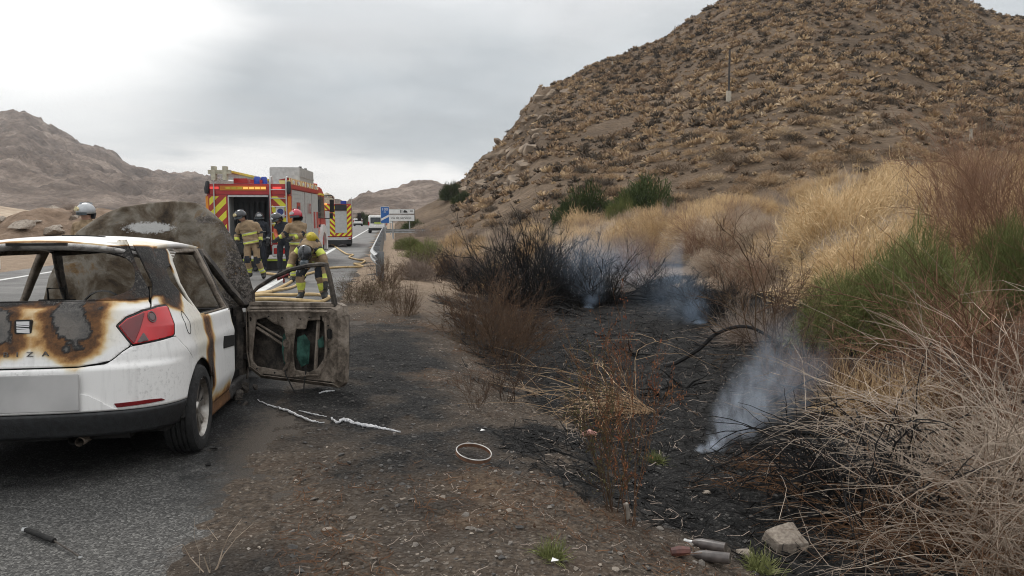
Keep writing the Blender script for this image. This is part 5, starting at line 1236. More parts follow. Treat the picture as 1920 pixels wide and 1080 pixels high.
def puff(seed, n, L_, w, rx=1.0, rz=.9, k=3, wig=.16, upb=.35, lump=.30):
    """a rounded, fuzzy bush: short fine stems all through a lumpy dome"""
    r = np.random.default_rng(seed); a = r.random(n)*6.283; cz = r.random(n)**.75; rad = .25 + .75*r.random(n)**.45
    lum = 1 + lump*(fbm(a*1.1 + 3, cz*2.2, 3, seed)*2) + .25*fbm(np.cos(a)*2.5, np.sin(a)*2.5 + cz*2, 2, seed+5)
    sn = np.sqrt(np.maximum(1 - cz**2, 0)); C_ = np.stack((np.cos(a)*sn*rx, np.sin(a)*sn*rx, cz*rz), -1)*(rad*lum*.82)[:, None]
    D = np.stack((np.cos(a)*sn, np.sin(a)*sn, cz*.8 + upb), -1) + r.normal(0, .38, (n, 3)); D /= np.linalg.norm(D, axis=1)[:, None]
    l = L_*(.4 + .9*r.random(n)); t = np.linspace(-.55, .45, k); P = C_[:, None] + D[:, None]*(l[:, None]*t)[..., None] + r.normal(0, 1, (n, k, 3))*wig*l[:, None, None]*.5
    P[:, :, 2] = np.maximum(P[:, :, 2], 0)
    S_ = np.cross(D, r.normal(0, 1, (n, 3))); S_ /= np.linalg.norm(S_, axis=1)[:, None]
    return strips(P, (w*(.6 + .8*r.random(n)))[:, None]*np.linspace(1, .45, k)[None], S_)
def puff_mesh(name, seed, n, L_, w, mat, **k):
    V, F = puff(seed, n, L_, w, **k); return np_mesh(name, V, F, mat)
def twigs(seed, stems, H, spread, r0, levels=2, kids=4, segs=5, crook=.25, droop=.0, base_r=.1, lean=None, up=.9, sides=3, minr=.0012, ratio=.55):
    """branching woody stems as tapered three-sided tubes"""
    r = random.Random(seed); V = []; F = []
    def limb(p, d, L_, rad, lev):
        pts = [p.copy()]; dd = d.copy(); n = segs if lev else segs + 2; st = L_/n
        for i in range(n):
            dd = (dd + Vector((r.gauss(0, crook), r.gauss(0, crook), r.gauss(0, crook*.7) - droop*(i+1)/n))).normalized(); pts.append(pts[-1] + dd*st)
        b = len(V); m = len(pts)
        for i, q in enumerate(pts):
            t = (pts[min(i+1, m-1)] - pts[max(i-1, 0)]).normalized(); ax = t.orthogonal().normalized(); ay = t.cross(ax); rd = max(minr, rad*(1 - .75*i/(m-1)))
            for j in range(sides): a = 2*math.pi*j/sides; V.append(q + (ax*math.cos(a) + ay*math.sin(a))*rd)
        for i in range(m-1):
            for j in range(sides): F.append((b+i*sides+j, b+i*sides+(j+1)%sides, b+(i+1)*sides+(j+1)%sides, b+(i+1)*sides+j))
        if lev < levels:
            for c in range(kids):
                i = min(m-2, int((.25 + .75*r.random())*(m-1))); ax = Vector((r.gauss(0, 1), r.gauss(0, 1), r.gauss(.15, .8)))
                nd = ((pts[i+1]-pts[i]).normalized()*1.0 + ax.normalized()*(.55 + .4*r.random())).normalized()
                limb(pts[i], nd, L_*(ratio + .25*(r.random()-.5)), max(minr, rad*.55), lev+1)
    for s_ in range(stems):
        a = r.random()*2*math.pi; rr = base_r*math.sqrt(r.random())
        d = Vector((math.cos(a)*spread*r.random(), math.sin(a)*spread*r.random(), up))
        if lean: d += Vector(lean)
        limb(Vector((rr*math.cos(a), rr*math.sin(a), -.03)), d.normalized(), H*(.6 + .5*r.random()), r0*(.6 + .6*r.random()), 0)
    return np.array([tuple(v) for v in V]), np.array(F)
def leaves_on(V, F, seed, n, size, spread=.03):
    """small leaf faces scattered on stem vertices"""
    r = np.random.default_rng(seed); k = r.integers(0, len(V), n); c = V[k] + r.normal(0, spread, (n, 3))
    a = r.normal(0, 1, (n, 3)); a /= np.linalg.norm(a, axis=1)[:, None]; b = np.cross(a, r.normal(0, 1, (n, 3))); b /= np.linalg.norm(b, axis=1)[:, None]
    s_ = size*(.5 + r.random(n))[:, None]; Q = np.stack((c - a*s_, c - b*s_*.4, c + a*s_, c + b*s_*.4), 1).reshape(-1, 3)
    return Q, np.arange(n*4).reshape(n, 4)
def join(parts):
    V = []; F = []; M = []; o = 0
    for v, f, m in parts: V.append(v); F.append(f + o); M.append(np.full(len(f), m)); o += len(v)
    return np.concatenate(V), np.concatenate(F), np.concatenate(M)
def two_part(mesh_stem, mesh_leaf, name, loc, rz, sc, label, cat, group, parts=('stems', 'foliage')):
    o = empty(name, loc, (0, 0, rz)); o.scale = (sc,)*3 if isinstance(sc, (int, float)) else sc
    link(parts[0], mesh_stem, o); link(parts[1], mesh_leaf, o); return tag(o, label, cat, group)
def put(mesh, name, loc, rz, sc, label, cat, group=None, rot=None):
    o = link(name, mesh, None, loc, rot or (0, 0, rz)); o.scale = (sc,)*3 if isinstance(sc, (int, float)) else sc
    return tag(o, label, cat, group)

# ---- mesh stock, shared by many plants
def bush_mesh(name, seed, n, H, spread, br, w, mat, **k):
    V, F = blades(seed, n, H, spread, br, w, **k); return np_mesh(name, V, F, mat)
golds = [puff_mesh('golden_bush', 10+i, 6500, .21, .0058, gold, wig=.3, lump=.45) for i in range(4)]
straws = [puff_mesh('straw_bush', 20+i, 5500, .26, .0055, straw, upb=.15, wig=.32, lump=.45) for i in range(3)]
lilacs = []
for i in range(3):
    V, F = twigs(30+i, 26, .85, 1.1, .009, 2, 5, 4, .22, .03, .35); V2, F2 = puff(33+i, 3200, .24, .0055, rz=.8, upb=.1, wig=.3)
    V, F, _ = join([(V, F, 0), (V2, F2, 0)]); lilacs.append(np_mesh('grey_bush', V, F, lilac))
greens = [puff_mesh('broom_bush', 40+i, 9500, .15, .0062, greenb, upb=.3, wig=.28, lump=.42) for i in range(2)]
dgreens = []
for i in range(2):
    V, F = twigs(50+i, 16, .9, .9, .02, 2, 5, 4, .2, 0, .3); Q, G = puff(51+i, 5000, .20, .016, upb=.3, wig=.2, lump=.4); dgreens.append((np_mesh('shrub_stems', V*.7, F, darkbr), np_mesh('shrub_foliage', Q, G, dgreen)))
burnts = []
for i in range(3):
    V, F = twigs(60+i, 34, 1.0, 1.0, .012, 2, 6, 5, .16, -.02, .45, ratio=.5); V2, F2 = blades(64+i, 500, .95, 1.0, .5, .008, wig=.08)
    V, F, _ = join([(V, F, 0), (V2, F2, 0)]); burnts.append(np_mesh('burnt_bush', V, F, blackt))
browns = []
for i in range(3):
    V, F = twigs(70+i, 40, .9, 1.15, .007, 2, 6, 4, .20, 0, .35, ratio=.5); Q, G = leaves_on(V, F, 73+i, 900, .013, .012)
    browns.append((np_mesh('scorched_stems', V, F, darkbr), np_mesh('scorched_leaves', Q, G, rust)))
R_ = np.random.default_rng(99)

# ---- band of dry bushes on the bank beyond the fire
def scatter(n, q0, q1, y0, y1, meshes, name, h0, h1, label, cat, group, seed, sx=(1.0, 1.5), avoid=None):
    r = np.random.default_rng(seed); c = 0; tries = 0
    while c < n and tries < n*40:
        tries += 1; y = y0 + (y1-y0)*r.random()**1.15; q = q0 + (q1-q0)*r.random(); x = (q - y*rn[1])/rn[0]
        if abs(x/y) > .78 or (avoid and avoid(x, y, q)): continue
        h = h0 + (h1-h0)*r.random(); s_ = h*(sx[0] + (sx[1]-sx[0])*r.random())*.72
        m = meshes[int(r.integers(len(meshes)))]; lab = label + ' ' + where_(x, y); grp = group + ' ' + where_(x, y)
        if isinstance(m, tuple): two_part(m[0], m[1], name, (x, y, gz1(x, y)-.05), r.random()*6.28, (s_, s_, h), lab, cat, grp)
        else: put(m, name, (x, y, gz1(x, y)-.05), r.random()*6.28, (s_, s_, h), lab, cat, grp)
        c += 1
def where_(x, y):
    px = 960 + 1440*x/y; row = 'nearest row' if y < 17 else ('middle rows' if y < 30 else 'farthest rows')
    spot = 'left of the charred bush' if px < 900 else ('behind the charred bush' if px < 1090 else ('below the dark green shrubs' if px < 1280 else ('behind the bare sapling' if px < 1500 else ('above the green broom' if px < 1760 else 'by the right picture edge'))))
    return spot + ', ' + row
def burnt_zone(x, y, q): return (abs(x/y - .25) < .12 and y < 13.5) or float(burn_at(np.array([x]), np.array([y]))[0]) > .25
scatter(150, 6.5, 30, 12.5, 44, golds, 'golden_bush', .9, 1.9, 'golden dry bush', 'bush', 'golden dry bushes on the bank', 1, avoid=burnt_zone)
scatter(100, 5.5, 30, 11, 46, straws, 'straw_bush', .8, 1.6, 'pale straw-coloured dry bush', 'bush', 'pale dry bushes on the bank', 2, avoid=burnt_zone)
scatter(90, 5.0, 34, 13, 60, lilacs, 'grey_bush', .8, 1.7, 'grey-brown leafless bush', 'bush', 'grey leafless bushes on the bank', 3, avoid=burnt_zone)
scatter(95, 2.2, 12, 22, 70, straws + golds[:2] + lilacs[:1], 'verge_bush', .8, 1.6, 'dry tan verge bush', 'bush', 'dry bushes on the far verge', 4, avoid=burnt_zone)
scatter(34, 2.6, 10, 36, 85, lilacs, 'verge_shrub', .9, 1.6, 'brownish hill-foot scrub', 'bush', 'scrub at the hill foot', 5)
# the tall golden clump and other single bushes seen in the picture: (pixel of base, distance, height, width)
def single(px, Y, h, w, mesh, name, label, cat='bush', dz=-.05, rz=0):
    x = (px-960)/1440*Y*1.0; z = gz1(x, Y) + dz
    if isinstance(mesh, tuple): return two_part(mesh[0], mesh[1], name, (x, Y, z), rz, (w, w, h), label, cat, None)
    return put(mesh, name, (x, Y, z), rz, (w, w, h), label, cat)
single(1570, 17.0, 2.5, 1.9, golds[0], 'golden_bush', 'tall golden dry bush standing highest on the bank, left of the others', rz=1)
single(1690, 18.0, 2.3, 2.0, golds[1], 'golden_bush', 'tall golden dry bush right of the highest one on the bank', rz=2)
single(1880, 15.5, 2.2, 1.9, golds[2], 'golden_bush', 'golden dry bush at the right picture edge above the green broom', rz=.5)
single(1715, 10.6, 1.95, 1.15, greens[0], 'broom_bush', 'bright green broom bush on the right, larger of the green pair', rz=.4)
single(1600, 10.8, 1.4, 1.0, greens[1], 'broom_bush', 'darker green broom bush touching the larger one on its left', rz=2.2)
single(1905, 10.6, 1.75, .75, greens[1], 'broom_bush', 'green broom bush cut by the right picture edge', rz=4)
single(795, 33, 1.3, 1.2, greens[0], 'broom_bush', 'light green broom bush beside the crash barrier', rz=3)
single(770, 41, 1.1, 1.1, greens[1], 'broom_bush', 'small green bush behind the light green one by the crash barrier', rz=5)
single(1095, 38, 3.5, 2.0, dgreens[0], 'green_shrub', 'dark green shrub at the hill foot, left of two', rz=1)
single(1205, 37, 3.4, 2.3, dgreens[1], 'green_shrub', 'dark green shrub at the hill foot, right of two', rz=2)
single(1160, 35, 2.4, 1.0, greens[0], 'broom_bush', 'small fresh green bush between the two dark green shrubs', rz=2)
single(775, 74, 2.1, 1.8, dgreens[0], 'roadside_shrub', 'grey-green shrub covering the right end of the direction sign', rz=4)
for k, (px, Y) in enumerate(((683, 190), (694, 200), (704, 185))): single(px, Y, (4, 3.2, 2.6)[k], 3.2, dgreens[k % 2], 'distant_tree', 'small green tree far off beside the road, %s of three' % ('leftmost', 'middle', 'rightmost')[k], 'tree', dz=0)
# burnt bushes
single(985, 18.2, 2.0, 1.55, burnts[0], 'burnt_bush', 'large charred black bush still standing at the edge of the burnt ground', rz=.3)
single(1040, 19.0, 1.75, 1.3, burnts[1], 'burnt_bush', 'charred black bush behind the large burnt one on its right', rz=2)
single(1120, 18.0, 1.25, 1.2, burnts[2], 'burnt_bush', 'charred bush standing in blue smoke right of the large burnt one', rz=1)
single(905, 20.5, 1.2, 1.2, burnts[2], 'burnt_bush', 'thin charred bush on the left of the large burnt one', rz=4)
single(1330, 14.5, .8, .9, burnts[1], 'burnt_bush', 'low charred bush at the right rim of the burnt ground', rz=4)
single(1255, 17.5, .7, 1.1, burnts[0], 'burnt_bush', 'low charred bush at the far rim of the burnt ground', rz=5)
# scorched brown bushes on the slope
single(905, 11.2, 1.12, .95, browns[0], 'scorched_bush', 'scorched dark brown leafy bush on the ditch slope, largest of its kind', rz=0)
single(945, 10.3, .95, .75, browns[1], 'scorched_bush', 'scorched brown bush in front of the largest brown one', rz=2)
single(965, 12.5, .85, .7, browns[2], 'scorched_bush', 'scorched brown bush behind the largest brown one on its right', rz=3)
single(755, 12.7, .70, .38, browns[2], 'scorched_bush', 'small brown bush on the verge right of the open car door', rz=1)
single(810, 22, 1.1, .9, browns[1], 'scorched_bush', 'brown bush beyond the verge, behind the crash barrier end', rz=1)
single(780, 20, .9, .7, lilacs[0], 'dry_bush', 'brown dry bush beside the crash barrier end', rz=3)
single(725, 17.5, .8, .5, browns[0], 'scorched_bush', 'narrow brown bush at the start of the crash barrier', rz=5)
ol = []
for i in range(2):
    V, F = twigs(80+i, 40, .9, 1.3, .006, 2, 5, 4, .2, 0, .4); Q, G = leaves_on(V, F, 83+i, 1800, .016, .02); ol.append((np_mesh('olive_stems', V, F, darkbr), np_mesh('olive_leaves', Q, G, olive)))
single(672, 14.2, .58, .62, ol[0], 'roadside_bush', 'low olive bush at the road edge behind the open car door')
single(706, 14.6, .55, .5, ol[1], 'roadside_bush', 'low green-brown bush right of the olive one by the barrier end')
V, F = blades(321, 260, .35, 1.2, .12, .012, droop=.5); m_weed = np_mesh('small_weed', V, F, greenb)
for k, (px, py, s_, lab) in enumerate(((1035, 1052, .36, 'small fresh green weed on the gravel at the bottom'), (1425, 1075, .45, 'green weed beside the boulder at the bottom'), (1230, 870, .35, 'dull green weed beside the red-brown stalks'))):
    p = ray_ground(px, py); put(m_weed, 'weed', p, k, s_, lab, 'weed')
# red-brown stalks in front, with some green
V, F = twigs(401, 7, .95, .32, .006, 2, 6, 5, .12, 0, .08, ratio=.42); Q, G = leaves_on(V, F, 402, 1700, .009, .008)
p = ray_ground(1185, 985); two_part(np_mesh('weed_stems', V, F, rust), np_mesh('weed_leaves', Q, G, plant_mat('red_brown_leaves', [(.10, .028, .016), (.20, .062, .033), (.27, .105, .055), (.13, .12, .045)])), 'dry_weed', p, 0, (.60, .60, 1.18), 'tall red-brown dry weed in the front, scorched', 'weed', None)
V, F = twigs(411, 10, .8, .5, .006, 2, 6, 5, .12, 0, .08, lean=(-.25, 0, 0), ratio=.42); Q, G = leaves_on(V, F, 412, 1500, .010, .008)
p = ray_ground(1150, 960); two_part(np_mesh('weed_stems', V, F, darkbr), np_mesh('weed_leaves', Q, G, olive), 'green_weed', p, 0, (.60, .60, 1.15), 'olive green weed leaning left beside the red-brown one', 'weed', None)
V, F = twigs(421, 9, .5, .5, .005, 2, 5, 4, .15, 0, .08); p = ray_ground(950, 755); put(np_mesh('dry_stalks', V, F, darkbr), 'dry_stalks', p, 0, 1, 'bare brown stalks on the ditch slope', 'dry plant')
V, F = twigs(422, 9, .42, .6, .004, 2, 5, 4, .15, 0, .08); p = ray_ground(890, 770); put(np_mesh('dry_stalks', V, F, darkbr), 'dry_stalks', p, 0, .8, 'small bare brown stalks at the verge edge', 'dry plant')
for k, (px, py, lab) in enumerate(((392, 1080, 'thin dry grass stalks growing at the asphalt edge'),)):
    V, F = blades(431, 6, .32, .8, .04, .005, lean=.5); p = ray_ground(px, 1078); put(np_mesh('grass_stalks', V, F, straw), 'grass_stalks', p, 0, 1, lab, 'grass')
# bare dark sapling
V, F = twigs(441, 7, 1.75, .55, .014, 3, 5, 6, .13, -.03, .06, ratio=.5); single(1450, 9.5, 1.0, 1.0, np_mesh('bare_sapling', V, F, darkbr), 'bare_sapling', 'leafless dark sapling at the right rim of the burnt ground', 'tree')
V, F = twigs(442, 7, 1.1, .9, .010, 2, 6, 5, .18, 0, .1); single(1500, 8.2, .9, .9, np_mesh('scorched_brush', V, F, darkbr), 'scorched_brush', 'scorched twiggy brush at the foot of the bare sapling', 'bush')
for k, (px, Y, h, lab) in enumerate(((1425, 12.0, .8, 'rust-brown dry bush left of the bare sapling'), (1560, 8.4, .85, 'rust-brown dry bush right of the bare sapling'), (1660, 7.6, .75, 'rust-brown dead bush below the green broom'), (1790, 7.0, .6, 'rust-brown dead bush below the larger green broom'))):
    V, F = blades(450+k, 900, 1.0, 1.2, .5, .009, droop=.5, wig=.1); V2, F2 = twigs(455+k, 12, .8, 1.1, .008, 2, 5, 4, .2, .05, .3); V, F, _ = join([(V, F, 0), (V2, F2, 0)])
    single(px, Y, h, .85, np_mesh('rusty_bush', V, F, (lilac, rust, gold, rust)[k]), 'rusty_bush', lab)
# right: tall brown dead brush behind the front tangle
V, F = twigs(461, 30, 1.7, .7, .010, 2, 6, 5, .14, 0, .5); m_dead = np_mesh('dead_brush', V, F, plant_mat('brown_dead_brush', [(.11, .060, .040), (.18, .098, .062), (.26, .155, .10), (.33, .21, .14)]))
for k, (px, Y, h, lab) in enumerate(((1930, 7.4, .62, 'tall brown dead brush right of the green broom'), (1960, 6.4, .95, 'tall brown dead brush at the right picture edge'), (1890, 12.5, 1.5, 'reddish dead brush high on the right picture edge'), (1835, 13.2, 1.35, 'reddish dead brush left of the highest one at the right'), (1940, 11.2, 1.5, 'reddish dead brush cut by the right picture edge'))):
    single(px, Y, h, 1.0, m_dead, 'dead_brush', lab, rz=k*1.7)
scatter(34, 6.5, 24, 11.5, 34, [m_dead], 'twiggy_bush', .45, .85, 'bare reddish-brown twiggy bush', 'bush', 'reddish twiggy bushes on the bank', 6, avoid=burnt_zone)
# ---- the big dead tangle in the right foreground
def tangle(seed, n, L_, root, lean, mat, w0=.006, sag=.55, k=9, tilt=.35, spread=1.0, kid=3, el0=.75):
    r = random.Random(seed); V = []; F = []
    def tube(pts, r0, r1):
        b = len(V); m = len(pts)
        for i, q in enumerate(pts):
            t = (pts[min(i+1, m-1)] - pts[max(i-1, 0)]).normalized(); ax = t.orthogonal().normalized(); ay = t.cross(ax); rd = r0 + (r1-r0)*i/(m-1)
            for j in range(3): a = 2.094*j; V.append(q + (ax*math.cos(a) + ay*math.sin(a))*rd)
        for i in range(m-1):
            for j in range(3): F.append((b+i*3+j, b+i*3+(j+1)%3, b+(i+1)*3+(j+1)%3, b+(i+1)*3+j))
    for s_ in range(n):
        az = r.uniform(-1, 1)*spread*math.pi + lean; el = r.gauss(el0, tilt); d = Vector((math.cos(az)*math.cos(el), math.sin(az)*math.cos(el), math.sin(el))); p = Vector((r.gauss(0, root), r.gauss(0, root), -.05))
        l = L_*(.5 + .6*r.random()); pts = [p.copy()]; cur = Vector((r.gauss(0, .10), r.gauss(0, .10), 0))
        for i in range(k):
            d = (d + cur + Vector((r.gauss(0, .17), r.gauss(0, .17), r.gauss(0, .15) - sag*(i+1)/k*.42))).normalized(); q = pts[-1] + d*(l/k)
            if q.z < .015: q.z = .015 + r.random()*.03; d.z = abs(d.z)*.3
            pts.append(q)
        tube(pts, w0*(.6 + .6*r.random()), w0*.22)
        for c in range(kid):
            i = r.randint(2, k-1); dd = ((pts[i] - pts[i-1]).normalized() + Vector((r.gauss(0, .6), r.gauss(0, .6), r.gauss(.1, .5)))).normalized(); q = [pts[i].copy()]; ll = l*(.18 + .3*r.random())
            for j in range(5):
                dd = (dd + Vector((r.gauss(0, .14), r.gauss(0, .14), r.gauss(0, .14) - .06))).normalized(); z = q[-1] + dd*(ll/5); z.z = max(z.z, .01); q.append(z)
            tube(q, w0*.42, w0*.16)
    return np_mesh('dead_tangle', np.array([tuple(v) for v in V]), np.array(F), mat)
def tang(px, Y, mesh, label, sc=1, rz=0, dz=0):
    x = (px-960)/1440*Y; return put(mesh, 'dead_shrub', (x, Y, gz1(x, Y)+dz), rz, sc, label, 'shrub')
tang(2020, 4.7, tangle(501, 240, 1.95, .25, math.pi, bark, .0056, .50, kid=5, tilt=.55, el0=.9), 'big tangled dead shrub of pale bent stems filling the right foreground')
tang(2030, 3.9, tangle(502, 160, 1.4, .25, math.pi*.85, bark, .0050, .55, kid=5, tilt=.55, el0=.85), 'pale dead shrub at the bottom right corner, nearest of all', .95)
tang(1830, 5.6, tangle(503, 130, 1.35, .3, math.pi*.9, bark, .005, .5, tilt=.5, el0=.95), 'pale dead shrub behind the big tangle on its left')
tang(1810, 5.0, tangle(504, 200, .95, .3, math.pi, rust, .0045, .9), 'low rust-brown dead shrub under the big tangle')
tang(1870, 4.4, tangle(505, 220, 1.05, .3, math.pi, rust, .0045, .9), 'rust-brown dead stems inside the big tangle near the corner')
tang(1660, 5.3, tangle(506, 120, 1.25, .22, math.pi, blackt, .012, .7, el0=.85), 'charred black shrub fallen under the pale tangle')
tang(1590, 5.3, tangle(507, 70, .85, .2, math.pi, blackt, .013, .8), 'small charred shrub at the left foot of the pale tangle')
tang(1470, 5.9, tangle(508, 110, .55, .22, math.pi, rust, .004, 1.4), 'flattened heap of rust-brown stems beside the near smoke')
# leaning pale branch over the burnt ground
V = []; m_ = tangle(520, 24, 2.0, .03, math.pi*.95, plant_mat('pale_bent_branch', [(.22, .13, .075), (.34, .22, .13), (.48, .34, .21), (.55, .42, .28)]), .0065, .42, 10, .20, .20, 6, .48)
p = ray_ground(1235, 775); put(m_, 'bent_branch', p, 0, (1, 1, .72), 'pale bent branch arching left over the burnt ground', 'branch')
# charred branches
def branch(pts, r0, r1, label, mat=blackt, twg=0, seed=0):
    P = smooth_path(pts, 6); n = len(P); b = MB(); b.tube([tuple(q) for q in P], [r0 + (r1-r0)*i/(n-1) for i in range(n)], 7); r = random.Random(seed)
    for k in range(twg):
        i = r.randint(n//4, n-2); q = Vector(P[i]); d = Vector((r.gauss(0, 1), r.gauss(0, 1), abs(r.gauss(.5, .6)))).normalized(); l = .12 + .28*r.random(); pts2 = [q]
        for j in range(4): d = (d + Vector((r.gauss(0, .25), r.gauss(0, .25), r.gauss(0, .2)))).normalized(); pts2.append(pts2[-1] + d*l/4)
        b.tube(pts2, [r1*.8 + .004, r1*.7 + .003, .005, .004, .003], 5)
    o = b.build('charred_branch', mat, smooth=True); return tag(o, label, 'branch')
def P3(px, py, Y): a, b = px_el(px, py); return (a*Y, Y, CAM_H + b*Y)
g0 = ray_ground(1245, 690)
Yb = g0.y
branch([(g0.x, Yb, g0.z+.02), P3(1268, 680, Yb), P3(1310, 655, Yb-.2), P3(1345, 625, Yb-.3), P3(1395, 612, Yb-.4), P3(1440, 630, Yb-.4), P3(1475, 660, Yb-.5), P3(1520, 700, Yb-.5)], .035, .014, 'long charred branch arching over the burnt ground, largest of them', twg=9, seed=1)
for k, (px, py, lab) in enumerate(((1075, 575, 'heap of charred curled branches by the middle smoke'), (1110, 572, 'charred curled branches right beside the middle smoke'), (1150, 540, 'charred forked stump behind the middle smoke'), (1185, 670, 'small charred stump sticking up from the ash'), (1240, 745, 'thin charred stick standing in the ash'), (1320, 605, 'charred stick near the right smoke'), (1285, 730, 'charred twisted stick lying in the ash'), (1020, 590, 'charred branches lying left of the middle smoke'), (1225, 560, 'charred branches lying at the far edge of the ash'), (1530, 790, 'charred branches left of the pale tangle'), (1575, 770, 'thick charred branches under the pale tangle'), (1490, 640, 'charred brush below the bare sapling'))):
    r = random.Random(700+k); p = ray_ground(px, py); b = MB(); big = k in (0, 1, 7, 8, 9, 10, 11)
    for j in range(14 if big else 4):
        q = Vector((r.gauss(0, .30 if big else .05), r.gauss(0, .25 if big else .05), .0)); d = Vector((r.gauss(0, 1), r.gauss(0, 1), abs(r.gauss(.35, .35)) if big else 1.0)).normalized(); l = (.6 + .7*r.random()) if big else (.18 + .25*r.random()); pts = [q]
        for i in range(6):
            d = (d + Vector((r.gauss(0, .28), r.gauss(0, .28), r.gauss(0, .22) - (.18 if big else .05)))).normalized(); z = pts[-1] + d*l/6; z.z = max(z.z, .02); pts.append(z)
        r0 = (.016 + .022*r.random()) if big else (.012 + .014*r.random()); b.tube(pts, [r0*(1 - .8*i/6) for i in range(7)], 5)
    o = b.build('charred_branch', blackt, loc=p, smooth=True); tag(o, lab, 'branch')

# ---- tufts on the hill
T_, D_, Hh, Xh, Dh = HG
def hill_z(x, y):
    t = np.asarray(x)/np.asarray(y); i = np.clip(np.searchsorted(T_, t), 1, len(T_)-1); j = np.clip(np.searchsorted(D_, y), 1, len(D_)-1)
    ft = (t - T_[i-1])/(T_[i]-T_[i-1]); fd = (y - D_[j-1])/(D_[j]-D_[j-1])
    return (Hh[j-1, i-1]*(1-ft) + Hh[j-1, i]*ft)*(1-fd) + (Hh[j, i-1]*(1-ft) + Hh[j, i]*ft)*fd
tm = NT('hill_tuft'); tn = tm.attr('tone'); n_ = tm.noise(tm.pos, 2.5, 2)
c = tm.ramp(tm.math('ADD', tn, tm.math('MULTIPLY', tm.math('SUBTRACT', n_, .5), .25)), [(0, (.08, .064, .05)), (.22, (.135, .108, .082)), (.40, (.28, .20, .135)), (.65, (.42, .30, .185)), (.85, (.52, .385, .24)), (1, (.42, .36, .295))])
tuft_mat = tm.fin(c, .95, spec=.1)
def tuft(seed, n=30):
    r = np.random.default_rng(seed); a = r.random(n)*6.283; e = np.arccos(r.random(n)**.8); D = np.stack((np.cos(a)*np.sin(e), np.sin(a)*np.sin(e), np.cos(e)*.8), -1)
    s_ = np.cross(D, r.normal(0, 1, (n, 3))); s_ /= np.linalg.norm(s_, axis=1)[:, None]; L_ = .5*(.7 + .4*r.random(n)); w = .065 + .06*r.random(n)
    B = D*.12; C_ = D*L_[:, None]; V = np.stack((B - s_*w[:, None]*.5, B + s_*w[:, None]*.5, C_ + s_*w[:, None]*.5, C_ - s_*w[:, None]*.35), 1).reshape(-1, 3)
    return V, np.arange(n*4).reshape(n, 4)
tv = [tuft(800+i) for i in range(6)]
r = np.random.default_rng(5); N = 14500
tt = -.075 + (.72 + .075)*r.random(N); dd = np.sqrt(38**2 + (158**2 - 38**2)*r.random(N)); xx = tt*dd; zz = hill_z(xx, dd)
sc_t = .36 + 1.15*r.random(N)**2.2; tone = np.clip(np.where(r.random(N) < .34, .06 + .22*r.random(N), .36 + .48*r.random(N)) + fbm(xx/22, dd/22, 2, 9)*.35, 0, 1)
dens = fbm(xx/9, dd/9, 3, 77); keepm = (dens > -.24) & ~((tt < .05) & (r.random(N) < .55)); xx, dd, zz, sc_t, tone, tt = (v[keepm] for v in (xx, dd, zz, sc_t, tone, tt))
scr = sc_t/dd; order_ = np.argsort(-scr); first = order_[:290]; rest = order_[290:]
tmesh = {}
for i in first:
    k = int(i) % 6; b = int(tone[i]*4.99)
    if (k % 3, b) not in tmesh:
        V, F = puff(870 + k % 3, 520, .26, .026, rz=.75, k=2); V = V*.55; tmesh[(k % 3, b)] = np_mesh('scrub_tuft', V, F, tuft_mat, attrs={'tone': np.full(len(V), (b+.5)/5)})
    o = link('scrub_tuft', tmesh[(k % 3, b)], None, (xx[i], dd[i], zz[i]-.05), (0, 0, float(r.random()*6.28))); o.scale = (sc_t[i]*1.25, sc_t[i]*1.25, sc_t[i])
    dk = tone[i] < .35
    side_ = ('left flank of the hill by the road cut', 'hillside above the dark green shrubs', 'hillside below the slender pole', 'hillside left of the pale stone post', 'hillside by the right picture edge')[int(np.clip((tt[i] + .075)/.15, 0, 4))]; nm_ = 'dark scrub tuft' if dk else 'tan dry tuft'
    tag(o, nm_ + ' low on the ' + side_, 'tuft', nm_ + 's low on the ' + side_)
Vs, Fs, Ts = [], [], []; o_ = 0
for i in rest:
    V, F = tv[int(i) % 6]; a = r.random()*6.28; c_, s_ = math.cos(a), math.sin(a); s = sc_t[i]*1.2
    Vr = np.stack((V[:, 0]*c_ - V[:, 1]*s_, V[:, 0]*s_ + V[:, 1]*c_, V[:, 2]*1.05), -1)*s + np.array((xx[i], dd[i], zz[i]-.05)); Vs.append(Vr); Fs.append(F + o_); o_ += len(V); Ts.append(np.full(len(V), tone[i]))
tag(link('hill_scrub', np_mesh('hill_scrub', np.concatenate(Vs), np.concatenate(Fs), tuft_mat, attrs={'tone': np.concatenate(Ts)})), 'countless dry tufts covering the upper hillside', 'scrub', None, 'stuff')
# poles on the hill
pole_m = M_('weathered_pole', (.07, .06, .055), (.04, .035, .03), 5, .8); pale_m = M_('pale_concrete', (.50, .45, .37), (.40, .36, .29), 5, .8)
def hill_at(px, py):
    """the point of the hill seen at a pixel of the photograph"""
    a, b = px_el(px, py); Y = np.linspace(40, 149.5, 1500); k = np.argmax(CAM_H + b*Y < hill_z(a*Y, Y)); k = k if k else len(Y)-1
    return a*Y[k], Y[k], float(hill_z(a*Y[k], Y[k]))
def hill_post(px, py, h, rr, mat, label, name, base=None):
    x, Y, z = hill_at(px, py); o = empty(name, (x, Y, z)); tag(o, label, 'pole' if h > 2 else 'post')
    MB().tube([(0, 0, -.5), (0, 0, h)], [rr, rr*.7], 8).build('shaft', mat, o)
    if base: MB().tube([(0, 0, -.4), (0, 0, base)], rr*2.0, 8).build('footing', pale_m, o)
    else: MB().tube([(0, 0, h), (0, 0, h+.05)], rr*1.15, 8).build('cap', mat, o)
hill_post(1366, 190, 4.6, .12, pole_m, 'dark slender pole with pale footing halfway up the hill', 'utility_pole', .9)
hill_post(1820, 266, .75, .13, pale_m, 'short pale stone post on the right of the hill', 'marker_stone')
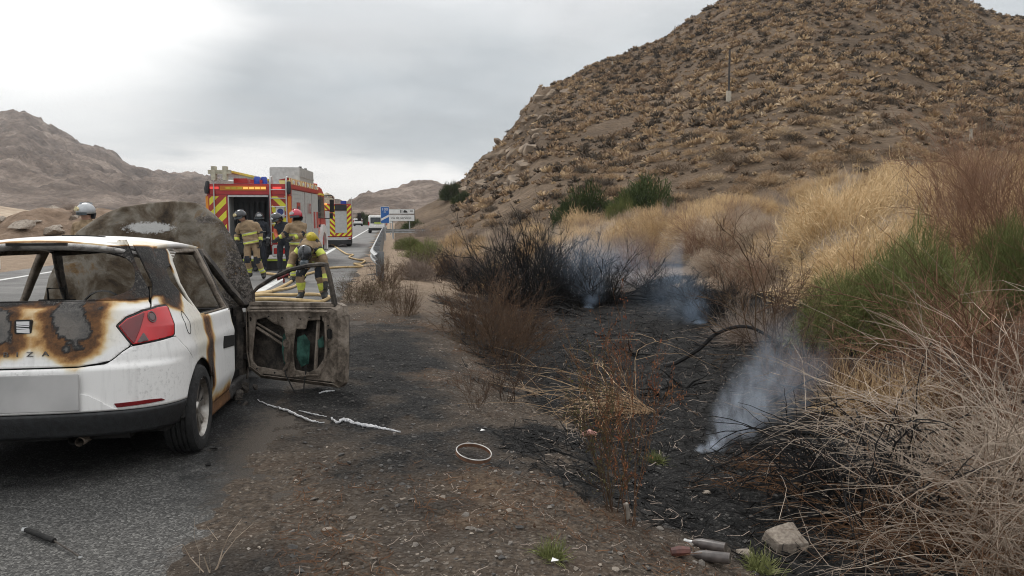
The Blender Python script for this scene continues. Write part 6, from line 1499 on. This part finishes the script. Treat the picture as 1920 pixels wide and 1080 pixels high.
hill_post(1148, 126, .9, .13, pale_m, 'tiny pale post near the hill\'s left ridge', 'marker_stone')
hill_post(1265, 66, 1.6, .07, pole_m, 'thin dark post on the skyline of the hill', 'ridge_post')
x, Y, z = hill_at(846, 372); two_part(dgreens[1][0], dgreens[1][1], 'roadside_tree', (x, Y, z-.3), 1.0, (2.2, 2.2, 3.2), 'dark green tree on the left foot of the hill', 'tree', None)
x, Y, z = hill_at(868, 378); two_part(dgreens[0][0], dgreens[0][1], 'hillfoot_shrub', (x, Y, z-.3), 3.0, (1.8, 1.8, 2.0), 'grey-green shrub right of the dark tree on the hill foot', 'bush', None)

crag_m = M_('crag_rock', (.27, .205, .143), (.14, .105, .075), 1.2, .95, .6, 4)
def crag_rock(seed):
    r_ = random.Random(seed); bm = bmesh.new()
    for i in range(22):
        v = Vector((r_.gauss(0, 1), r_.gauss(0, 1), r_.gauss(0, 1))).normalized(); bm.verts.new((v.x*(.8+.5*r_.random()), v.y*.8, v.z*(.7+.4*r_.random())))
    h = bmesh.ops.convex_hull(bm, input=bm.verts); bmesh.ops.delete(bm, geom=[g_ for g_ in h['geom_interior'] if isinstance(g_, bmesh.types.BMVert)], context='VERTS'); bmesh.ops.triangulate(bm, faces=bm.faces)
    me = bpy.data.meshes.new('crag_rock'); bm.to_mesh(me); bm.free(); me.materials.append(crag_m); return me
cr_ = [crag_rock(950+i) for i in range(5)]; r_ = random.Random(8); c = 0
while c < 70:
    px = r_.uniform(880, 1090); py = r_.uniform(150, 360); x, Y, z = hill_at(px, py)
    if py < np.interp(px, [870, 890, 965, 1013, 1100], [345, 312, 232, 166, 130]) + 4 or px > 985 + (330 - py)*.35: 
        if r_.random() > .04: continue
    o = link('rock_outcrop', cr_[c % 5], None, (x, Y, z-.15), (r_.random()*.5, r_.random()*.5, r_.random()*6)); s_ = .35 + .95*r_.random()**2.2; o.scale = (s_*1.3, s_, s_*.8); tag(o, 'angular tan rock on the steep left face of the hill', 'rock', 'rocks on the left face of the hill'); c += 1
# ------------------------------------------------------------------ stones, litter, debris
stone_m = M_('grey_stone', (.22, .195, .17), (.12, .105, .09), 9, .9, .5, 40); stone_d = M_('sooty_stone', (.10, .093, .086), (.045, .042, .04), 9, .9, .5, 40); stone_p = M_('pale_stone', (.36, .31, .255), (.21, .17, .135), 7, .9, .6, 30)
def rock_mesh(seed, n=14, flat=.5, mat=stone_m, sub=False):
    r = random.Random(seed); bm = bmesh.new()
    for i in range(n):
        v = Vector((r.gauss(0, 1), r.gauss(0, 1), r.gauss(0, 1))).normalized(); bm.verts.new((v.x*(.8+.4*r.random()), v.y*(.7+.3*r.random()), v.z*flat))
    h = bmesh.ops.convex_hull(bm, input=bm.verts); bmesh.ops.delete(bm, geom=[g_ for g_ in h['geom_interior'] if isinstance(g_, bmesh.types.BMVert)], context='VERTS')
    if sub:
        bmesh.ops.bevel(bm, geom=list(bm.edges), offset=.09, segments=2, affect='EDGES', clamp_overlap=True)
        bmesh.ops.subdivide_edges(bm, edges=list(bm.edges), cuts=1, use_grid_fill=True)
        for v in bm.verts: v.co += v.co.normalized()*float(fbm(np.array([v.co.x*3+v.co.z*2]), np.array([v.co.y*3-v.co.z]), 3, seed)[0])*.16
    bmesh.ops.triangulate(bm, faces=bm.faces)
    me = bpy.data.meshes.new('stone'); bm.to_mesh(me); bm.free(); me.materials.append(mat); return me
rocks = {m.name: [rock_mesh(900+i, 13, .35+.1*(i % 3), m) for i in range(5)] for m in (stone_m, stone_d, stone_p)}
r = np.random.default_rng(17); cnt = 0; cand = []
for i in range(16000):
    y = 2.9 + 12*r.random()**1.5; q = -1.25 + 6.2*r.random()**1.2; x = (q - y*rn[1])/rn[0]
    if abs(x/y) > .70: continue
    cand.append((x, y, (.005 + .021*r.random()**6) * (1.0 if q > -.6 else .6)))
cand.sort(key=lambda c: -c[2]/c[1])
bn = burn_at(np.array([c[0] for c in cand]), np.array([c[1] for c in cand])); zc_ = gz(np.array([c[0] for c in cand]), np.array([c[1] for c in cand]), True)
labs = {'grey_stone': ('small grey stone lying on the gravel verge', 'grey stones on the verge'), 'sooty_stone': ('small blackened stone lying in the ash', 'blackened stones in the ash'), 'pale_stone': ('small pale stone lying on the gravel verge', 'pale stones on the verge')}
Vs, Fs, Ms = [], [], []; o_ = 0; small = [rock_mesh(930+i, 8, .45, stone_m) for i in range(4)]
smd = []
for m in small:
    v = np.empty(len(m.vertices)*3, np.float32); m.vertices.foreach_get('co', v); smd.append((v.reshape(-1, 3), np.array([list(p.vertices) for p in m.polygons])))
for i, (x, y, s) in enumerate(cand):
    kind = 'sooty_stone' if (bn[i] > .35 or r.random() < .25) else ('pale_stone' if r.random() < .35 else 'grey_stone')
    if i < 240:
        o = link('stone', rocks[kind][int(r.integers(5))], None, (x, y, zc_[i] + s*.05), (float(r.normal(0, .2)), float(r.normal(0, .2)), float(r.random()*6.28))); o.scale = (s*1.1,)*3; tag(o, labs[kind][0], 'stone', labs[kind][1])
    elif i < 9500:
        V, F = smd[i % 4]; a = r.random()*6.28; c_, s_ = math.cos(a), math.sin(a); Vr = np.stack((V[:, 0]*c_ - V[:, 1]*s_, V[:, 0]*s_ + V[:, 1]*c_, V[:, 2]), -1)*s + np.array((x, y, zc_[i]+s*.1)); Vs.append(Vr); Fs.append(F+o_); o_ += len(V); Ms.append(np.full(len(F), {'grey_stone': 0, 'sooty_stone': 1, 'pale_stone': 2}[kind]))
tag(link('gravel', np_mesh('gravel', np.concatenate(Vs), np.concatenate(Fs), [stone_m, stone_d, stone_p], midx=np.concatenate(Ms))), 'loose gravel strewn over the verge and ash', 'gravel', None, 'stuff')
def litter(name, n, seed, q0, q1, y0, y1, mat, L_, w, label, cond):
    r = np.random.default_rng(seed); y = y0 + (y1-y0)*r.random(n)**1.4; q = q0 + (q1-q0)*r.random(n); x = (q - y*rn[1])/rn[0]; k_ = cond(x, y, q) & (np.abs(x/y) < .72); x, y = x[k_], y[k_]; n = len(x)
    a = r.random(n)*6.283; l = L_*(.3 + r.random(n)); d = np.stack((np.cos(a), np.sin(a), r.normal(.08, .15, n)), -1); t = np.linspace(-.5, .5, 4); P = np.stack((x, y, gz(x, y, True) + .008), -1)[:, None] + d[:, None]*(l[:, None]*t)[..., None] + r.normal(0, .12, (n, 4, 3))*l[:, None, None]
    P[:, :, 2] = np.maximum(P[:, :, 2], gz(P[:, :, 0], P[:, :, 1], True) + .004)
    s_ = np.stack((-np.sin(a), np.cos(a), r.normal(0, .5, n)), -1); V, F = strips(P, np.full((n, 4), w)*(.6+.8*r.random((n, 1))), s_)
    tag(link(name, np_mesh(name, V, F, mat)), label, 'litter', None, 'stuff')
isb = lambda x, y: burn_at(x, y)
litter('dry_litter', 9000, 31, -.6, 3.0, 2.9, 12, rust, .10, .0035, 'dry needles and stems littering the verge', lambda x, y, q: (fbm(x*.9, y*.9, 3, 61) > -.02) & (isb(x, y) < .5))
litter('straw_litter', 3600, 32, -.4, 6.0, 2.9, 12, lilac, .08, .0022, 'pale straw bits lying on the gravel', lambda x, y, q: (isb(x, y) < .4))
litter('charred_litter', 16000, 33, .8, 8.0, 4, 20, blackt, .22, .007, 'charred stems covering the burnt ground', lambda x, y, q: isb(x, y) > .3)
litter('ash_stems', 2600, 34, .8, 8.0, 4, 20, lilac, .16, .0035, 'grey ashen stems on the burnt ground', lambda x, y, q: isb(x, y) > .4)
# melted lumps fallen from the sill and wing, part of the wreck
r2 = random.Random(3)
for k in range(16):
    o = link('melted_lump', rock_mesh(1400 + k % 5, 14, .6, char, False), car, (.66 + r2.random()*.26, 1.25 + r2.random()*.85, BODY_DROP + .05 + r2.random()*.12), (r2.random()*3, r2.random()*3, r2.random()*3)); o.scale = (.03 + r2.random()*.05, .03 + r2.random()*.07, .03 + r2.random()*.03)
# named rocks
def rock_at(px, py, s, mat, label, seed, flat=.6):
    p = ray_ground(px, py); o = link('boulder' if s > .08 else 'stone', rock_mesh(seed, 30, flat, mat, True), None, (p.x, p.y, p.z + s*flat*.5), (0, 0, seed)); o.scale = (s,)*3; o.data.polygons.foreach_set('use_smooth', [True]*len(o.data.polygons)); o.data.set_sharp_from_angle(angle=R(30)); tag(o, label, 'boulder' if s > .08 else 'stone')
rock_at(1472, 1030, .135, stone_p, 'tan boulder lying at the bottom among dry stems, largest stone in front', 3, .85)
rock_at(1395, 1042, .05, stone_p, 'fist-sized pale stone left of the tan boulder', 5)
rock_at(1440, 895, .045, stone_m, 'grey flat stone below the heap of rusty stems', 6, .4)
rock_at(1325, 928, .04, stone_p, 'small pale flat stone on burnt soil left of the rusty heap', 7, .4)
rock_at(1418, 790, .06, stone_m, 'rounded stone behind the near smoke', 8)
rock_at(555, 405+0, .01, stone_m, 'tiny stone', 9) if False else None
# gas strut on the asphalt
def lay(px, py, z=0): a = ray_ground(px, py); return Vector((a.x, a.y, max(a.z, 0) + z))
A, B, C_ = lay(48, 1014, .025), lay(103, 1040, .022), lay(152, 1068, .014)
gs = empty('gas_strut', A); tag(gs, 'burnt black gas strut lying on the asphalt at the lower left', 'gas strut')
MB().tube([(0, 0, 0), tuple((B-A)*.3), tuple(B-A)], [.012, .014, .013], 12).build('cylinder', soot_black, gs, smooth=True)
MB().tube([tuple(B-A), tuple(C_-A)], .004, 8).build('rod', char, gs, smooth=True)
MB().lathe([(-.007, .007), (0, .010), (.007, .007)], 'z', tuple(C_-A), 10).build('end_fitting', alu, gs)
MB().lathe([(-.014, .011), (0, .018), (.014, .011)], 'z', (0, 0, 0), 10).build('ball_socket', alu, gs)
# steel ring (wheel trim) on the verge
p = lay(888, 866, .035); rg2 = empty('wheel_trim_ring', p, (R(9), R(10), 0)); tag(rg2, 'bare metal trim ring lying tilted on the verge gravel', 'ring')
MB().lathe([(.0, .122), (.004, .118), (.0, .114), (-.004, .118), (.0, .122)], 'z', (0, 0, .02), 48).build('bright_rim', M_('worn_steel', (.62, .60, .57), (.40, .37, .34), 20, .4, metal=.5), rg2, smooth=True)
MB().lathe([(-.006, .121), (.014, .120), (.012, .117), (-.006, .118)], 'z', (0, 0, 0), 48).build('rusty_band', M_('rusty_band', (.20, .10, .055), (.10, .05, .03), 20, .8), rg2, smooth=True)
# melted white plastic / metal runs
melt = M_('melted_white_metal', (.66, .66, .67), (.45, .45, .46), 40, .35, .6, 60, metal=.2)
def melt_run(pix, label, w, seed):
    r = random.Random(seed); P = smooth_path([(*ray_ground(x, y),) for x, y in pix], 9); b = MB(); n = len(P)
    pts = [(q[0] + r.gauss(0, .003), q[1] + r.gauss(0, .005), max(q[2], 0)*1.0 + .008 + r.random()*.004) for q in P]
    b.tube(pts, [w*(.55 + .6*r.random())*(.4 + .6*math.sin(math.pi*(i+.5)/n)) for i in range(n)], 6); tag(b.build('melted_plastic', melt, smooth=True), label, 'debris')
melt_run([(482, 757), (510, 764), (535, 772), (560, 782), (585, 792), (608, 796)], 'long thin run of melted white plastic below the open door', .011, 1)
melt_run([(620, 788), (632, 794), (645, 793), (668, 799), (700, 803), (725, 808), (750, 813)], 'broken white melted strip right of the long thin run', .018, 2)
melt_run([(598, 739), (612, 736), (628, 735)], 'short white melted scrap just under the open door', .010, 3)
melt_run([(560, 772), (585, 778), (612, 786)], 'thin grey melted strand beside the long white run', .007, 4)
# bottles, cans, timber scraps
glass_b = M_('dirty_glass_bottle', (.13, .11, .10), (.05, .042, .04), 16, .35)
for k, (px, py, ang_, lab) in enumerate(((1330, 1055, 2.75, 'dusty brown bottle lying at the bottom edge, nearer of two'), (1325, 1035, 2.55, 'dusty grey bottle lying behind the nearer one'))):
    p = lay(px, py, 0); p.z = gz1(p.x, p.y) + .035; o = empty('bottle', p, (0, R(4), ang_)); tag(o, lab, 'bottle')
    MB().lathe([(-.11, 0), (-.11, .030), (.03, .032), (.06, .026), (.085, .014)], 'x', n=16).build('body', glass_b, o, smooth=True)
    MB().lathe([(.085, .013), (.12, .012), (.125, .015), (.135, .015), (.135, .0)], 'x', n=12).build('neck', glass_b if k == 0 else alu, o, smooth=True)
p = lay(1275, 1048, 0); p.z = gz1(p.x, p.y) + .03; tag(MB().tube([(-.05, 0, 0), (.0, .0, .005), (.05, .01, 0)], [.022, .03, .024], 8).build('crushed_can', M_('rusty_tin', (.16, .06, .045), (.07, .03, .025), 20, .5), loc=p, smooth=True), 'crushed rusty can left of the bottles', 'can')
p = lay(1175, 985, 0); p.z = gz1(p.x, p.y) + .02; tag(MB().box((-.012, -.01, 0), (.014, .012, .11), rot=(.2, -.25, .3)).build('wood_scrap', M_('weathered_wood', (.38, .34, .29), (.24, .21, .18), 20, .9), loc=p, bevel=.003), 'small upright weathered wood scrap at the foot of the red-brown weed', 'wood')
p = lay(1105, 875, .02); tag(MB().tube([(-.05, 0, 0), (0, .01, .012), (.05, 0, 0)], [.018, .024, .016], 8).build('plastic_scrap', M_('faded_pink_plastic', (.50, .26, .21), (.36, .17, .14), 20, .6), loc=p, smooth=True), 'faded pinkish plastic scrap under the olive weed', 'scrap')
for k, (px, py, lab) in enumerate(((905, 815, 'tiny white scrap on the verge above the ring'), (1040, 1072, 'white paper scrap beside the fresh green weed'))):
    p = lay(px, py, .012); tag(MB().add([(-.018, -.010, 0), (.012, -.016, .006), (.022, .006, 0), (-.010, .012, .010), (0, 0, .011)], [(0,1,4), (1,2,4), (2,3,4), (3,0,4)]).build('paper_scrap', white_met, loc=p), lab, 'scrap')
for k, (px, py) in enumerate(((400, 853), (640, 855), (655, 872), (392, 880), (628, 690), (700, 690))):
    p = lay(px, py, .012); o = link('burnt_scrap', rock_mesh(1200+k, 9, .35, soot_black if k in (0, 3) else stone_d), None, p, (0, 0, k)); o.scale = (.035, .022, .03); tag(o, 'small black burnt scrap on the ground near the car', 'scrap', 'burnt scraps near the car')
# ------------------------------------------------------------------ rubble mound on the far left beyond the road
r = random.Random(44)
mv = []; n_ = 60
Xg, Yg = np.meshgrid(np.linspace(-33, -16, n_), np.linspace(32, 48, n_)); hz = 2.0*np.exp(-((Xg+24.0)/4.2)**2 - ((Yg-40)/4)**2)*(1 + .9*fbm(Xg*.5, Yg*.5, 4, 91)) + .9*np.exp(-((Xg+20.6)/2.5)**2 - ((Yg-40)/3)**2) - .15 + fbm(Xg*1.5, Yg*1.5, 3, 92)*.3
ii = np.arange(n_*n_).reshape(n_, n_); F = np.stack((ii[:-1,:-1], ii[:-1,1:], ii[1:,1:], ii[1:,:-1]), -1).reshape(-1, 4)
tag(link('rubble_mound', np_mesh('rubble_mound', np.stack((Xg, Yg, hz), -1).reshape(-1, 3), F, earth('rubble_earth', (.12, .085, .06), (.22, .155, .11), (.32, .24, .18), .6, 3, .2), True)), kind='structure')
for k in range(12):
    x = -24 + r.gauss(0, 2.6); y = 37 + r.random()*3; z = 2.0*math.exp(-((x+24)/4.2)**2 - ((y-40)/4)**2); s = .25 + .35*r.random(); o = link('boulder', rock_mesh(1300+k, 14, .6, stone_p), None, (x, y, z), (0, 0, k)); o.scale = (s,)*3; tag(o, 'pale boulder in the rubble mound left of the raised bonnet', 'boulder', 'boulders in the rubble mound')
o = link('boulder', rock_mesh(1330, 14, .45, stone_p), None, (-23.3, 36.6, 1.35), (0, 0, .3)); o.scale = (.75, .5, .6); tag(o, 'large flat pale slab lying on the rubble mound', 'boulder')
for k in range(22):
    x = -22 + r.gauss(0, 4.5); y = 38 + r.random()*6; z = 2.0*math.exp(-((x+24)/4.2)**2 - ((y-40)/4)**2); put(lilacs[k % 3] if k % 3 else straws[k % 3], 'roadside_scrub', (x, y, z-.1), k, .5 + .5*r.random(), 'dry brown scrub on the rubble mound across the road', 'bush', 'scrub on the rubble mound')
# ------------------------------------------------------------------ smoke
def smoke(name, path, label, dens, col=(.80, .86, .95), nz0=.40, nz1=.66, fq=5.0, warp_=.5):
    """rising smoke: closed shell along a path of (point, radius), filled with uneven thin volume"""
    pts = [Vector(p) for p, r_ in path]; rad = [r_ for p, r_ in path]; P = smooth_path([(*p, q) for p, q in zip(pts, rad)], 5)
    b = MB(); b.tube([tuple(q[:3]) for q in P], [max(.05, q[3]*1.35 + .06) for q in P], 14); me = b.mesh(name, [])
    m = bpy.data.materials.new(name); m.use_nodes = True; t = m.node_tree; t.nodes.clear(); out_ = t.nodes.new('ShaderNodeOutputMaterial'); pv = t.nodes.new('ShaderNodeVolumePrincipled'); t.links.new(pv.outputs[0], out_.inputs['Volume'])
    pv.inputs['Color'].default_value = (*col, 1); pv.inputs['Anisotropy'].default_value = .1
    g_ = t.nodes.new('ShaderNodeTexCoord'); n1_ = t.nodes.new('ShaderNodeTexNoise'); n1_.inputs['Scale'].default_value = fq; n1_.inputs['Detail'].default_value = 4; n1_.inputs['Roughness'].default_value = .6; n1_.inputs['Distortion'].default_value = 1.2; mpg = t.nodes.new('ShaderNodeMapping'); mpg.inputs['Rotation'].default_value = (0, R(-35), 0); mpg.inputs['Scale'].default_value = (1, 1, .45); t.links.new(g_.outputs['Object'], mpg.inputs[0]); t.links.new(mpg.outputs[0], n1_.inputs['Vector'])
    wn_ = t.nodes.new('ShaderNodeTexNoise'); wn_.inputs['Scale'].default_value = fq*.42; wn_.inputs['Detail'].default_value = 2; t.links.new(g_.outputs['Object'], wn_.inputs['Vector'])
    w1 = t.nodes.new('ShaderNodeVectorMath'); w1.operation = 'SUBTRACT'; t.links.new(wn_.outputs['Color'], w1.inputs[0]); w1.inputs[1].default_value = (.5, .5, .5)
    w2 = t.nodes.new('ShaderNodeVectorMath'); w2.operation = 'MULTIPLY_ADD'; t.links.new(w1.outputs[0], w2.inputs[0]); w2.inputs[1].default_value = (warp_*1.4, warp_, warp_*.8); t.links.new(g_.outputs['Object'], w2.inputs[2])
    # density falls from the axis outwards and along the way up: distance to a few axis points
    prev = None
    for i, (p, q) in enumerate(path):
        vm = t.nodes.new('ShaderNodeVectorMath'); vm.operation = 'DISTANCE'; t.links.new(w2.outputs[0], vm.inputs[0]); vm.inputs[1].default_value = p
        mr_ = t.nodes.new('ShaderNodeMapRange'); mr_.interpolation_type = 'SMOOTHSTEP'; t.links.new(vm.outputs['Value'], mr_.inputs[0]); mr_.inputs[1].default_value = q*1.05; mr_.inputs[2].default_value = 0; mr_.inputs[3].default_value = 0; mr_.inputs[4].default_value = dens[i]
        if prev is None: prev = mr_.outputs[0]
        else:
            mx_ = t.nodes.new('ShaderNodeMath'); mx_.operation = 'MAXIMUM'; t.links.new(prev, mx_.inputs[0]); t.links.new(mr_.outputs[0], mx_.inputs[1]); prev = mx_.outputs[0]
    rn_ = t.nodes.new('ShaderNodeMapRange'); t.links.new(n1_.outputs['Fac'], rn_.inputs[0]); rn_.inputs[1].default_value = nz0; rn_.inputs[2].default_value = nz1; rn_.inputs[3].default_value = 0; rn_.inputs[4].default_value = 1.0
    mu = t.nodes.new('ShaderNodeMath'); mu.operation = 'MULTIPLY'; t.links.new(prev, mu.inputs[0]); t.links.new(rn_.outputs[0], mu.inputs[1]); t.links.new(mu.outputs[0], pv.inputs['Density'])
    me.materials.append(m); return tag(link(name, me), label, 'smoke', None, 'stuff')
def up(p, dx, dy, dz): return (p.x+dx, p.y+dy, p.z+dz)
p = ray_ground(1314, 850)
smoke('smoke', [(up(p, -.03, 0, .0), .09), (up(p, .05, .03, .05), .10), (up(p, .15, .06, .12), .14), (up(p, .28, .15, .22), .20), (up(p, .46, .3, .34), .29), (up(p, .75, .5, .50), .42), (up(p, 1.15, .7, .70), .56)], 'white smoke rising from the near rim of the burnt ground', [60, 48, 30, 14, 6.0, 2.8, 1.4], (.74, .83, .97), fq=7.0, nz0=.40, nz1=.66, warp_=.42)
p = ray_ground(1100, 580)
smoke('smoke', [(up(p, 0, .1, -.02), .14), (up(p, .04, .15, .18), .22), (up(p, .10, .3, .5), .5), (up(p, .1, .7, 1.0), .9), (up(p, -.3, 1.2, 1.5), 1.1)], 'blue smoke rising in the middle of the burnt ground', [22, 7, 1.3, .55, .3], (.60, .77, 1.0), .25, .80, 2.2)
p = ray_ground(1325, 608)
smoke('smoke', [(up(p, 0, .1, -.02), .16), (up(p, -.12, .2, .2), .4), (up(p, -.4, .5, .45), .8), (up(p, -.7, .9, .8), 1.0)], 'thin blue smoke at the right rim of the burnt ground', [14, 2.2, .55, .3], (.60, .77, 1.0), .25, .80, 2.2)
# thin smoke still hanging about the burnt bush
p = ray_ground(1000, 560)
smoke('smoke', [(up(p, -.6, 0, .2), 1.0), (up(p, 1.0, .6, .3), 1.3), (up(p, 2.4, .6, .5), 1.4), (up(p, 3.8, .2, .5), 1.3)], 'faint blue haze of smoke around the charred bush', [.5, .75, .7, .5], (.60, .77, 1.0), .15, .85, 1.4)
# ------------------------------------------------------------------ air
hb = MB().box((-1900, -150, -14), (1900, 1700, 230)); me = hb.mesh('haze', [])
m = bpy.data.materials.new('haze'); m.use_nodes = True; t = m.node_tree; t.nodes.clear(); out_ = t.nodes.new('ShaderNodeOutputMaterial'); pv = t.nodes.new('ShaderNodeVolumePrincipled'); t.links.new(pv.outputs[0], out_.inputs['Volume'])
pv.inputs['Color'].default_value = (.90, .93, .97, 1); pv.inputs['Density'].default_value = .00017; pv.inputs['Anisotropy'].default_value = .2
me.materials.append(m); tag(link('haze', me), 'pale dusty air over the valley', 'haze', None, 'stuff')
